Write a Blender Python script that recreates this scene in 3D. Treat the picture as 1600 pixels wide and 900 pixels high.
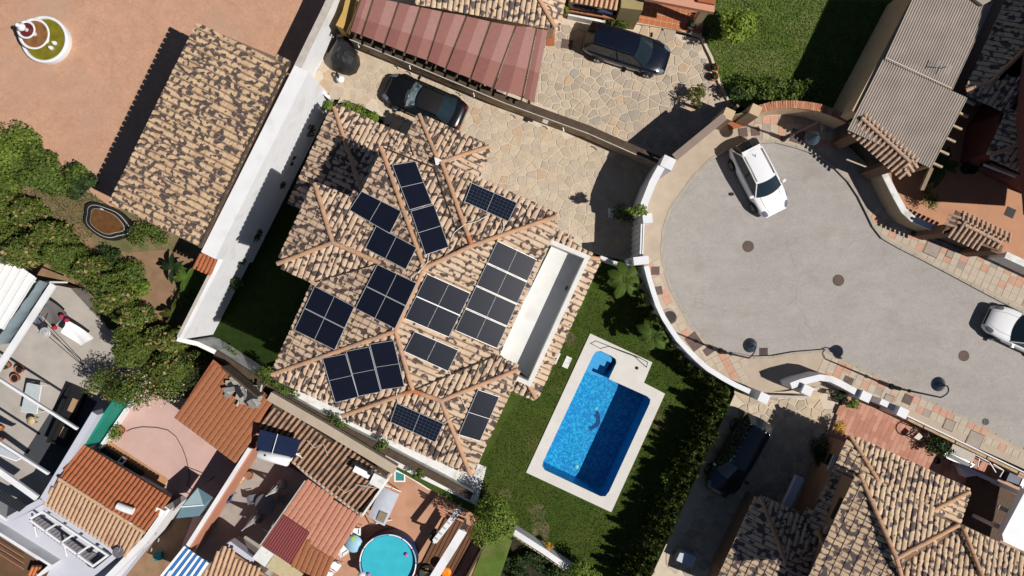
import bpy, math, random
import numpy as np
from mathutils import Vector, Matrix
random.seed(7); RNG = np.random.default_rng(7)
for o in list(bpy.data.objects): bpy.data.objects.remove(o, do_unlink=True)
SC = bpy.context.scene; COL = SC.collection
# ---------------------------------------------------------------- camera, sky, sun, exposure
CAM_H = 40.57; FPX = 1136.0            # camera height above the street (m), focal length in pixels of a 1600 px wide frame
cd = bpy.data.cameras.new("camera"); cam = bpy.data.objects.new("camera", cd); COL.objects.link(cam)
cam.location = (0, 0, CAM_H); cam.rotation_euler = (0, 0, 0)
cd.sensor_width = 36; cd.lens = 36*FPX/1600; cd.clip_start = 0.5; cd.clip_end = 600
SC.camera = cam
SC.render.resolution_x, SC.render.resolution_y = 1024, 576
SUN_EL = math.radians(50.4); SX, SY = 0.931, -0.366   # horizontal direction towards the sun
W = bpy.data.worlds.new("World"); SC.world = W; W.use_nodes = True
wn = W.node_tree.nodes; wl = W.node_tree.links
sky = wn.new("ShaderNodeTexSky"); sky.sky_type = 'NISHITA'; sky.sun_disc = False
sky.sun_elevation = SUN_EL; sky.sun_rotation = math.atan2(SX, SY); sky.altitude = 1500; sky.dust_density = 0.3; sky.air_density = 0.85
wn["Background"].inputs[1].default_value = 0.05
wl.new(sky.outputs[0], wn["Background"].inputs[0])
sd = bpy.data.lights.new("sun", 'SUN'); sun = bpy.data.objects.new("sun", sd); COL.objects.link(sun)
sd.energy = 5.0; sd.angle = math.radians(0.53); sd.color = (1.0, 0.955, 0.89)
sun.rotation_euler = Vector((SX*math.cos(SUN_EL), SY*math.cos(SUN_EL), math.sin(SUN_EL))).to_track_quat('Z', 'Y').to_euler()
sun.location = (60, -25, 80)
SC.view_settings.view_transform = 'Standard'; SC.view_settings.look = 'None'
SC.view_settings.exposure = 0.05; SC.view_settings.gamma = 1.0; SC.view_settings.use_curve_mapping = False
SC.render.engine = 'CYCLES'; SC.cycles.max_bounces = 6; SC.cycles.diffuse_bounces = 2; SC.cycles.transparent_max_bounces = 16
# ---------------------------------------------------------------- helpers
def P(px, py, z=0.0):
    "a point measured in the photograph and its height -> its place in metres"
    k = (CAM_H - z)/FPX
    return Vector(((px-800)*k, (450-py)*k, z))
def PL(pts, z): return [P(x, y, z) for x, y in pts]
A2 = Vector((0.910, -0.415)); B2 = Vector((-0.415, -0.910))   # the two street-grid directions
A3 = Vector((A2.x, A2.y, 0)); B3 = Vector((B2.x, B2.y, 0)); UP = Vector((0, 0, 1))
class MB:
    def __init__(s): s.v = []; s.f = []; s.sm = []
    def add(s, vs, fs, smooth=False):
        n = len(s.v); s.v += [tuple(v) for v in vs]; s.f += [tuple(i+n for i in f) for f in fs]; s.sm += [smooth]*len(fs); return s
    def box(s, c, sx, sy, sz, ax=A3, ay=None):
        "box, bottom centre c, sizes along ax, ay, up"
        ax = Vector(ax).normalized(); ay = Vector((-ax.y, ax.x, 0)) if ay is None else Vector(ay).normalized(); az = ax.cross(ay).normalized()
        if az.z < 0: az = -az
        c = Vector(c); v = []
        for k in (0, 1):
            for i, j in ((-1, -1), (1, -1), (1, 1), (-1, 1)):
                v.append(c + ax*i*sx/2 + ay*j*sy/2 + az*k*sz)
        return s.add(v, [(3, 2, 1, 0), (4, 5, 6, 7), (0, 1, 5, 4), (1, 2, 6, 5), (2, 3, 7, 6), (3, 0, 4, 7)])
    def bar(s, p, q, w, h=None):
        "square bar between two points"
        p, q = Vector(p), Vector(q); h = h or w; d = (q-p).normalized()
        u = d.cross(UP); u = Vector((1, 0, 0)) if u.length < 1e-4 else u.normalized(); n = u.cross(d).normalized()
        v = [e + u*i*w/2 + n*j*h/2 for e in (p, q) for i, j in ((-1, -1), (1, -1), (1, 1), (-1, 1))]
        return s.add(v, [(3, 2, 1, 0), (4, 5, 6, 7), (0, 1, 5, 4), (1, 2, 6, 5), (2, 3, 7, 6), (3, 0, 4, 7)])
    def prism(s, pts, z0, z1, bev=0):
        "flat polygon (list of Vector) extruded from z0 to z1"
        n = len(pts); a = sum(pts[i].x*pts[(i+1) % n].y - pts[(i+1) % n].x*pts[i].y for i in range(n))
        if a < 0: pts = pts[::-1]
        c = sum((Vector((p.x, p.y)) for p in pts), Vector((0, 0)))/n
        rings = [(z0, 0)] + ([(z1-bev, 0), (z1, bev)] if bev else [(z1, 0)])
        v = []
        for z, b in rings:
            for p in pts:
                d = Vector((p.x, p.y)) - c; L = d.length or 1
                k = max(0, 1 - b*1.3/L); v.append((c.x+d.x*k, c.y+d.y*k, z))
        f = [tuple(range(n))[::-1], tuple(range((len(rings)-1)*n, len(rings)*n))]
        for r in range(len(rings)-1):
            for i in range(n):
                j = (i+1) % n; f.append((r*n+i, r*n+j, (r+1)*n+j, (r+1)*n+i))
        return s.add(v, f)
    def poly(s, pts): return s.add(pts, [tuple(range(len(pts)))])
    def tube(s, path, r, n=8, r1=None, cap=True):
        path = [Vector(p) for p in path]; m = len(path); v = []; f = []
        for i, p in enumerate(path):
            d = (path[min(i+1, m-1)] - path[max(i-1, 0)]).normalized()
            u = d.cross(UP); u = Vector((1, 0, 0)) if u.length < 1e-3 else u.normalized(); w = u.cross(d)
            rr = r if r1 is None else r + (r1-r)*i/(m-1)
            if isinstance(r, (list, tuple)): rr = r[i]
            for k in range(n):
                a = 2*math.pi*k/n; v.append(p + u*math.cos(a)*rr + w*math.sin(a)*rr)
        for i in range(m-1):
            for k in range(n):
                l = (k+1) % n; f.append((i*n+k, i*n+l, (i+1)*n+l, (i+1)*n+k))
        s.add(v, f, True)
        if cap: s.add(v[:n], [tuple(range(n))[::-1]]); s.add(v[-n:], [tuple(range(n))])
        return s
    def lathe(s, prof, c, n=24, smooth=True):
        "profile (radius, height) spun about a vertical axis through c"
        c = Vector(c); v = []; f = []
        for r, z in prof:
            for k in range(n):
                a = 2*math.pi*k/n; v.append(c + Vector((math.cos(a)*r, math.sin(a)*r, z)))
        for i in range(len(prof)-1):
            for k in range(n):
                l = (k+1) % n; f.append((i*n+k, i*n+l, (i+1)*n+l, (i+1)*n+k))
        s.add(v, f, smooth)
        if prof[0][0] > 1e-4: s.add(v[:n], [tuple(range(n))[::-1]])
        if prof[-1][0] > 1e-4: s.add(v[-n:], [tuple(range(n))])
        return s
    def ribbon(s, pts, t, z0, z1, close=False, off=0.0):
        "wall along a polyline of Vectors, thickness t (centred, shifted sideways by off)"
        n = len(pts); L = []; R = []
        for i, p in enumerate(pts):
            if close: a, b = pts[i-1], pts[(i+1) % n]
            else: a, b = pts[max(i-1, 0)], pts[min(i+1, n-1)]
            d1 = Vector((p.x-a.x, p.y-a.y)); d2 = Vector((b.x-p.x, b.y-p.y))
            d1 = d1.normalized() if d1.length > 1e-6 else d2.normalized(); d2 = d2.normalized() if d2.length > 1e-6 else d1
            m = (d1+d2).normalized(); nn = Vector((-m.y, m.x)); k = 1/max(0.5, abs(m.dot(d1)))
            L.append(Vector((p.x, p.y)) + nn*(off+t/2)*k); R.append(Vector((p.x, p.y)) + nn*(off-t/2)*k)
        zz1 = z1 if isinstance(z1, (list, tuple)) else [z1]*n
        v = []
        for i in range(n):
            v += [(R[i].x, R[i].y, z0), (L[i].x, L[i].y, z0), (L[i].x, L[i].y, zz1[i]), (R[i].x, R[i].y, zz1[i])]
        f = []
        for i in range(n if close else n-1):
            a = 4*i; b = 4*((i+1) % n)
            f += [(a+1, b+1, b+2, a+2), (b, a, a+3, b+3), (a+3, a+2, b+2, b+3), (a, b, b+1, a+1)]
        if not close: f += [(0, 1, 2, 3), (4*n-1, 4*n-2, 4*n-3, 4*n-4)]
        return s.add(v, f)
    def mesh(s, name):
        me = bpy.data.meshes.new(name); me.from_pydata(s.v, [], s.f)
        if any(s.sm): me.polygons.foreach_set("use_smooth", s.sm)
        me.update(); return me
ORG = {}
def tag(o, label=None, cat=None, group=None, kind=None):
    if label: o["label"] = label
    if cat: o["category"] = cat
    if group: o["group"] = group
    if kind: o["kind"] = kind
    return o
def thing(name, label, cat, at, group=None):
    o = bpy.data.objects.new(name, None); COL.objects.link(o); o.location = at; o.empty_display_size = 0.2
    ORG[o.name] = Vector(at); return tag(o, label, cat, group, 'thing')
def obj(name, mb, m, parent=None, label=None, mat=None, kind=None):
    me = mb.mesh(name) if isinstance(mb, MB) else mb
    o = bpy.data.objects.new(name, me); COL.objects.link(o)
    if m is not None and not me.materials: me.materials.append(m)
    if parent is not None:
        o.parent = parent
        if o.parent.name in ORG: o.matrix_parent_inverse = Matrix.Translation(-ORG[parent.name])
    if mat is not None: o.matrix_basis = mat
    if label: o["label"] = label
    if kind: o["kind"] = kind
    return o
def single(name, mb, m, label, cat, group=None): return tag(obj(name, mb, m), label, cat, group, 'thing')
def struct(name, mb, m): return tag(obj(name, mb, m), kind="structure")
# ---------------------------------------------------------------- materials
def mat(name, col, rough=0.8, var=0.12, scale=3.0, bump=0.0, bscale=40.0, spots=None, met=0.0, spec=0.3, fine=0.0, hue=None, coat=0.0):
    """plain procedural surface: base colour with soft noise variation; spots=(colour, scale, threshold, softness);
    hue=(second colour, scale) mixes another tone in patches; fine = small grain"""
    m = bpy.data.materials.new(name); m.use_nodes = True; nt = m.node_tree; N = nt.nodes; L = nt.links
    b = N["Principled BSDF"]; b.inputs["Roughness"].default_value = rough; b.inputs["Metallic"].default_value = met
    b.inputs["Specular IOR Level"].default_value = spec; b.inputs["Coat Weight"].default_value = coat; b.inputs["Coat Roughness"].default_value = 0.05
    geo = N.new("ShaderNodeNewGeometry"); pos = geo.outputs["Position"]
    def noise(sc, det=4, rg=0.6):
        n = N.new("ShaderNodeTexNoise"); n.inputs["Scale"].default_value = sc; n.inputs["Detail"].default_value = det; n.inputs["Roughness"].default_value = rg
        L.new(pos, n.inputs["Vector"]); return n.outputs["Fac"]
    def mapr(x, a, c, t0, t1):
        r = N.new("ShaderNodeMapRange"); L.new(x, r.inputs[0]); r.inputs[1].default_value = a; r.inputs[2].default_value = c; r.inputs[3].default_value = t0; r.inputs[4].default_value = t1; return r.outputs[0]
    def mix(f, a, c, typ='MIX'):
        x = N.new("ShaderNodeMix"); x.data_type = 'RGBA'; x.blend_type = typ
        for s, v in ((0, f), (6, a), (7, c)):
            if isinstance(v, (int, float)): x.inputs[s].default_value = v
            elif isinstance(v, tuple): x.inputs[s].default_value = (*v, 1)
            else: L.new(v, x.inputs[s])
        return x.outputs[2]
    c = (*col,)
    if hue: c = mix(mapr(noise(hue[1], 5), 0.42, 0.6, 0, 1), c, tuple(hue[0]))
    if var:
        vv = mapr(noise(scale, 6), 0.25, 0.75, 1-var, 1+var)
        hv = N.new("ShaderNodeHueSaturation"); L.new(vv, hv.inputs["Value"])
        if isinstance(c, tuple): hv.inputs["Color"].default_value = (*c, 1)
        else: L.new(c, hv.inputs["Color"])
        c = hv.outputs[0]
    if fine:
        hv = N.new("ShaderNodeHueSaturation"); L.new(mapr(noise(26, 3, 0.75), 0.25, 0.75, 1-fine, 1+fine), hv.inputs["Value"])
        if isinstance(c, tuple): hv.inputs["Color"].default_value = (*c, 1)
        else: L.new(c, hv.inputs["Color"])
        c = hv.outputs[0]
    if spots:
        c = mix(mapr(noise(spots[1], 0.7, 0.5), spots[2], spots[2]+spots[3], 0, spots[4] if len(spots) > 4 else 1), c, tuple(spots[0]))
    if isinstance(c, tuple): b.inputs["Base Color"].default_value = (*c, 1)
    else: L.new(c, b.inputs["Base Color"])
    if bump:
        bp = N.new("ShaderNodeBump"); bp.inputs["Strength"].default_value = bump; bp.inputs["Distance"].default_value = 0.05
        L.new(noise(bscale, 4), bp.inputs["Height"]); L.new(bp.outputs[0], b.inputs["Normal"])
    return m
def srgb(r, g, b, k=1.0):
    f = lambda x: ((x/255)/12.92 if x <= 10 else ((x/255+0.055)/1.055)**2.4)*k
    return (f(r), f(g), f(b))
M = {}
M['asphalt'] = mat('asphalt', (0.345, 0.312, 0.283), 0.92, 0.10, 1.1, 0.3, 50, fine=0.2, hue=((0.305, 0.28, 0.26), 0.35), spots=((0.26, 0.235, 0.212), 0.8, 0.56, 0.16, 0.4))
M['concrete'] = mat('concrete', (0.40, 0.325, 0.25), 0.9, 0.12, 1.2, 0.15, 40, fine=0.06)
M['kerb'] = mat('kerb_concrete', (0.34, 0.30, 0.25), 0.9, 0.15, 2.0, 0.2, 40, fine=0.1)
M['paver_cream'] = mat('paver_cream', (0.43, 0.36, 0.28), 0.9, 0.14, 2.5, 0.2, 60, fine=0.08)
M['paver_pink'] = mat('paver_pink', (0.47, 0.27, 0.19), 0.9, 0.14, 2.5, 0.2, 60, fine=0.08)
M['paver_grey'] = mat('paver_greyish', (0.31, 0.26, 0.22), 0.9, 0.14, 2.5, 0.2, 60, fine=0.08)
M['joint'] = mat('mortar_joint', (0.53, 0.45, 0.35), 0.95, 0.12, 3)
M['joint2'] = mat('paver_bed', (0.19, 0.16, 0.13), 0.95, 0.12, 3)
for i, c in enumerate([(0.47, 0.372, 0.265), (0.41, 0.33, 0.245), (0.36, 0.297, 0.228), (0.49, 0.40, 0.295), (0.325, 0.28, 0.232), (0.45, 0.33, 0.22), (0.28, 0.255, 0.228), (0.44, 0.36, 0.275)]):
    M['stone%d' % i] = mat('flagstone_tone_%d' % i, c, 0.85, 0.16, 3.0, 0.3, 30, fine=0.06)
M['iron'] = mat('cast_iron_cover', (0.115, 0.078, 0.068), 0.75, 0.2, 4, 0.5, 30)
M['white_wall'] = mat('white_wall_paint', (0.675, 0.675, 0.69), 0.85, 0.06, 1.2, 0.1, 20, spots=((0.52, 0.50, 0.47), 1.1, 0.60, 0.12, 0.4))
M['white_dirty'] = mat('weathered_white_paint', (0.66, 0.65, 0.63), 0.85, 0.14, 1.5, 0.15, 20, spots=((0.34, 0.31, 0.27), 1.6, 0.60, 0.12, 0.6))
M['coping'] = mat('grey_coping', (0.43, 0.39, 0.35), 0.9, 0.16, 3, 0.2, 30)
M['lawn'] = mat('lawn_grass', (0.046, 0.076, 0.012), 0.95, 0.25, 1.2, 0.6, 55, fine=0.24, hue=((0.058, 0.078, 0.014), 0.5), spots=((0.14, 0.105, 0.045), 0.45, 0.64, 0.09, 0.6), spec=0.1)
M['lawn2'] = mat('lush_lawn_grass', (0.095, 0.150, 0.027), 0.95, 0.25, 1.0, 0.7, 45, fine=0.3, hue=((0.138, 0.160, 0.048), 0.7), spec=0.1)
M['soil'] = mat('bare_soil', (0.235, 0.145, 0.085), 0.95, 0.22, 1.5, 0.4, 25, fine=0.12)
M['drygrass'] = mat('dry_grass', (0.135, 0.13, 0.055), 0.95, 0.25, 1.5, 0.7, 40, fine=0.25, hue=((0.23, 0.155, 0.09), 0.5))
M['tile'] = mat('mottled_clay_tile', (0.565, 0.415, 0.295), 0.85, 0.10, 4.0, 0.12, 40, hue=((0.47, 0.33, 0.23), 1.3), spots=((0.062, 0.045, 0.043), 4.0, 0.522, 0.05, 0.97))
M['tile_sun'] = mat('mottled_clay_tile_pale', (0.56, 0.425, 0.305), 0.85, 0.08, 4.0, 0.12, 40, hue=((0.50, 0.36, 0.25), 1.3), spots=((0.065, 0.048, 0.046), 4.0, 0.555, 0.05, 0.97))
M['tile_tan'] = mat('mottled_clay_tile_tan', (0.525, 0.37, 0.232), 0.85, 0.10, 4.0, 0.12, 40, hue=((0.43, 0.29, 0.175), 1.3), spots=((0.062, 0.048, 0.050), 4.2, 0.508, 0.06, 0.97))
M['tile_yel'] = mat('mottled_clay_tile_straw', (0.60, 0.445, 0.30), 0.85, 0.10, 4.0, 0.12, 40, hue=((0.50, 0.36, 0.24), 1.3), spots=((0.085, 0.067, 0.075), 3.6, 0.53, 0.06, 0.95))
M['deck'] = mat('roof_under_tiles', (0.16, 0.11, 0.08), 0.9, 0.2, 3)
M['ridge'] = mat('ridge_clay', (0.46, 0.265, 0.155), 0.85, 0.12, 3, 0.1, 30, spots=((0.36, 0.235, 0.17), 1.7, 0.5, 0.15, 0.8))
M['ridge_red'] = mat('ridge_clay_red', (0.47, 0.16, 0.065), 0.8, 0.1, 3)
M['terra'] = mat('terracotta_tile', (0.325, 0.105, 0.045), 0.8, 0.14, 3, 0.1, 30, fine=0.05)
M['terra_pale'] = mat('terracotta_tile_faded', (0.50, 0.32, 0.20), 0.85, 0.14, 4, 0.1, 30, spots=((0.40, 0.20, 0.12), 1.2, 0.58, 0.1, 0.6))
M['terra_old'] = mat('old_brown_tile', (0.36, 0.215, 0.14), 0.9, 0.24, 5, 0.2, 30, spots=((0.16, 0.105, 0.08), 2.0, 0.56, 0.12, 0.7))
M['terra_panel'] = mat('terracotta_panel', (0.45, 0.20, 0.13), 0.75, 0.10, 2.5, 0.05, 30)
M['terra_panel2'] = mat('terracotta_panel_orange', (0.30, 0.115, 0.052), 0.75, 0.10, 2.5, 0.05, 30)
M['maroon'] = mat('maroon_sheet', (0.185, 0.042, 0.042), 0.6, 0.1, 2)
M['panel'] = mat('photovoltaic_cell', (0.0075, 0.009, 0.016), 0.16, 0.1, 3, spec=0.5)
M['alu'] = mat('anodised_aluminium', (0.50, 0.50, 0.51), 0.45, 0.05, 2, met=0.3)
M['black'] = mat('black_rubber', (0.012, 0.012, 0.013), 0.6, 0.1, 3)
M['steel'] = mat('dark_painted_steel', (0.02, 0.022, 0.026), 0.45, 0.1, 3)
M['white_plastic'] = mat('white_plastic', (0.78, 0.78, 0.78), 0.5, 0.04, 3)
M['cable'] = mat('pale_cable_sleeve', (0.58, 0.52, 0.44), 0.7, 0.08, 3)

def layered(name, col, layers, cracks=None, rough=0.92, bump=0.3, patch=None):
    """ground surface: colour times several noise layers (scale, amount, stretch along the street);
    cracks=(scale, width, depth, mask threshold): thin dark joints of an irregular net"""
    m = bpy.data.materials.new(name); m.use_nodes = True; nt = m.node_tree; N = nt.nodes; L = nt.links; b = N["Principled BSDF"]; b.inputs["Roughness"].default_value = rough; b.inputs["Specular IOR Level"].default_value = 0.2
    geo = N.new("ShaderNodeNewGeometry"); val = None
    def math_(op, a, c):
        n = N.new("ShaderNodeMath"); n.operation = op
        for i, v in enumerate((a, c)):
            if isinstance(v, (int, float)): n.inputs[i].default_value = v
            else: L.new(v, n.inputs[i])
        return n.outputs[0]
    def coords(st):
        mp = N.new("ShaderNodeMapping"); mp.inputs["Rotation"].default_value = (0, 0, 0.428); mp.inputs["Scale"].default_value = (1/st, 1, 1); L.new(geo.outputs["Position"], mp.inputs["Vector"]); return mp.outputs[0]
    for sc, am, st in layers:
        n = N.new("ShaderNodeTexNoise"); n.inputs["Scale"].default_value = sc; n.inputs["Detail"].default_value = 4; n.inputs["Roughness"].default_value = 0.65; L.new(coords(st), n.inputs["Vector"])
        r = N.new("ShaderNodeMapRange"); L.new(n.outputs["Fac"], r.inputs[0]); r.inputs[1].default_value = 0.3; r.inputs[2].default_value = 0.7; r.inputs[3].default_value = 1-am; r.inputs[4].default_value = 1+am
        val = r.outputs[0] if val is None else math_('MULTIPLY', val, r.outputs[0])
    if cracks:
        sc, wd, dp, th = cracks; wn_ = N.new("ShaderNodeTexNoise"); wn_.inputs["Scale"].default_value = sc*2.2; wn_.inputs["Detail"].default_value = 4; L.new(geo.outputs["Position"], wn_.inputs["Vector"])
        mx = N.new("ShaderNodeMix"); mx.data_type = 'RGBA'; mx.inputs[0].default_value = 0.25/sc if sc > 1 else 0.3; L.new(geo.outputs["Position"], mx.inputs[6]); L.new(wn_.outputs["Color"], mx.inputs[7])
        v = N.new("ShaderNodeTexVoronoi"); v.feature = 'DISTANCE_TO_EDGE'; v.inputs["Scale"].default_value = sc; L.new(mx.outputs[2], v.inputs["Vector"])
        r = N.new("ShaderNodeMapRange"); L.new(v.outputs["Distance"], r.inputs[0]); r.inputs[1].default_value = 0; r.inputs[2].default_value = wd*sc; r.inputs[3].default_value = dp; r.inputs[4].default_value = 0
        k = N.new("ShaderNodeTexNoise"); k.inputs["Scale"].default_value = 0.35; k.inputs["Detail"].default_value = 2; L.new(geo.outputs["Position"], k.inputs["Vector"])
        r2 = N.new("ShaderNodeMapRange"); L.new(k.outputs["Fac"], r2.inputs[0]); r2.inputs[1].default_value = th; r2.inputs[2].default_value = th+0.12
        val = math_('MULTIPLY', val, math_('SUBTRACT', 1.0, math_('MULTIPLY', r.outputs[0], r2.outputs[0])))
    hv = N.new("ShaderNodeHueSaturation"); L.new(val, hv.inputs["Value"]); hv.inputs["Color"].default_value = (*col, 1); out = hv.outputs[0]
    if patch:
        n = N.new("ShaderNodeTexNoise"); n.inputs["Scale"].default_value = patch[1]; n.inputs["Detail"].default_value = 4; L.new(geo.outputs["Position"], n.inputs["Vector"]); r = N.new("ShaderNodeMapRange"); L.new(n.outputs["Fac"], r.inputs[0]); r.inputs[1].default_value = patch[2]; r.inputs[2].default_value = patch[2]+0.15; r.inputs[4].default_value = patch[3]
        x = N.new("ShaderNodeMix"); x.data_type = 'RGBA'; L.new(r.outputs[0], x.inputs[0]); L.new(out, x.inputs[6]); x.inputs[7].default_value = (*patch[0], 1); out = x.outputs[2]
    L.new(out, b.inputs["Base Color"])
    if bump:
        bp = N.new("ShaderNodeBump"); bp.inputs["Strength"].default_value = bump; bp.inputs["Distance"].default_value = 0.03; L.new(val, bp.inputs["Height"]); L.new(bp.outputs[0], b.inputs["Normal"])
    return m
M['asphalt'] = layered('worn_asphalt', (0.322, 0.298, 0.276), [(0.22, 0.05, 1), (0.9, 0.06, 3.5), (3.0, 0.06, 1.6), (11, 0.10, 1), (34, 0.16, 1)], cracks=(0.42, 0.020, 0.15, 0.50), patch=((0.255, 0.225, 0.20), 0.5, 0.60, 0.5))
# ---------------------------------------------------------------- geometry tools
def inside(p, poly):
    x, y = p; r = False; n = len(poly)
    for i in range(n):
        x0, y0 = poly[i]; x1, y1 = poly[i-1]
        if (y0 > y) != (y1 > y) and x < (x1-x0)*(y-y0)/(y1-y0) + x0: r = not r
    return r
def edge_dist(p, poly):
    d = 1e9; n = len(poly); px, py = p
    for i in range(n):
        x0, y0 = poly[i-1]; x1, y1 = poly[i]; dx, dy = x1-x0, y1-y0; L = dx*dx+dy*dy or 1e-9
        t = min(1, max(0, ((px-x0)*dx+(py-y0)*dy)/L)); d = min(d, math.hypot(px-x0-t*dx, py-y0-t*dy))
    return d
def clip_half(poly, m, nrm):
    "keep the side of polygon where (p-m).nrm <= 0"
    out = []
    for i in range(len(poly)):
        a, b = poly[i-1], poly[i]; da = (a[0]-m[0])*nrm[0]+(a[1]-m[1])*nrm[1]; db = (b[0]-m[0])*nrm[0]+(b[1]-m[1])*nrm[1]
        if (da <= 0) != (db <= 0):
            t = da/(da-db); out.append((a[0]+(b[0]-a[0])*t, a[1]+(b[1]-a[1])*t))
        if db <= 0: out.append(b)
    return out
def inset(poly, d):
    n = len(poly); a = sum(poly[i-1][0]*poly[i][1]-poly[i][0]*poly[i-1][1] for i in range(n))
    if a < 0: poly = poly[::-1]
    out = list(poly)
    for i in range(n):
        p, q = poly[i-1], poly[i]; dx, dy = q[0]-p[0], q[1]-p[1]; L = math.hypot(dx, dy)
        if L < 1e-6: continue
        nx, ny = dy/L, -dx/L
        out = clip_half(out, (p[0]-nx*d, p[1]-ny*d), (nx, ny))
        if len(out) < 3: return []
    return out
def flagstones(parent, polyW, z, size, mats, rng, gap=0.035, thick=0.05, limit=300, keep=None):
    "crazy paving: irregular slabs with mortar joints; polyW = outline (x, y) in metres"
    xs = [p[0] for p in polyW]; ys = [p[1] for p in polyW]
    pts = []; tries = 0; area = (max(xs)-min(xs))*(max(ys)-min(ys))
    while tries < area/size**2*14:
        tries += 1
        p = (rng.uniform(min(xs)-0.2, max(xs)+0.2), rng.uniform(min(ys)-0.2, max(ys)+0.2))
        if not inside(p, polyW): continue
        r = size*(0.62+0.3*rng.random())
        if all((p[0]-q[0])**2+(p[1]-q[1])**2 > r*r for q in pts): pts.append(p)
    arr = np.array(pts); cells = []
    for i, p in enumerate(pts):
        d = np.hypot(arr[:, 0]-p[0], arr[:, 1]-p[1]); near = np.argsort(d)[1:16]
        c = [(p[0]-size*1.1, p[1]-size*1.1), (p[0]+size*1.1, p[1]-size*1.1), (p[0]+size*1.1, p[1]+size*1.1), (p[0]-size*1.1, p[1]+size*1.1)]
        for j in near:
            q = pts[j]; m = ((p[0]+q[0])/2, (p[1]+q[1])/2); c = clip_half(c, m, (q[0]-p[0], q[1]-p[1]))
            if len(c) < 3: break
        if len(c) < 3: continue
        # keep inside the outline (approximate for non convex outlines)
        if sum(inside(v, polyW) for v in c) < len(c)-1 and edge_dist(p, polyW) < size*0.3: continue
        c = inset(c, gap*(0.35+0.5*rng.random()))
        if len(c) < 3: continue
        cells.append((p, c))
    if keep: cells = [x for x in cells if keep(x[0])]
    cells.sort(key=lambda x: (x[0][0]**2+x[0][1]**2)); n = 0; rest = {}
    for p, c in cells:
        m = mats[int(rng.integers(len(mats)))]
        if n < limit:
            mb = MB().prism([Vector((x, y, 0)) for x, y in c], z-0.02, z+thick*(0.35+0.3*rng.random()), bev=0.012)
            obj('paving_stone', mb, m, parent); n += 1
        else: rest.setdefault(m.name, (m, MB()))[1].prism([Vector((x, y, 0)) for x, y in c], z-0.02, z+thick*0.5)
    for m, mb in rest.values(): obj('paving_stones', mb, m, parent, kind='stuff')
TILE_CACHE = {}
def tile_mesh(w, L, bh, m, flat=False, seg=6):
    key = (round(w, 3), round(L, 3), round(bh, 3), m.name)
    if key in TILE_CACHE: return TILE_CACHE[key]
    v = []; f = []
    for e, (y, k) in enumerate(((-L/2, 0.86), (L/2, 1.0))):
        for i in range(seg+1):
            a = math.pi*(1-i/seg)
            v.append((math.cos(a)*w/2*k, y, math.sin(a)*bh*k + (0.0 if e == 0 else 0.012)))
    for i in range(seg): f.append((i, i+1, seg+1+i+1, seg+1+i))
    sm = [True]*seg
    n = len(v)   # front lip: a short drop with vertices of its own
    v += [p for p in v[seg+1:2*seg+2]] + [(x*0.97, L/2, z-0.035) for x, y, z in v[seg+1:2*seg+2]]
    for i in range(seg): f.append((n+i, n+i+1, n+seg+1+i+1, n+seg+1+i)); sm.append(False)
    me = bpy.data.meshes.new('roof_tile'); me.from_pydata(v, [], [q[::-1] for q in f]); me.polygons.foreach_set("use_smooth", sm); me.update()
    me.materials.append(m); TILE_CACHE[key] = me; return me
DIRS = {'+a': A3, '-a': -A3, '+b': B3, '-b': -B3}
def fit_plane(pts):
    a = np.array([[p.x, p.y, 1] for p in pts]); z = np.array([p.z for p in pts])
    s, *_ = np.linalg.lstsq(a, z, rcond=None); return s
PLANES = {}
def RP(key, px, py, lift=0.15):
    "the point of a roof plane (raised by lift) seen at a photo position"
    sx, sy, s0 = PLANES[key]; s0 = s0 + lift; dx, dy = (px-800)/FPX, (450-py)/FPX; k = sx*dx+sy*dy
    return P(px, py, (k*CAM_H+s0)/(1+k))
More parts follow.
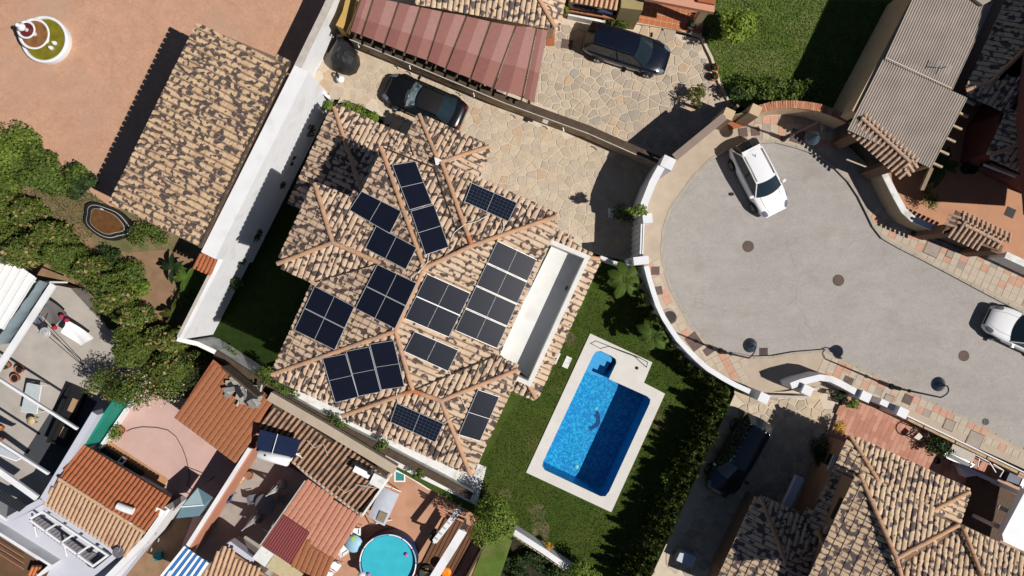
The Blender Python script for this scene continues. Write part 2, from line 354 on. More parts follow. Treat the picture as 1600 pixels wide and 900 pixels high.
def tile_facet(roof, poly, down, m, deck_m, w=0.285, expo=0.385, barrel=0.262, bh=0.066, budget=None, rest=None, edge=0.0, name='roof_tile', rng=random, jitter=1.0, holes=(), key=None):
    "one roof plane of barrel tiles. poly: (px, py, z); down: downhill direction"
    pts = [P(*p) for p in poly]; sx, sy, s0 = fit_plane(pts)
    if key: PLANES[key] = (sx, sy, s0)
    q = []
    for (px, py, z) in poly:    # put the corners exactly on the plane, along the same sight line
        dx, dy = (px-800)/FPX, (450-py)/FPX
        # z = sx*dx*(H-z)+sy*dy*(H-z)+s0
        k = sx*dx+sy*dy; zz = (k*CAM_H+s0)/(1+k); q.append(P(px, py, zz))
    n = Vector((-sx, -sy, 1)).normalized(); d = Vector(DIRS[down]) if isinstance(down, str) else (Vector((*down, 0)).normalized() if isinstance(down, tuple) else None)
    if d is None:     # an edge number: that edge is the eave, tiles run square to it
        ea, eb = pts[down], pts[(down+1) % len(pts)]; e = (eb-ea); d = Vector((-e.y, e.x, 0)).normalized(); ce = sum(pts, Vector())/len(pts)
        if d.dot(Vector(((ea+eb)/2-ce))) < 0: d = -d
    d = Vector((d.x, d.y, sx*d.x+sy*d.y)).normalized(); c = d.cross(n).normalized()
    o = q[0]; loc = [((p-o).dot(d), (p-o).dot(c)) for p in q]
    HO = [[((P(x, y, z)-o).dot(d), (P(x, y, z)-o).dot(c)) for x, y, z in h] for h in holes]
    smax = max(s for s, t in loc); smin = min(s for s, t in loc); tmin = min(t for s, t in loc); tmax = max(t for s, t in loc)
    deck = MB().poly([p - n*0.012 for p in q]); deck.poly([p - n*0.10 for p in q][::-1])
    k = len(q)
    for i in range(k):
        a, b = q[i]-n*0.012, q[(i+1) % k]-n*0.012; a2, b2 = q[i]-n*0.10, q[(i+1) % k]-n*0.10
        deck.poly([a, a2, b2, b])
    do = obj('roof_deck', deck, deck_m, roof)
    if budget is None: return q
    base = tile_mesh(barrel, expo*1.22, bh, m)
    rows = int((smax-smin)/expo)+2; cols = int((tmax-tmin)/w)+2; out = []
    for i in range(rows):
        s = smax - expo*(i+0.42)
        for j in range(cols):
            t = tmin + w*(j+0.5)
            if inside((s, t*0.999+0.001*(tmin+tmax)/2), loc) and (edge <= 0 or edge_dist((s, t), loc) > edge) and not any(inside((s, t), h) for h in HO):
                jt = (rng.random()-0.5)*0.018*jitter; ja = (rng.random()-0.5)*0.05*jitter
                pos = o + d*(s+(rng.random()-0.5)*0.02*jitter) + c*(t+jt) + n*0.004
                rot = Matrix((c, d, n)).transposed().to_4x4() @ Matrix.Rotation(ja, 4, 'Z') @ Matrix.Rotation((rng.random()-0.5)*0.05*jitter, 4, 'Y') @ Matrix.Rotation(0.028, 4, 'X')
                out.append((pos, Matrix.Translation(pos) @ rot, base, name))
    rest += out
    return q
def finish_tiles(roof, tiles, limit=300):
    "the tiles that show largest become single objects, the others one joined part"
    cp = Vector((0, 0, CAM_H)); tiles = sorted(tiles, key=lambda t: (t[0]-cp).length); groups = {}
    def seen(p):
        k = FPX/(CAM_H-p.z); return -30 < 800+p.x*k < 1630 and -30 < 450-p.y*k < 930
    n = 0
    for pos, mt, me, nm in tiles:
        if not seen(pos): continue
        if n < limit: obj(nm, me, None, roof, mat=mt); n += 1
        else: groups.setdefault(me.name, (me, nm, []))[2].append(mt)
    for me, nm, ms in groups.values():
        v = np.array([x.co[:] for x in me.vertices]); f = [tuple(p.vertices) for p in me.polygons]; sm = [p.use_smooth for p in me.polygons]
        mb = MB()
        for mt in ms:
            R = np.array(mt); w = v @ R[:3, :3].T + R[:3, 3]; mb.add(w.tolist(), f); mb.sm[-len(f):] = sm
        obj(nm+'s', mb, me.materials[0], roof, kind='stuff')
RIDGE_CACHE = {}
def ridge(roof, pts, m=None, r=0.115, step=0.42, last=None, lift=0.02, name='ridge_tile'):
    "row of half round ridge tiles along a polyline of 3D points"
    m = m or M['ridge']
    def me_for(mm):
        k = (mm.name, r, step)
        if k not in RIDGE_CACHE:
            mb = MB(); v = []; f = []; n = 8; L = step*1.12
            for x, kk in ((0, 1.0), (L, 0.86)):
                for i in range(n+1):
                    a = math.pi*(-0.08+1.16*i/n); v.append((x, math.cos(a)*r*kk, math.sin(a)*r*kk*0.9))
            for i in range(n): f.append((i, n+1+i, n+2+i, i+1))
            mb.add(v, f, True); mb.add(v[:n+1], [tuple(range(n+1))]); me = mb.mesh(name); me.materials.append(mm); RIDGE_CACHE[k] = me
        return RIDGE_CACHE[k]
    for s in range(len(pts)-1):
        p, q = Vector(pts[s]), Vector(pts[s+1]); d = q-p; L = d.length; n = max(1, round(L/step)); d.normalize()
        y = UP.cross(d).normalized(); z = d.cross(y)
        for i in range(n):
            mm = last if (last and s == len(pts)-2 and i == n-1) else m
            o = p + d*(L*i/n) + z*(lift+0.006*(i % 2))
            R = Matrix((d, y, z)).transposed().to_4x4() @ Matrix.Rotation(random.uniform(-0.03, 0.03), 4, 'Z')
            sc = Matrix.Diagonal((L/n/step, 1, 1, 1))
            obj(name, me_for(mm), None, roof, mat=Matrix.Translation(o) @ R @ sc)
def wavy_sheet(q, period, amp, across, n_per=6, rows=1, sag=0.0):
    "corrugated sheet over quad q=[p00,p10,p11,p01]; corrugation profile runs along the first edge"
    p00, p10, p11, p01 = [Vector(p) for p in q]; L = ((p10-p00).length+(p11-p01).length)/2; n = max(4, int(L/period*n_per))
    nrm = (p10-p00).cross(p01-p00).normalized()
    if nrm.z < 0: nrm = -nrm
    mb = MB(); v = []; f = []
    for j in range(rows+1):
        for i in range(n+1):
            u = i/n; t = j/rows; p = (p00*(1-u)+p10*u)*(1-t) + (p01*(1-u)+p11*u)*t
            v.append(p + nrm*(amp*math.cos(2*math.pi*u*L/period)))
    for j in range(rows):
        for i in range(n): a = j*(n+1)+i; f.append((a, a+1, a+n+2, a+n+1))
    mb.add(v, f, True); return mb
# ---------------------------------------------------------------- foliage
def leaf_mat(name, c1, c2, rough=0.6, trans=0.25, scale=2.5):
    m = bpy.data.materials.new(name); m.use_nodes = True; nt = m.node_tree; N = nt.nodes; L = nt.links; b = N["Principled BSDF"]
    at = N.new("ShaderNodeAttribute"); at.attribute_name = "leaf"; geo = N.new("ShaderNodeNewGeometry")
    no = N.new("ShaderNodeTexNoise"); no.inputs["Scale"].default_value = scale; no.inputs["Detail"].default_value = 3; L.new(geo.outputs["Position"], no.inputs["Vector"])
    ad = N.new("ShaderNodeMath"); ad.operation = 'ADD'; L.new(at.outputs["Fac"], ad.inputs[0]); L.new(no.outputs["Fac"], ad.inputs[1])
    mr = N.new("ShaderNodeMapRange"); L.new(ad.outputs[0], mr.inputs[0]); mr.inputs[1].default_value = 0.45; mr.inputs[2].default_value = 1.45
    x = N.new("ShaderNodeMix"); x.data_type = 'RGBA'; x.inputs[6].default_value = (*c1, 1); x.inputs[7].default_value = (*c2, 1); L.new(mr.outputs[0], x.inputs[0])
    L.new(x.outputs[2], b.inputs["Base Color"]); b.inputs["Roughness"].default_value = rough; b.inputs["Specular IOR Level"].default_value = 0.25
    tr = N.new("ShaderNodeBsdfTranslucent"); L.new(x.outputs[2], tr.inputs["Color"]); ms = N.new("ShaderNodeMixShader"); ms.inputs[0].default_value = trans
    L.new(b.outputs[0], ms.inputs[1]); L.new(tr.outputs[0], ms.inputs[2]); L.new(ms.outputs[0], N["Material Output"].inputs[0]); return m
M['leaf_mid'] = leaf_mat('leaves_mid_green', (0.038, 0.070, 0.011), (0.135, 0.185, 0.034))
M['leaf_dark'] = leaf_mat('leaves_dark_green', (0.012, 0.030, 0.008), (0.050, 0.085, 0.020))
M['leaf_lime'] = leaf_mat('leaves_lime_green', (0.060, 0.110, 0.013), (0.20, 0.27, 0.04))
M['leaf_olive'] = leaf_mat('leaves_olive', (0.060, 0.068, 0.012), (0.175, 0.165, 0.035))
M['leaf_conifer'] = leaf_mat('conifer_sprays', (0.042, 0.072, 0.010), (0.155, 0.198, 0.036), trans=0.25)
M['palm_frond'] = leaf_mat('palm_fronds', (0.075, 0.125, 0.018), (0.20, 0.27, 0.05), scale=1.5)
M['leaf_cypress'] = leaf_mat('cypress_sprays', (0.026, 0.046, 0.010), (0.115, 0.145, 0.028), trans=0.12)
M['leaf_dry'] = leaf_mat('dried_leaves', (0.20, 0.13, 0.05), (0.40, 0.29, 0.13))
M['petal_orange'] = leaf_mat('orange_petals', (0.52, 0.22, 0.05), (0.66, 0.42, 0.14))
M['petal_white'] = leaf_mat('white_petals', (0.55, 0.55, 0.55), (0.8, 0.8, 0.8))
M['petal_yellow'] = leaf_mat('yellow_flowers', (0.48, 0.24, 0.02), (0.62, 0.38, 0.05))
M['petal_red'] = leaf_mat('red_flowers', (0.45, 0.03, 0.07), (0.6, 0.06, 0.12))
M['bark'] = mat('bark', (0.10, 0.07, 0.045), 0.95, 0.25, 6, 0.6, 30)
def leaf_cloud(blobs, n, size, aspect=0.5, droop=0.0, shell=0.35, seed=0, up=0.6):
    """many leaf-sized faces in ellipsoidal clumps. blobs: (x, y, z, rx, ry, rz); shell: how far into the volume leaves reach"""
    g = np.random.default_rng(seed+11); vol = np.array([b[3]*b[4]*b[5] for b in blobs])**0.67; pk = g.choice(len(blobs), n, p=vol/vol.sum())
    B = np.array(blobs, float)[pk]
    d = g.normal(size=(n, 3)); d /= np.linalg.norm(d, axis=1)[:, None]; r = 1 - shell*g.random(n)**1.5
    r *= 1 + 0.10*np.sin(d[:, 0]*7+pk) + 0.10*np.sin(d[:, 1]*9+pk*2)
    c = B[:, :3] + d*B[:, 3:]*r[:, None]
    nr = d*np.array([1, 1, 1.0]) + g.normal(size=(n, 3))*0.55; nr[:, 2] += up; nr /= np.linalg.norm(nr, axis=1)[:, None]
    t = np.cross(nr, g.normal(size=(n, 3))); t /= np.linalg.norm(t, axis=1)[:, None]+1e-9
    if droop: t += d*droop; t /= np.linalg.norm(t, axis=1)[:, None]
    s = np.cross(nr, t); L = size*(0.6+0.8*g.random(n))[:, None]; w = L*aspect
    v = np.stack([c - t*L*0.5, c + s*w*0.5 + nr*L*0.06, c + t*L*0.5, c - s*w*0.5 + nr*L*0.06], 1).reshape(-1, 3)
    return v, g.random(n)
def leaf_object(name, v, val, m, parent=None):
    n = len(val); me = bpy.data.meshes.new(name); me.vertices.add(4*n); me.vertices.foreach_set("co", v.astype(np.float32).ravel())
    me.loops.add(4*n); me.loops.foreach_set("vertex_index", np.arange(4*n, dtype=np.int32)); me.polygons.add(n)
    me.polygons.foreach_set("loop_start", np.arange(0, 4*n, 4, dtype=np.int32)); me.polygons.foreach_set("loop_total", np.full(n, 4, dtype=np.int32))
    at = me.attributes.new("leaf", 'FLOAT', 'FACE'); at.data.foreach_set("value", val.astype(np.float32)); me.update(calc_edges=True); me.validate()
    return obj(name, me, m, parent)
def lumps(c, rx, ry, rz, k, seed, sub=0.5):
    "a crown of k uneven clumps filling an ellipsoid"
    g = random.Random(seed); out = []
    for i in range(k):
        a = g.uniform(0, 2*math.pi); r = math.sqrt(g.random())*0.72; h = g.uniform(-0.5, 0.75); s = g.uniform(0.75, 1.25)*sub
        out.append((c[0]+math.cos(a)*r*rx, c[1]+math.sin(a)*r*ry, c[2]+h*rz*(1-r*0.6), rx*s, ry*s, rz*s*0.9))
    return out
def bush(name, label, cat, at, rx, ry, rz, m, n=900, size=0.13, k=9, seed=1, group=None, trunk=0.35, aspect=0.5, sub=0.5, extra=None, shell=0.5, up=0.6):
    "shrub or small tree with its own stem and crown; at = ground point"
    at = Vector(at); t = thing(name, label, cat, at, group); top = at + Vector((0, 0, trunk+rz))
    tr = MB(); r0 = max(0.02, rx*0.06)
    tr.tube([at-Vector((0, 0, 0.05)), at+Vector((0.03, 0.02, trunk*0.6)), top-Vector((0, 0, rz*0.4))], [r0, r0*0.8, r0*0.5], 7)
    g = random.Random(seed)
    for i in range(5):
        a = g.uniform(0, 6.28); b = at + Vector((0, 0, trunk*0.7+rz*0.1)); tr.tube([b, b+Vector((math.cos(a)*rx*0.5, math.sin(a)*ry*0.5, rz*0.7))], r0*0.5, 5, r0*0.15)
    obj('trunk', tr, M['bark'], t)
    v, val = leaf_cloud(lumps(top, rx, ry, rz, k, seed, sub), n, size, aspect, seed=seed, shell=shell, up=up); leaf_object('crown', v, val, m, t)
    for (nm, mm, frac, sz) in (extra or []):
        v, val = leaf_cloud(lumps(top, rx*1.02, ry*1.02, rz*1.05, k, seed+5, sub), int(n*frac), sz, 0.8, seed=seed+9, shell=0.12); leaf_object(nm, v, val, mm, t)['kind'] = 'stuff'
    return t
def palm(name, label, at, r, h, nf, m, seed=1, group=None, arch=0.5, cat='palm', wl=0.42):
    "small palm: short trunk and a rosette of feathered fronds"
    at = Vector(at); t = thing(name, label, cat, at, group); g = random.Random(seed); top = at + Vector((0, 0, h))
    obj('trunk', MB().tube([at-Vector((0, 0, 0.05)), at+Vector((0.02, 0, h*0.5)), top], [0.16, 0.14, 0.12], 9), M['bark'], t)
    for i in range(nf):
        a = 2*math.pi*i/nf*2.4 + g.uniform(-0.2, 0.2); lift = g.uniform(0.25, 1.0); L = r*g.uniform(0.8, 1.1)
        dr = Vector((math.cos(a), math.sin(a), 0)); sd_ = Vector((-dr.y, dr.x, 0)); path = []
        for k in range(9):
            u = k/8; path.append(top + dr*L*u*(1-0.12*lift) + Vector((0, 0, L*(0.75*lift*u - (0.75*lift+arch*0.5)*u*u))))
        mb = MB().tube(path, 0.016, 4, 0.004)
        for k in range(1, 22):
            u = 0.12 + 0.88*k/21; j = min(7, int(u*8)); p = path[j].lerp(path[j+1], u*8-j); ll = L*wl*math.sin(math.pi*min(1, u*0.85+0.12))*0.8+0.04
            fw = (path[j+1]-path[j]).normalized()
            for sgn in (-1, 1):
                dd = (sd_*sgn*0.75 + fw*0.75 + Vector((0, 0, -0.12))).normalized(); w = fw*0.030
                mb.add([p-w, p+w, p+dd*ll*0.55+w*0.9+Vector((0, 0, 0.01)), p+dd*ll, p+dd*ll*0.55-w*0.9], [(0, 1, 2, 3, 4)])
        obj('frond', mb, m, t)
    return t
def ring_slab(outer, inner, z0, z1):
    "paving ring: outer outline with a hole, built by radial bridges through bmesh triangulation"
    import bmesh
    bm = bmesh.new(); eo = []
    for loop in (outer, inner):
        vs = [bm.verts.new((p.x, p.y, z1)) for p in loop]
        eo += [bm.edges.new((vs[i-1], vs[i])) for i in range(len(vs))]
    bmesh.ops.triangle_fill(bm, edges=eo, use_beauty=True, use_dissolve=False)
    bmesh.ops.recalc_face_normals(bm, faces=bm.faces)
    for f in bm.faces:
        if f.normal.z < 0: f.normal_flip()
    r = bmesh.ops.extrude_face_region(bm, geom=list(bm.faces)); vs = [g for g in r['geom'] if isinstance(g, bmesh.types.BMVert)]
    for v in vs: v.co.z = z1
    keep = set(vs)
    for v in bm.verts:
        if v not in keep: v.co.z = z0
    bmesh.ops.recalc_face_normals(bm, faces=bm.faces)
    me = bpy.data.meshes.new('surround'); bm.to_mesh(me); bm.free(); return me
# ================================================================ THE SITE
rg = np.random.default_rng(21)
struct('ground', MB().poly([Vector((-220, -220, -3.4)), Vector((220, -220, -3.4)), Vector((220, 220, -3.4)), Vector((-220, 220, -3.4))]), M['soil'])
PAIRS = [((1660, 726), (1640, 752)), ((1600, 698), (1590, 728)), ((1514, 654), (1500, 688)), ((1413, 605), (1405, 645)), ((1340, 571), (1325, 612)), ((1290, 546), (1262, 603)),
 ((1240, 550), (1222, 610)), ((1207, 556), (1195, 613)), ((1177, 557), (1168, 612)), ((1140, 550), (1132, 592)), ((1113, 538), (1093, 570)), ((1081, 508), (1058, 531)), ((1070, 487), (1043, 508)),
 ((1051, 454), (1022, 461)), ((1040, 421), (1008, 418)), ((1036, 393), (998, 395)), ((1039, 358), (1000, 345)), ((1050, 326), (1010, 308)), ((1065, 305), (1022, 284)), ((1085, 278), (1040, 262)),
 ((1110, 252), (1080, 230)), ((1135, 236), (1113, 203)), ((1155, 228), (1140, 182)), ((1180, 224), (1185, 176)), ((1211, 223), (1222, 170)), ((1243, 231), (1262, 172)), ((1278, 243), (1298, 182)),
 ((1302, 261), (1325, 192)), ((1325, 284), (1350, 215)), ((1341, 308), (1375, 262)), ((1353, 332), (1392, 300)), ((1364, 355), (1408, 328)), ((1378, 373), (1425, 344)), ((1406, 389), (1455, 358)),
 ((1448, 410), (1500, 376)), ((1497, 436), (1545, 398)), ((1553, 466), (1600, 424)), ((1660, 520), (1690, 458))]
KERB = [P(*a, 0) for a, b in PAIRS]; OUTER = [P(*b, 0) for a, b in PAIRS]
struct('road', MB().prism([P(*a, -0.12) for a, b in PAIRS] + [P(1760, 560, -0.12), P(1760, 760, -0.12)], -3.4, -0.12), M['asphalt'])
sw = MB()
for i in range(len(PAIRS)-1): sw.prism([KERB[i], KERB[i+1], OUTER[i+1], OUTER[i]], -3.4, -0.004)
PAVE = struct('pavement', sw, M['concrete'])
ks = MB()
acc = []
for i in range(len(KERB)-1):
    p, q = KERB[i], KERB[i+1]; L = (q-p).length; n = max(1, round(L/0.9))
    for j in range(n): acc.append((p.lerp(q, j/n), p.lerp(q, (j+1)/n), (OUTER[i]-KERB[i]).normalized()))
for p, q, nn in acc:
    d = (q-p).normalized(); s_ = Vector((-d.y, d.x, 0)); s_ = s_ if s_.dot(nn) > 0 else -s_
    a, b = p+d*0.006, q-d*0.006
    obj('kerb_stone', MB().prism([a, b, b+s_*0.15, a+s_*0.15], -0.2, 0.016+random.uniform(-.003, .003), bev=0.012), M['kerb'], PAVE)
# paving units on the straight footways and around the turning circle
def in_pairs(lo, hi, p):
    for i in range(lo, hi):
        if inside((p.x, p.y), [(v.x, v.y) for v in (KERB[i], KERB[i+1], OUTER[i+1], OUTER[i])]): return True
    return False
PV = {}
def paver_mesh(m, s):
    k = (m.name, s)
    if k not in PV:
        me = MB().prism([Vector((-s, -s, 0)), Vector((s, -s, 0)), Vector((s, s, 0)), Vector((-s, s, 0))], -0.02, 0.012, bev=0.008).mesh('paving_slab'); me.materials.append(m); PV[k] = me
    return PV[k]
def pavers(lo, hi, ang, pitch, pinkfn, origin, lim):
    ux = Vector((math.cos(ang), math.sin(ang), 0)); uy = Vector((-ux.y, ux.x, 0)); n = 0
    for i in range(-70, 71):
        for j in range(-40, 41):
            c = origin + ux*(i*pitch) + uy*(j*pitch)
            cor = [c + ux*x*pitch*0.5 + uy*y*pitch*0.5 for x in (-1, 1) for y in (-1, 1)]
            if not all(in_pairs(lo, hi, k) for k in cor): continue
            d = min((c-KERB[k]).length for k in range(lo, hi+1))
            pk = pinkfn(i, j); m = M[pk]
            obj('paving_slab', paver_mesh(m, pitch*0.488), None, PAVE, mat=Matrix.Translation(c+Vector((0, 0, rg.uniform(-.004, .004)))) @ Matrix.Rotation(ang+rg.uniform(-.008, .008), 4, 'Z')); n += 1
    return n
def pinkA(i, j):
    r = rg.random()
    k = (i*3+j*2) % 9
    if (i % 4 == 0 and j % 2 == 0) or (j % 4 == 1 and (i+j) % 5 in (0, 1)): return 'paver_pink' if r < 0.9 else 'paver_cream'
    return 'paver_cream' if r < 0.88 else ('paver_pink' if r < 0.93 else 'paver_grey')
ANG = math.atan2(A2.y, A2.x)
pavers(30, 37, ANG, 0.42, pinkA, P(1480, 405, 0), 300)
pavers(0, 5, ANG, 0.42, pinkA, P(1480, 660, 0), 300)
pavers(22, 27, 0.0, 0.44, lambda i, j: 'paver_pink' if rg.random() < 0.3 else ('paver_grey' if rg.random() < 0.4 else 'paver_cream'), P(1222, 200, 0), 100)
pavers(8, 15, math.radians(-62), 0.42, lambda i, j: 'paver_pink' if (j % 3 == 0 and rg.random() < 0.55) else 'paver_cream', P(1060, 500, 0), 100)
# covers let into the footways and the carriageway
COVERS = [(1024, 423, 13, 13, 0.02, 'square brown iron cover on the curved pavement below the white gate pillar'), (1029, 454, 12, 13, 0.2, 'small square iron cover on the curved pavement beside the palm garden wall'),
 (1085, 534, 20, 25, 0.62, 'large square iron cover crossed by the lamp shadow on the curved pavement'), (1107, 548, 15, 12, 0.62, 'small brown cover between the large cover and a lamp post'),
 (1161, 207, 14, 14, 0.15, 'square iron cover at the top of the turning circle, near the gate'), (1180, 205, 14, 14, 0.1, 'square iron cover at the top of the turning circle, beneath a lamp shadow'),
 (1246, 213, 21, 21, -0.3, 'large brown cover beside the lamp post at the brick topped wall'), (1457, 389, 24, 22, -0.43, 'large grey cover on the upper footway beside the tiled gate canopy'),
 (1484, 397, 12, 12, -0.43, 'small dark cover on the upper footway beside the large grey cover'), (1431, 362, 13, 13, -0.45, 'dark square cover in the shade of the curved coping wall'),
 (1325, 596, 15, 15, -0.4, 'brown square cover on the lower footway below a curved white wall'), (1388, 624, 15, 15, -0.42, 'grey square cover on the lower footway between two white pillars'),
 (1418, 624, 15, 15, -0.42, 'brown square cover on the lower footway next to the foot of a lamp post'), (1523, 687, 24, 24, -0.42, 'large slate coloured cover on the lower footway'),
 (1483, 664, 17, 17, -0.42, 'faded beige cover on the lower footway')]
for x, y, w, h, an, lb in COVERS:
    c = P(x, y, 0.014); ax = Vector((math.cos(an), math.sin(an), 0)); t = thing('utility_cover', lb, 'cover', c, 'utility covers in the pavement')
    m = M['iron'] if 'beige' not in lb and 'grey' not in lb and 'slate' not in lb else M['paver_grey']
    obj('frame', MB().box(c-Vector((0, 0, 0.02)), w/28, h/28, 0.026, ax), M['iron'], t); obj('lid', MB().box(c-Vector((0, 0, 0.01)), w/28-0.07, h/28-0.07, 0.024, ax), m, t)
for x, y, r, lb in [(1169, 385, 9, 'round manhole cover in the road nearest the white hatchback'), (1310, 438, 9, 'round manhole cover in the middle of the road'), (1506, 556, 8.5, 'round manhole cover in the road below the parked white car')]:
    c = P(x, y, -0.12); t = thing('manhole_cover', lb, 'cover', c, 'round manholes in the road')
    obj('ring', MB().lathe([(r/28, -0.02), (r/28, 0.012), (r/28*0.86, 0.012), (r/28*0.86, 0.0)], c, 28, False), M['iron'], t)
    obj('lid', MB().lathe([(r/28*0.84, -0.02), (r/28*0.84, 0.014), (r/28*0.5, 0.014), (r/28*0.5, 0.008), (r/28*0.3, 0.008), (r/28*0.3, 0.014), (0.001, 0.014)], c, 28, False), M['iron'], t)
single('manhole_cover', MB().lathe([(0.36, -0.02), (0.36, 0.02), (0.3, 0.03), (0.001, 0.03)], P(1045, 492, 0), 26, False), M['paver_grey'], 'round grey cover half under the curved white wall', 'cover')
t = thing('storm_drain', 'square iron storm grate in the gutter by the lamp at the garden wall', 'drain', P(1193, 550, -0.12))
obj('frame', MB().box(P(1193, 550, -0.13), 0.46, 0.46, 0.024, (1, 0, 0)), M['black'], t)
for i in range(5): obj('grate_bar', MB().box(P(1193, 550, -0.118)+Vector(((i-2)*0.088, 0, 0)), 0.045, 0.44, 0.025, (1, 0, 0)), M['iron'], t)
t = thing('storm_drain', 'round greenish drain grate in the gutter of the lower kerb', 'drain', P(1540, 659, -0.12))
obj('frame', MB().lathe([(0.2, -0.02), (0.2, 0.016), (0.15, 0.016), (0.15, -0.01)], P(1540, 659, -0.12), 18, False), mat('oxidised_green', (0.10, 0.13, 0.11), 0.7, 0.2, 5), t)
for i in range(3): obj('grate_bar', MB().box(P(1540, 659, -0.115)+Vector(((i-1)*0.09, 0, 0)), 0.04, 0.3, 0.02, (1, 0, 0)), M['iron'], t)
# plots
DRIVE = struct('driveway', MB().prism(PL([(484, 132), (533, 50), (1035, 268), (1012, 310), (1000, 345), (998, 412), (935, 398), (760, 330), (650, 262), (641, 206), (566, 166), (508, 143)], -0.5), -3.4, -0.5), M['joint'])
flagstones(DRIVE, [(p.x, p.y) for p in PL([(486, 128), (533, 58), (1030, 270), (1012, 310), (1000, 345), (996, 408), (935, 396), (760, 312), (655, 222), (568, 162), (510, 138)], -0.5)], -0.5, 0.52,
           [M['stone%d' % i] for i in (0, 0, 3, 3, 3, 7, 0, 3, 7, 0, 7, 7, 3, 5, 1)], rg, gap=0.04, limit=300)
DRIVE2 = struct('driveway', MB().prism(PL([(536, 34), (600, -40), (985, -40), (1000, 40), (1098, 62), (1145, 158), (1132, 190), (1040, 262)], -0.5), -3.4, -0.505), M['joint'])
flagstones(DRIVE2, [(p.x, p.y) for p in PL([(760, 130), (800, 60), (880, 30), (990, 45), (1094, 62), (1140, 158), (1128, 188), (1036, 262)], -0.5)], -0.5, 0.52,
           [M['stone%d' % i] for i in (1, 1, 2, 7, 2, 1, 7, 7, 4, 1, 0, 7, 5, 2)], rg, gap=0.05, limit=300)
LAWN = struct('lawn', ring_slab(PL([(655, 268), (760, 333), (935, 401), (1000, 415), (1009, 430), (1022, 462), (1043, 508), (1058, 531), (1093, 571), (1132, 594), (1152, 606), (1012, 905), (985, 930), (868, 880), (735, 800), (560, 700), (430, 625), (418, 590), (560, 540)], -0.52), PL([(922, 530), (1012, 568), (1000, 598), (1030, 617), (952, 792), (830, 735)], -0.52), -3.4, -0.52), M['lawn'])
GARD = struct('sunken_garden', MB().prism(PL([(500, 120), (640, 210), (650, 268), (560, 540), (430, 600), (330, 570), (270, 530)], -2.0), -3.4, -2.0), mat('shade_darkened_grass', (0.016, 0.030, 0.005), .95, .3, 2.5, .6, 30, fine=.2, spec=.1))  # grass colour darkened so that it carries the garden's shade
struct('side_path', MB().prism(PL([(425, 590), (760, 730), (745, 790), (560, 700), (405, 625)], -0.5), -0.7, -0.5), M['white_dirty'])
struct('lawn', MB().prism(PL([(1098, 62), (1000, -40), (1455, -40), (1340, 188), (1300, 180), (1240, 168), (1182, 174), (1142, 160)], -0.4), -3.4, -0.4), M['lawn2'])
M['court'] = layered('stamped_concrete_pink', (0.45, 0.258, 0.17), [(0.3, 0.05, 1), (1.2, 0.07, 1), (5, 0.07, 1), (22, 0.10, 1)], cracks=(2.4, 0.016, 0.15, 0.36), rough=0.85, patch=((0.385, 0.265, 0.195), 0.25, 0.50, 0.6))
struct('courtyard', MB().prism(PL([(-120, -120), (556, -120), (520, 10), (462, 108), (345, 340), (200, 330), (172, 322), (0, 215), (-120, 170)], -0.8), -3.4, -0.8), M['court'])
struct('planted_bank', MB().prism(PL([(-120, 172), (0, 217), (172, 324), (345, 345), (318, 440), (272, 535), (240, 562), (10, 322), (-120, 250)], -0.82), -3.4, -0.82), M['drygrass'])
bp = [P(x, y, -0.80) for x, y in [(75, 345), (128, 350), (150, 385), (200, 395), (255, 390), (330, 400), (318, 445), (280, 520), (250, 556), (180, 478), (132, 418)]]
struct('soil_bed', MB().prism(bp, -1.0, -0.80), M['soil'])
ed = MB(); pe = [P(20, 308, -0.7), P(70, 362, -0.7), (P(140, 432, -0.7)), P(200, 500, -0.7), P(246, 560, -0.7)]
single('garden_edging', MB().ribbon(pe, 0.12, -1.5, -0.70), mat('clay_edging', (0.36, 0.21, 0.13), 0.9, 0.2, 4), 'low clay edging between the conifer hedge and the planted bank', 'edging')
# grass blades on the two lawns seen in sun
def blades(name, polypx, z, n, m, hgt, seed):
    g = np.random.default_rng(seed); poly = [(p.x, p.y) for p in PL(polypx, z)]; xs = [p[0] for p in poly]; ys = [p[1] for p in poly]
    px = g.uniform(min(xs), max(xs), n*3); py = g.uniform(min(ys), max(ys), n*3)
    pl_ = [(p.x, p.y) for p in PL([(920, 519), (1021, 565), (1008, 598), (1041, 615), (955, 803), (820, 738)], -0.5)]
    ok = np.array([inside((a, b), poly) and not inside((a, b), pl_) for a, b in zip(px, py)]); px, py = px[ok][:n], py[ok][:n]; k = len(px)
    a = g.uniform(0, 6.28, k); h = hgt*(0.5+g.random(k)); w = 0.018+0.02*g.random(k); ln = 0.8*h*g.normal(size=k)
    b0 = np.stack([px-np.cos(a)*w, py-np.sin(a)*w, np.full(k, z)], 1); b1 = np.stack([px+np.cos(a)*w, py+np.sin(a)*w, np.full(k, z)], 1)
    tp = np.stack([px-np.sin(a)*ln, py+np.cos(a)*ln, z+h], 1); t2 = tp + (b1-b0)*0.15
    v = np.stack([b0, b1, t2, tp], 1).reshape(-1, 3)
    o = leaf_object(name, v, g.random(k), m); o["kind"] = "stuff"; return o
M['blade'] = leaf_mat('grass_blades', (0.075, 0.125, 0.020), (0.180, 0.235, 0.055), scale=1.2)
M['blade_dark'] = leaf_mat('grass_blades_dark', (0.034, 0.058, 0.009), (0.080, 0.108, 0.020), scale=0.9)
M['blade_dry'] = leaf_mat('grass_blades_dry', (0.08, 0.085, 0.025), (0.25, 0.21, 0.10), scale=1.2)
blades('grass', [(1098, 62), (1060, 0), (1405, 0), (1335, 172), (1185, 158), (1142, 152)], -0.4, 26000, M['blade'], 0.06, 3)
blades('grass', [(870, 560), (940, 420), (1000, 430), (1060, 545), (1140, 606), (1010, 895), (868, 880), (740, 770), (745, 740), (800, 640)], -0.52, 24000, M['blade_dark'], 0.045, 4)
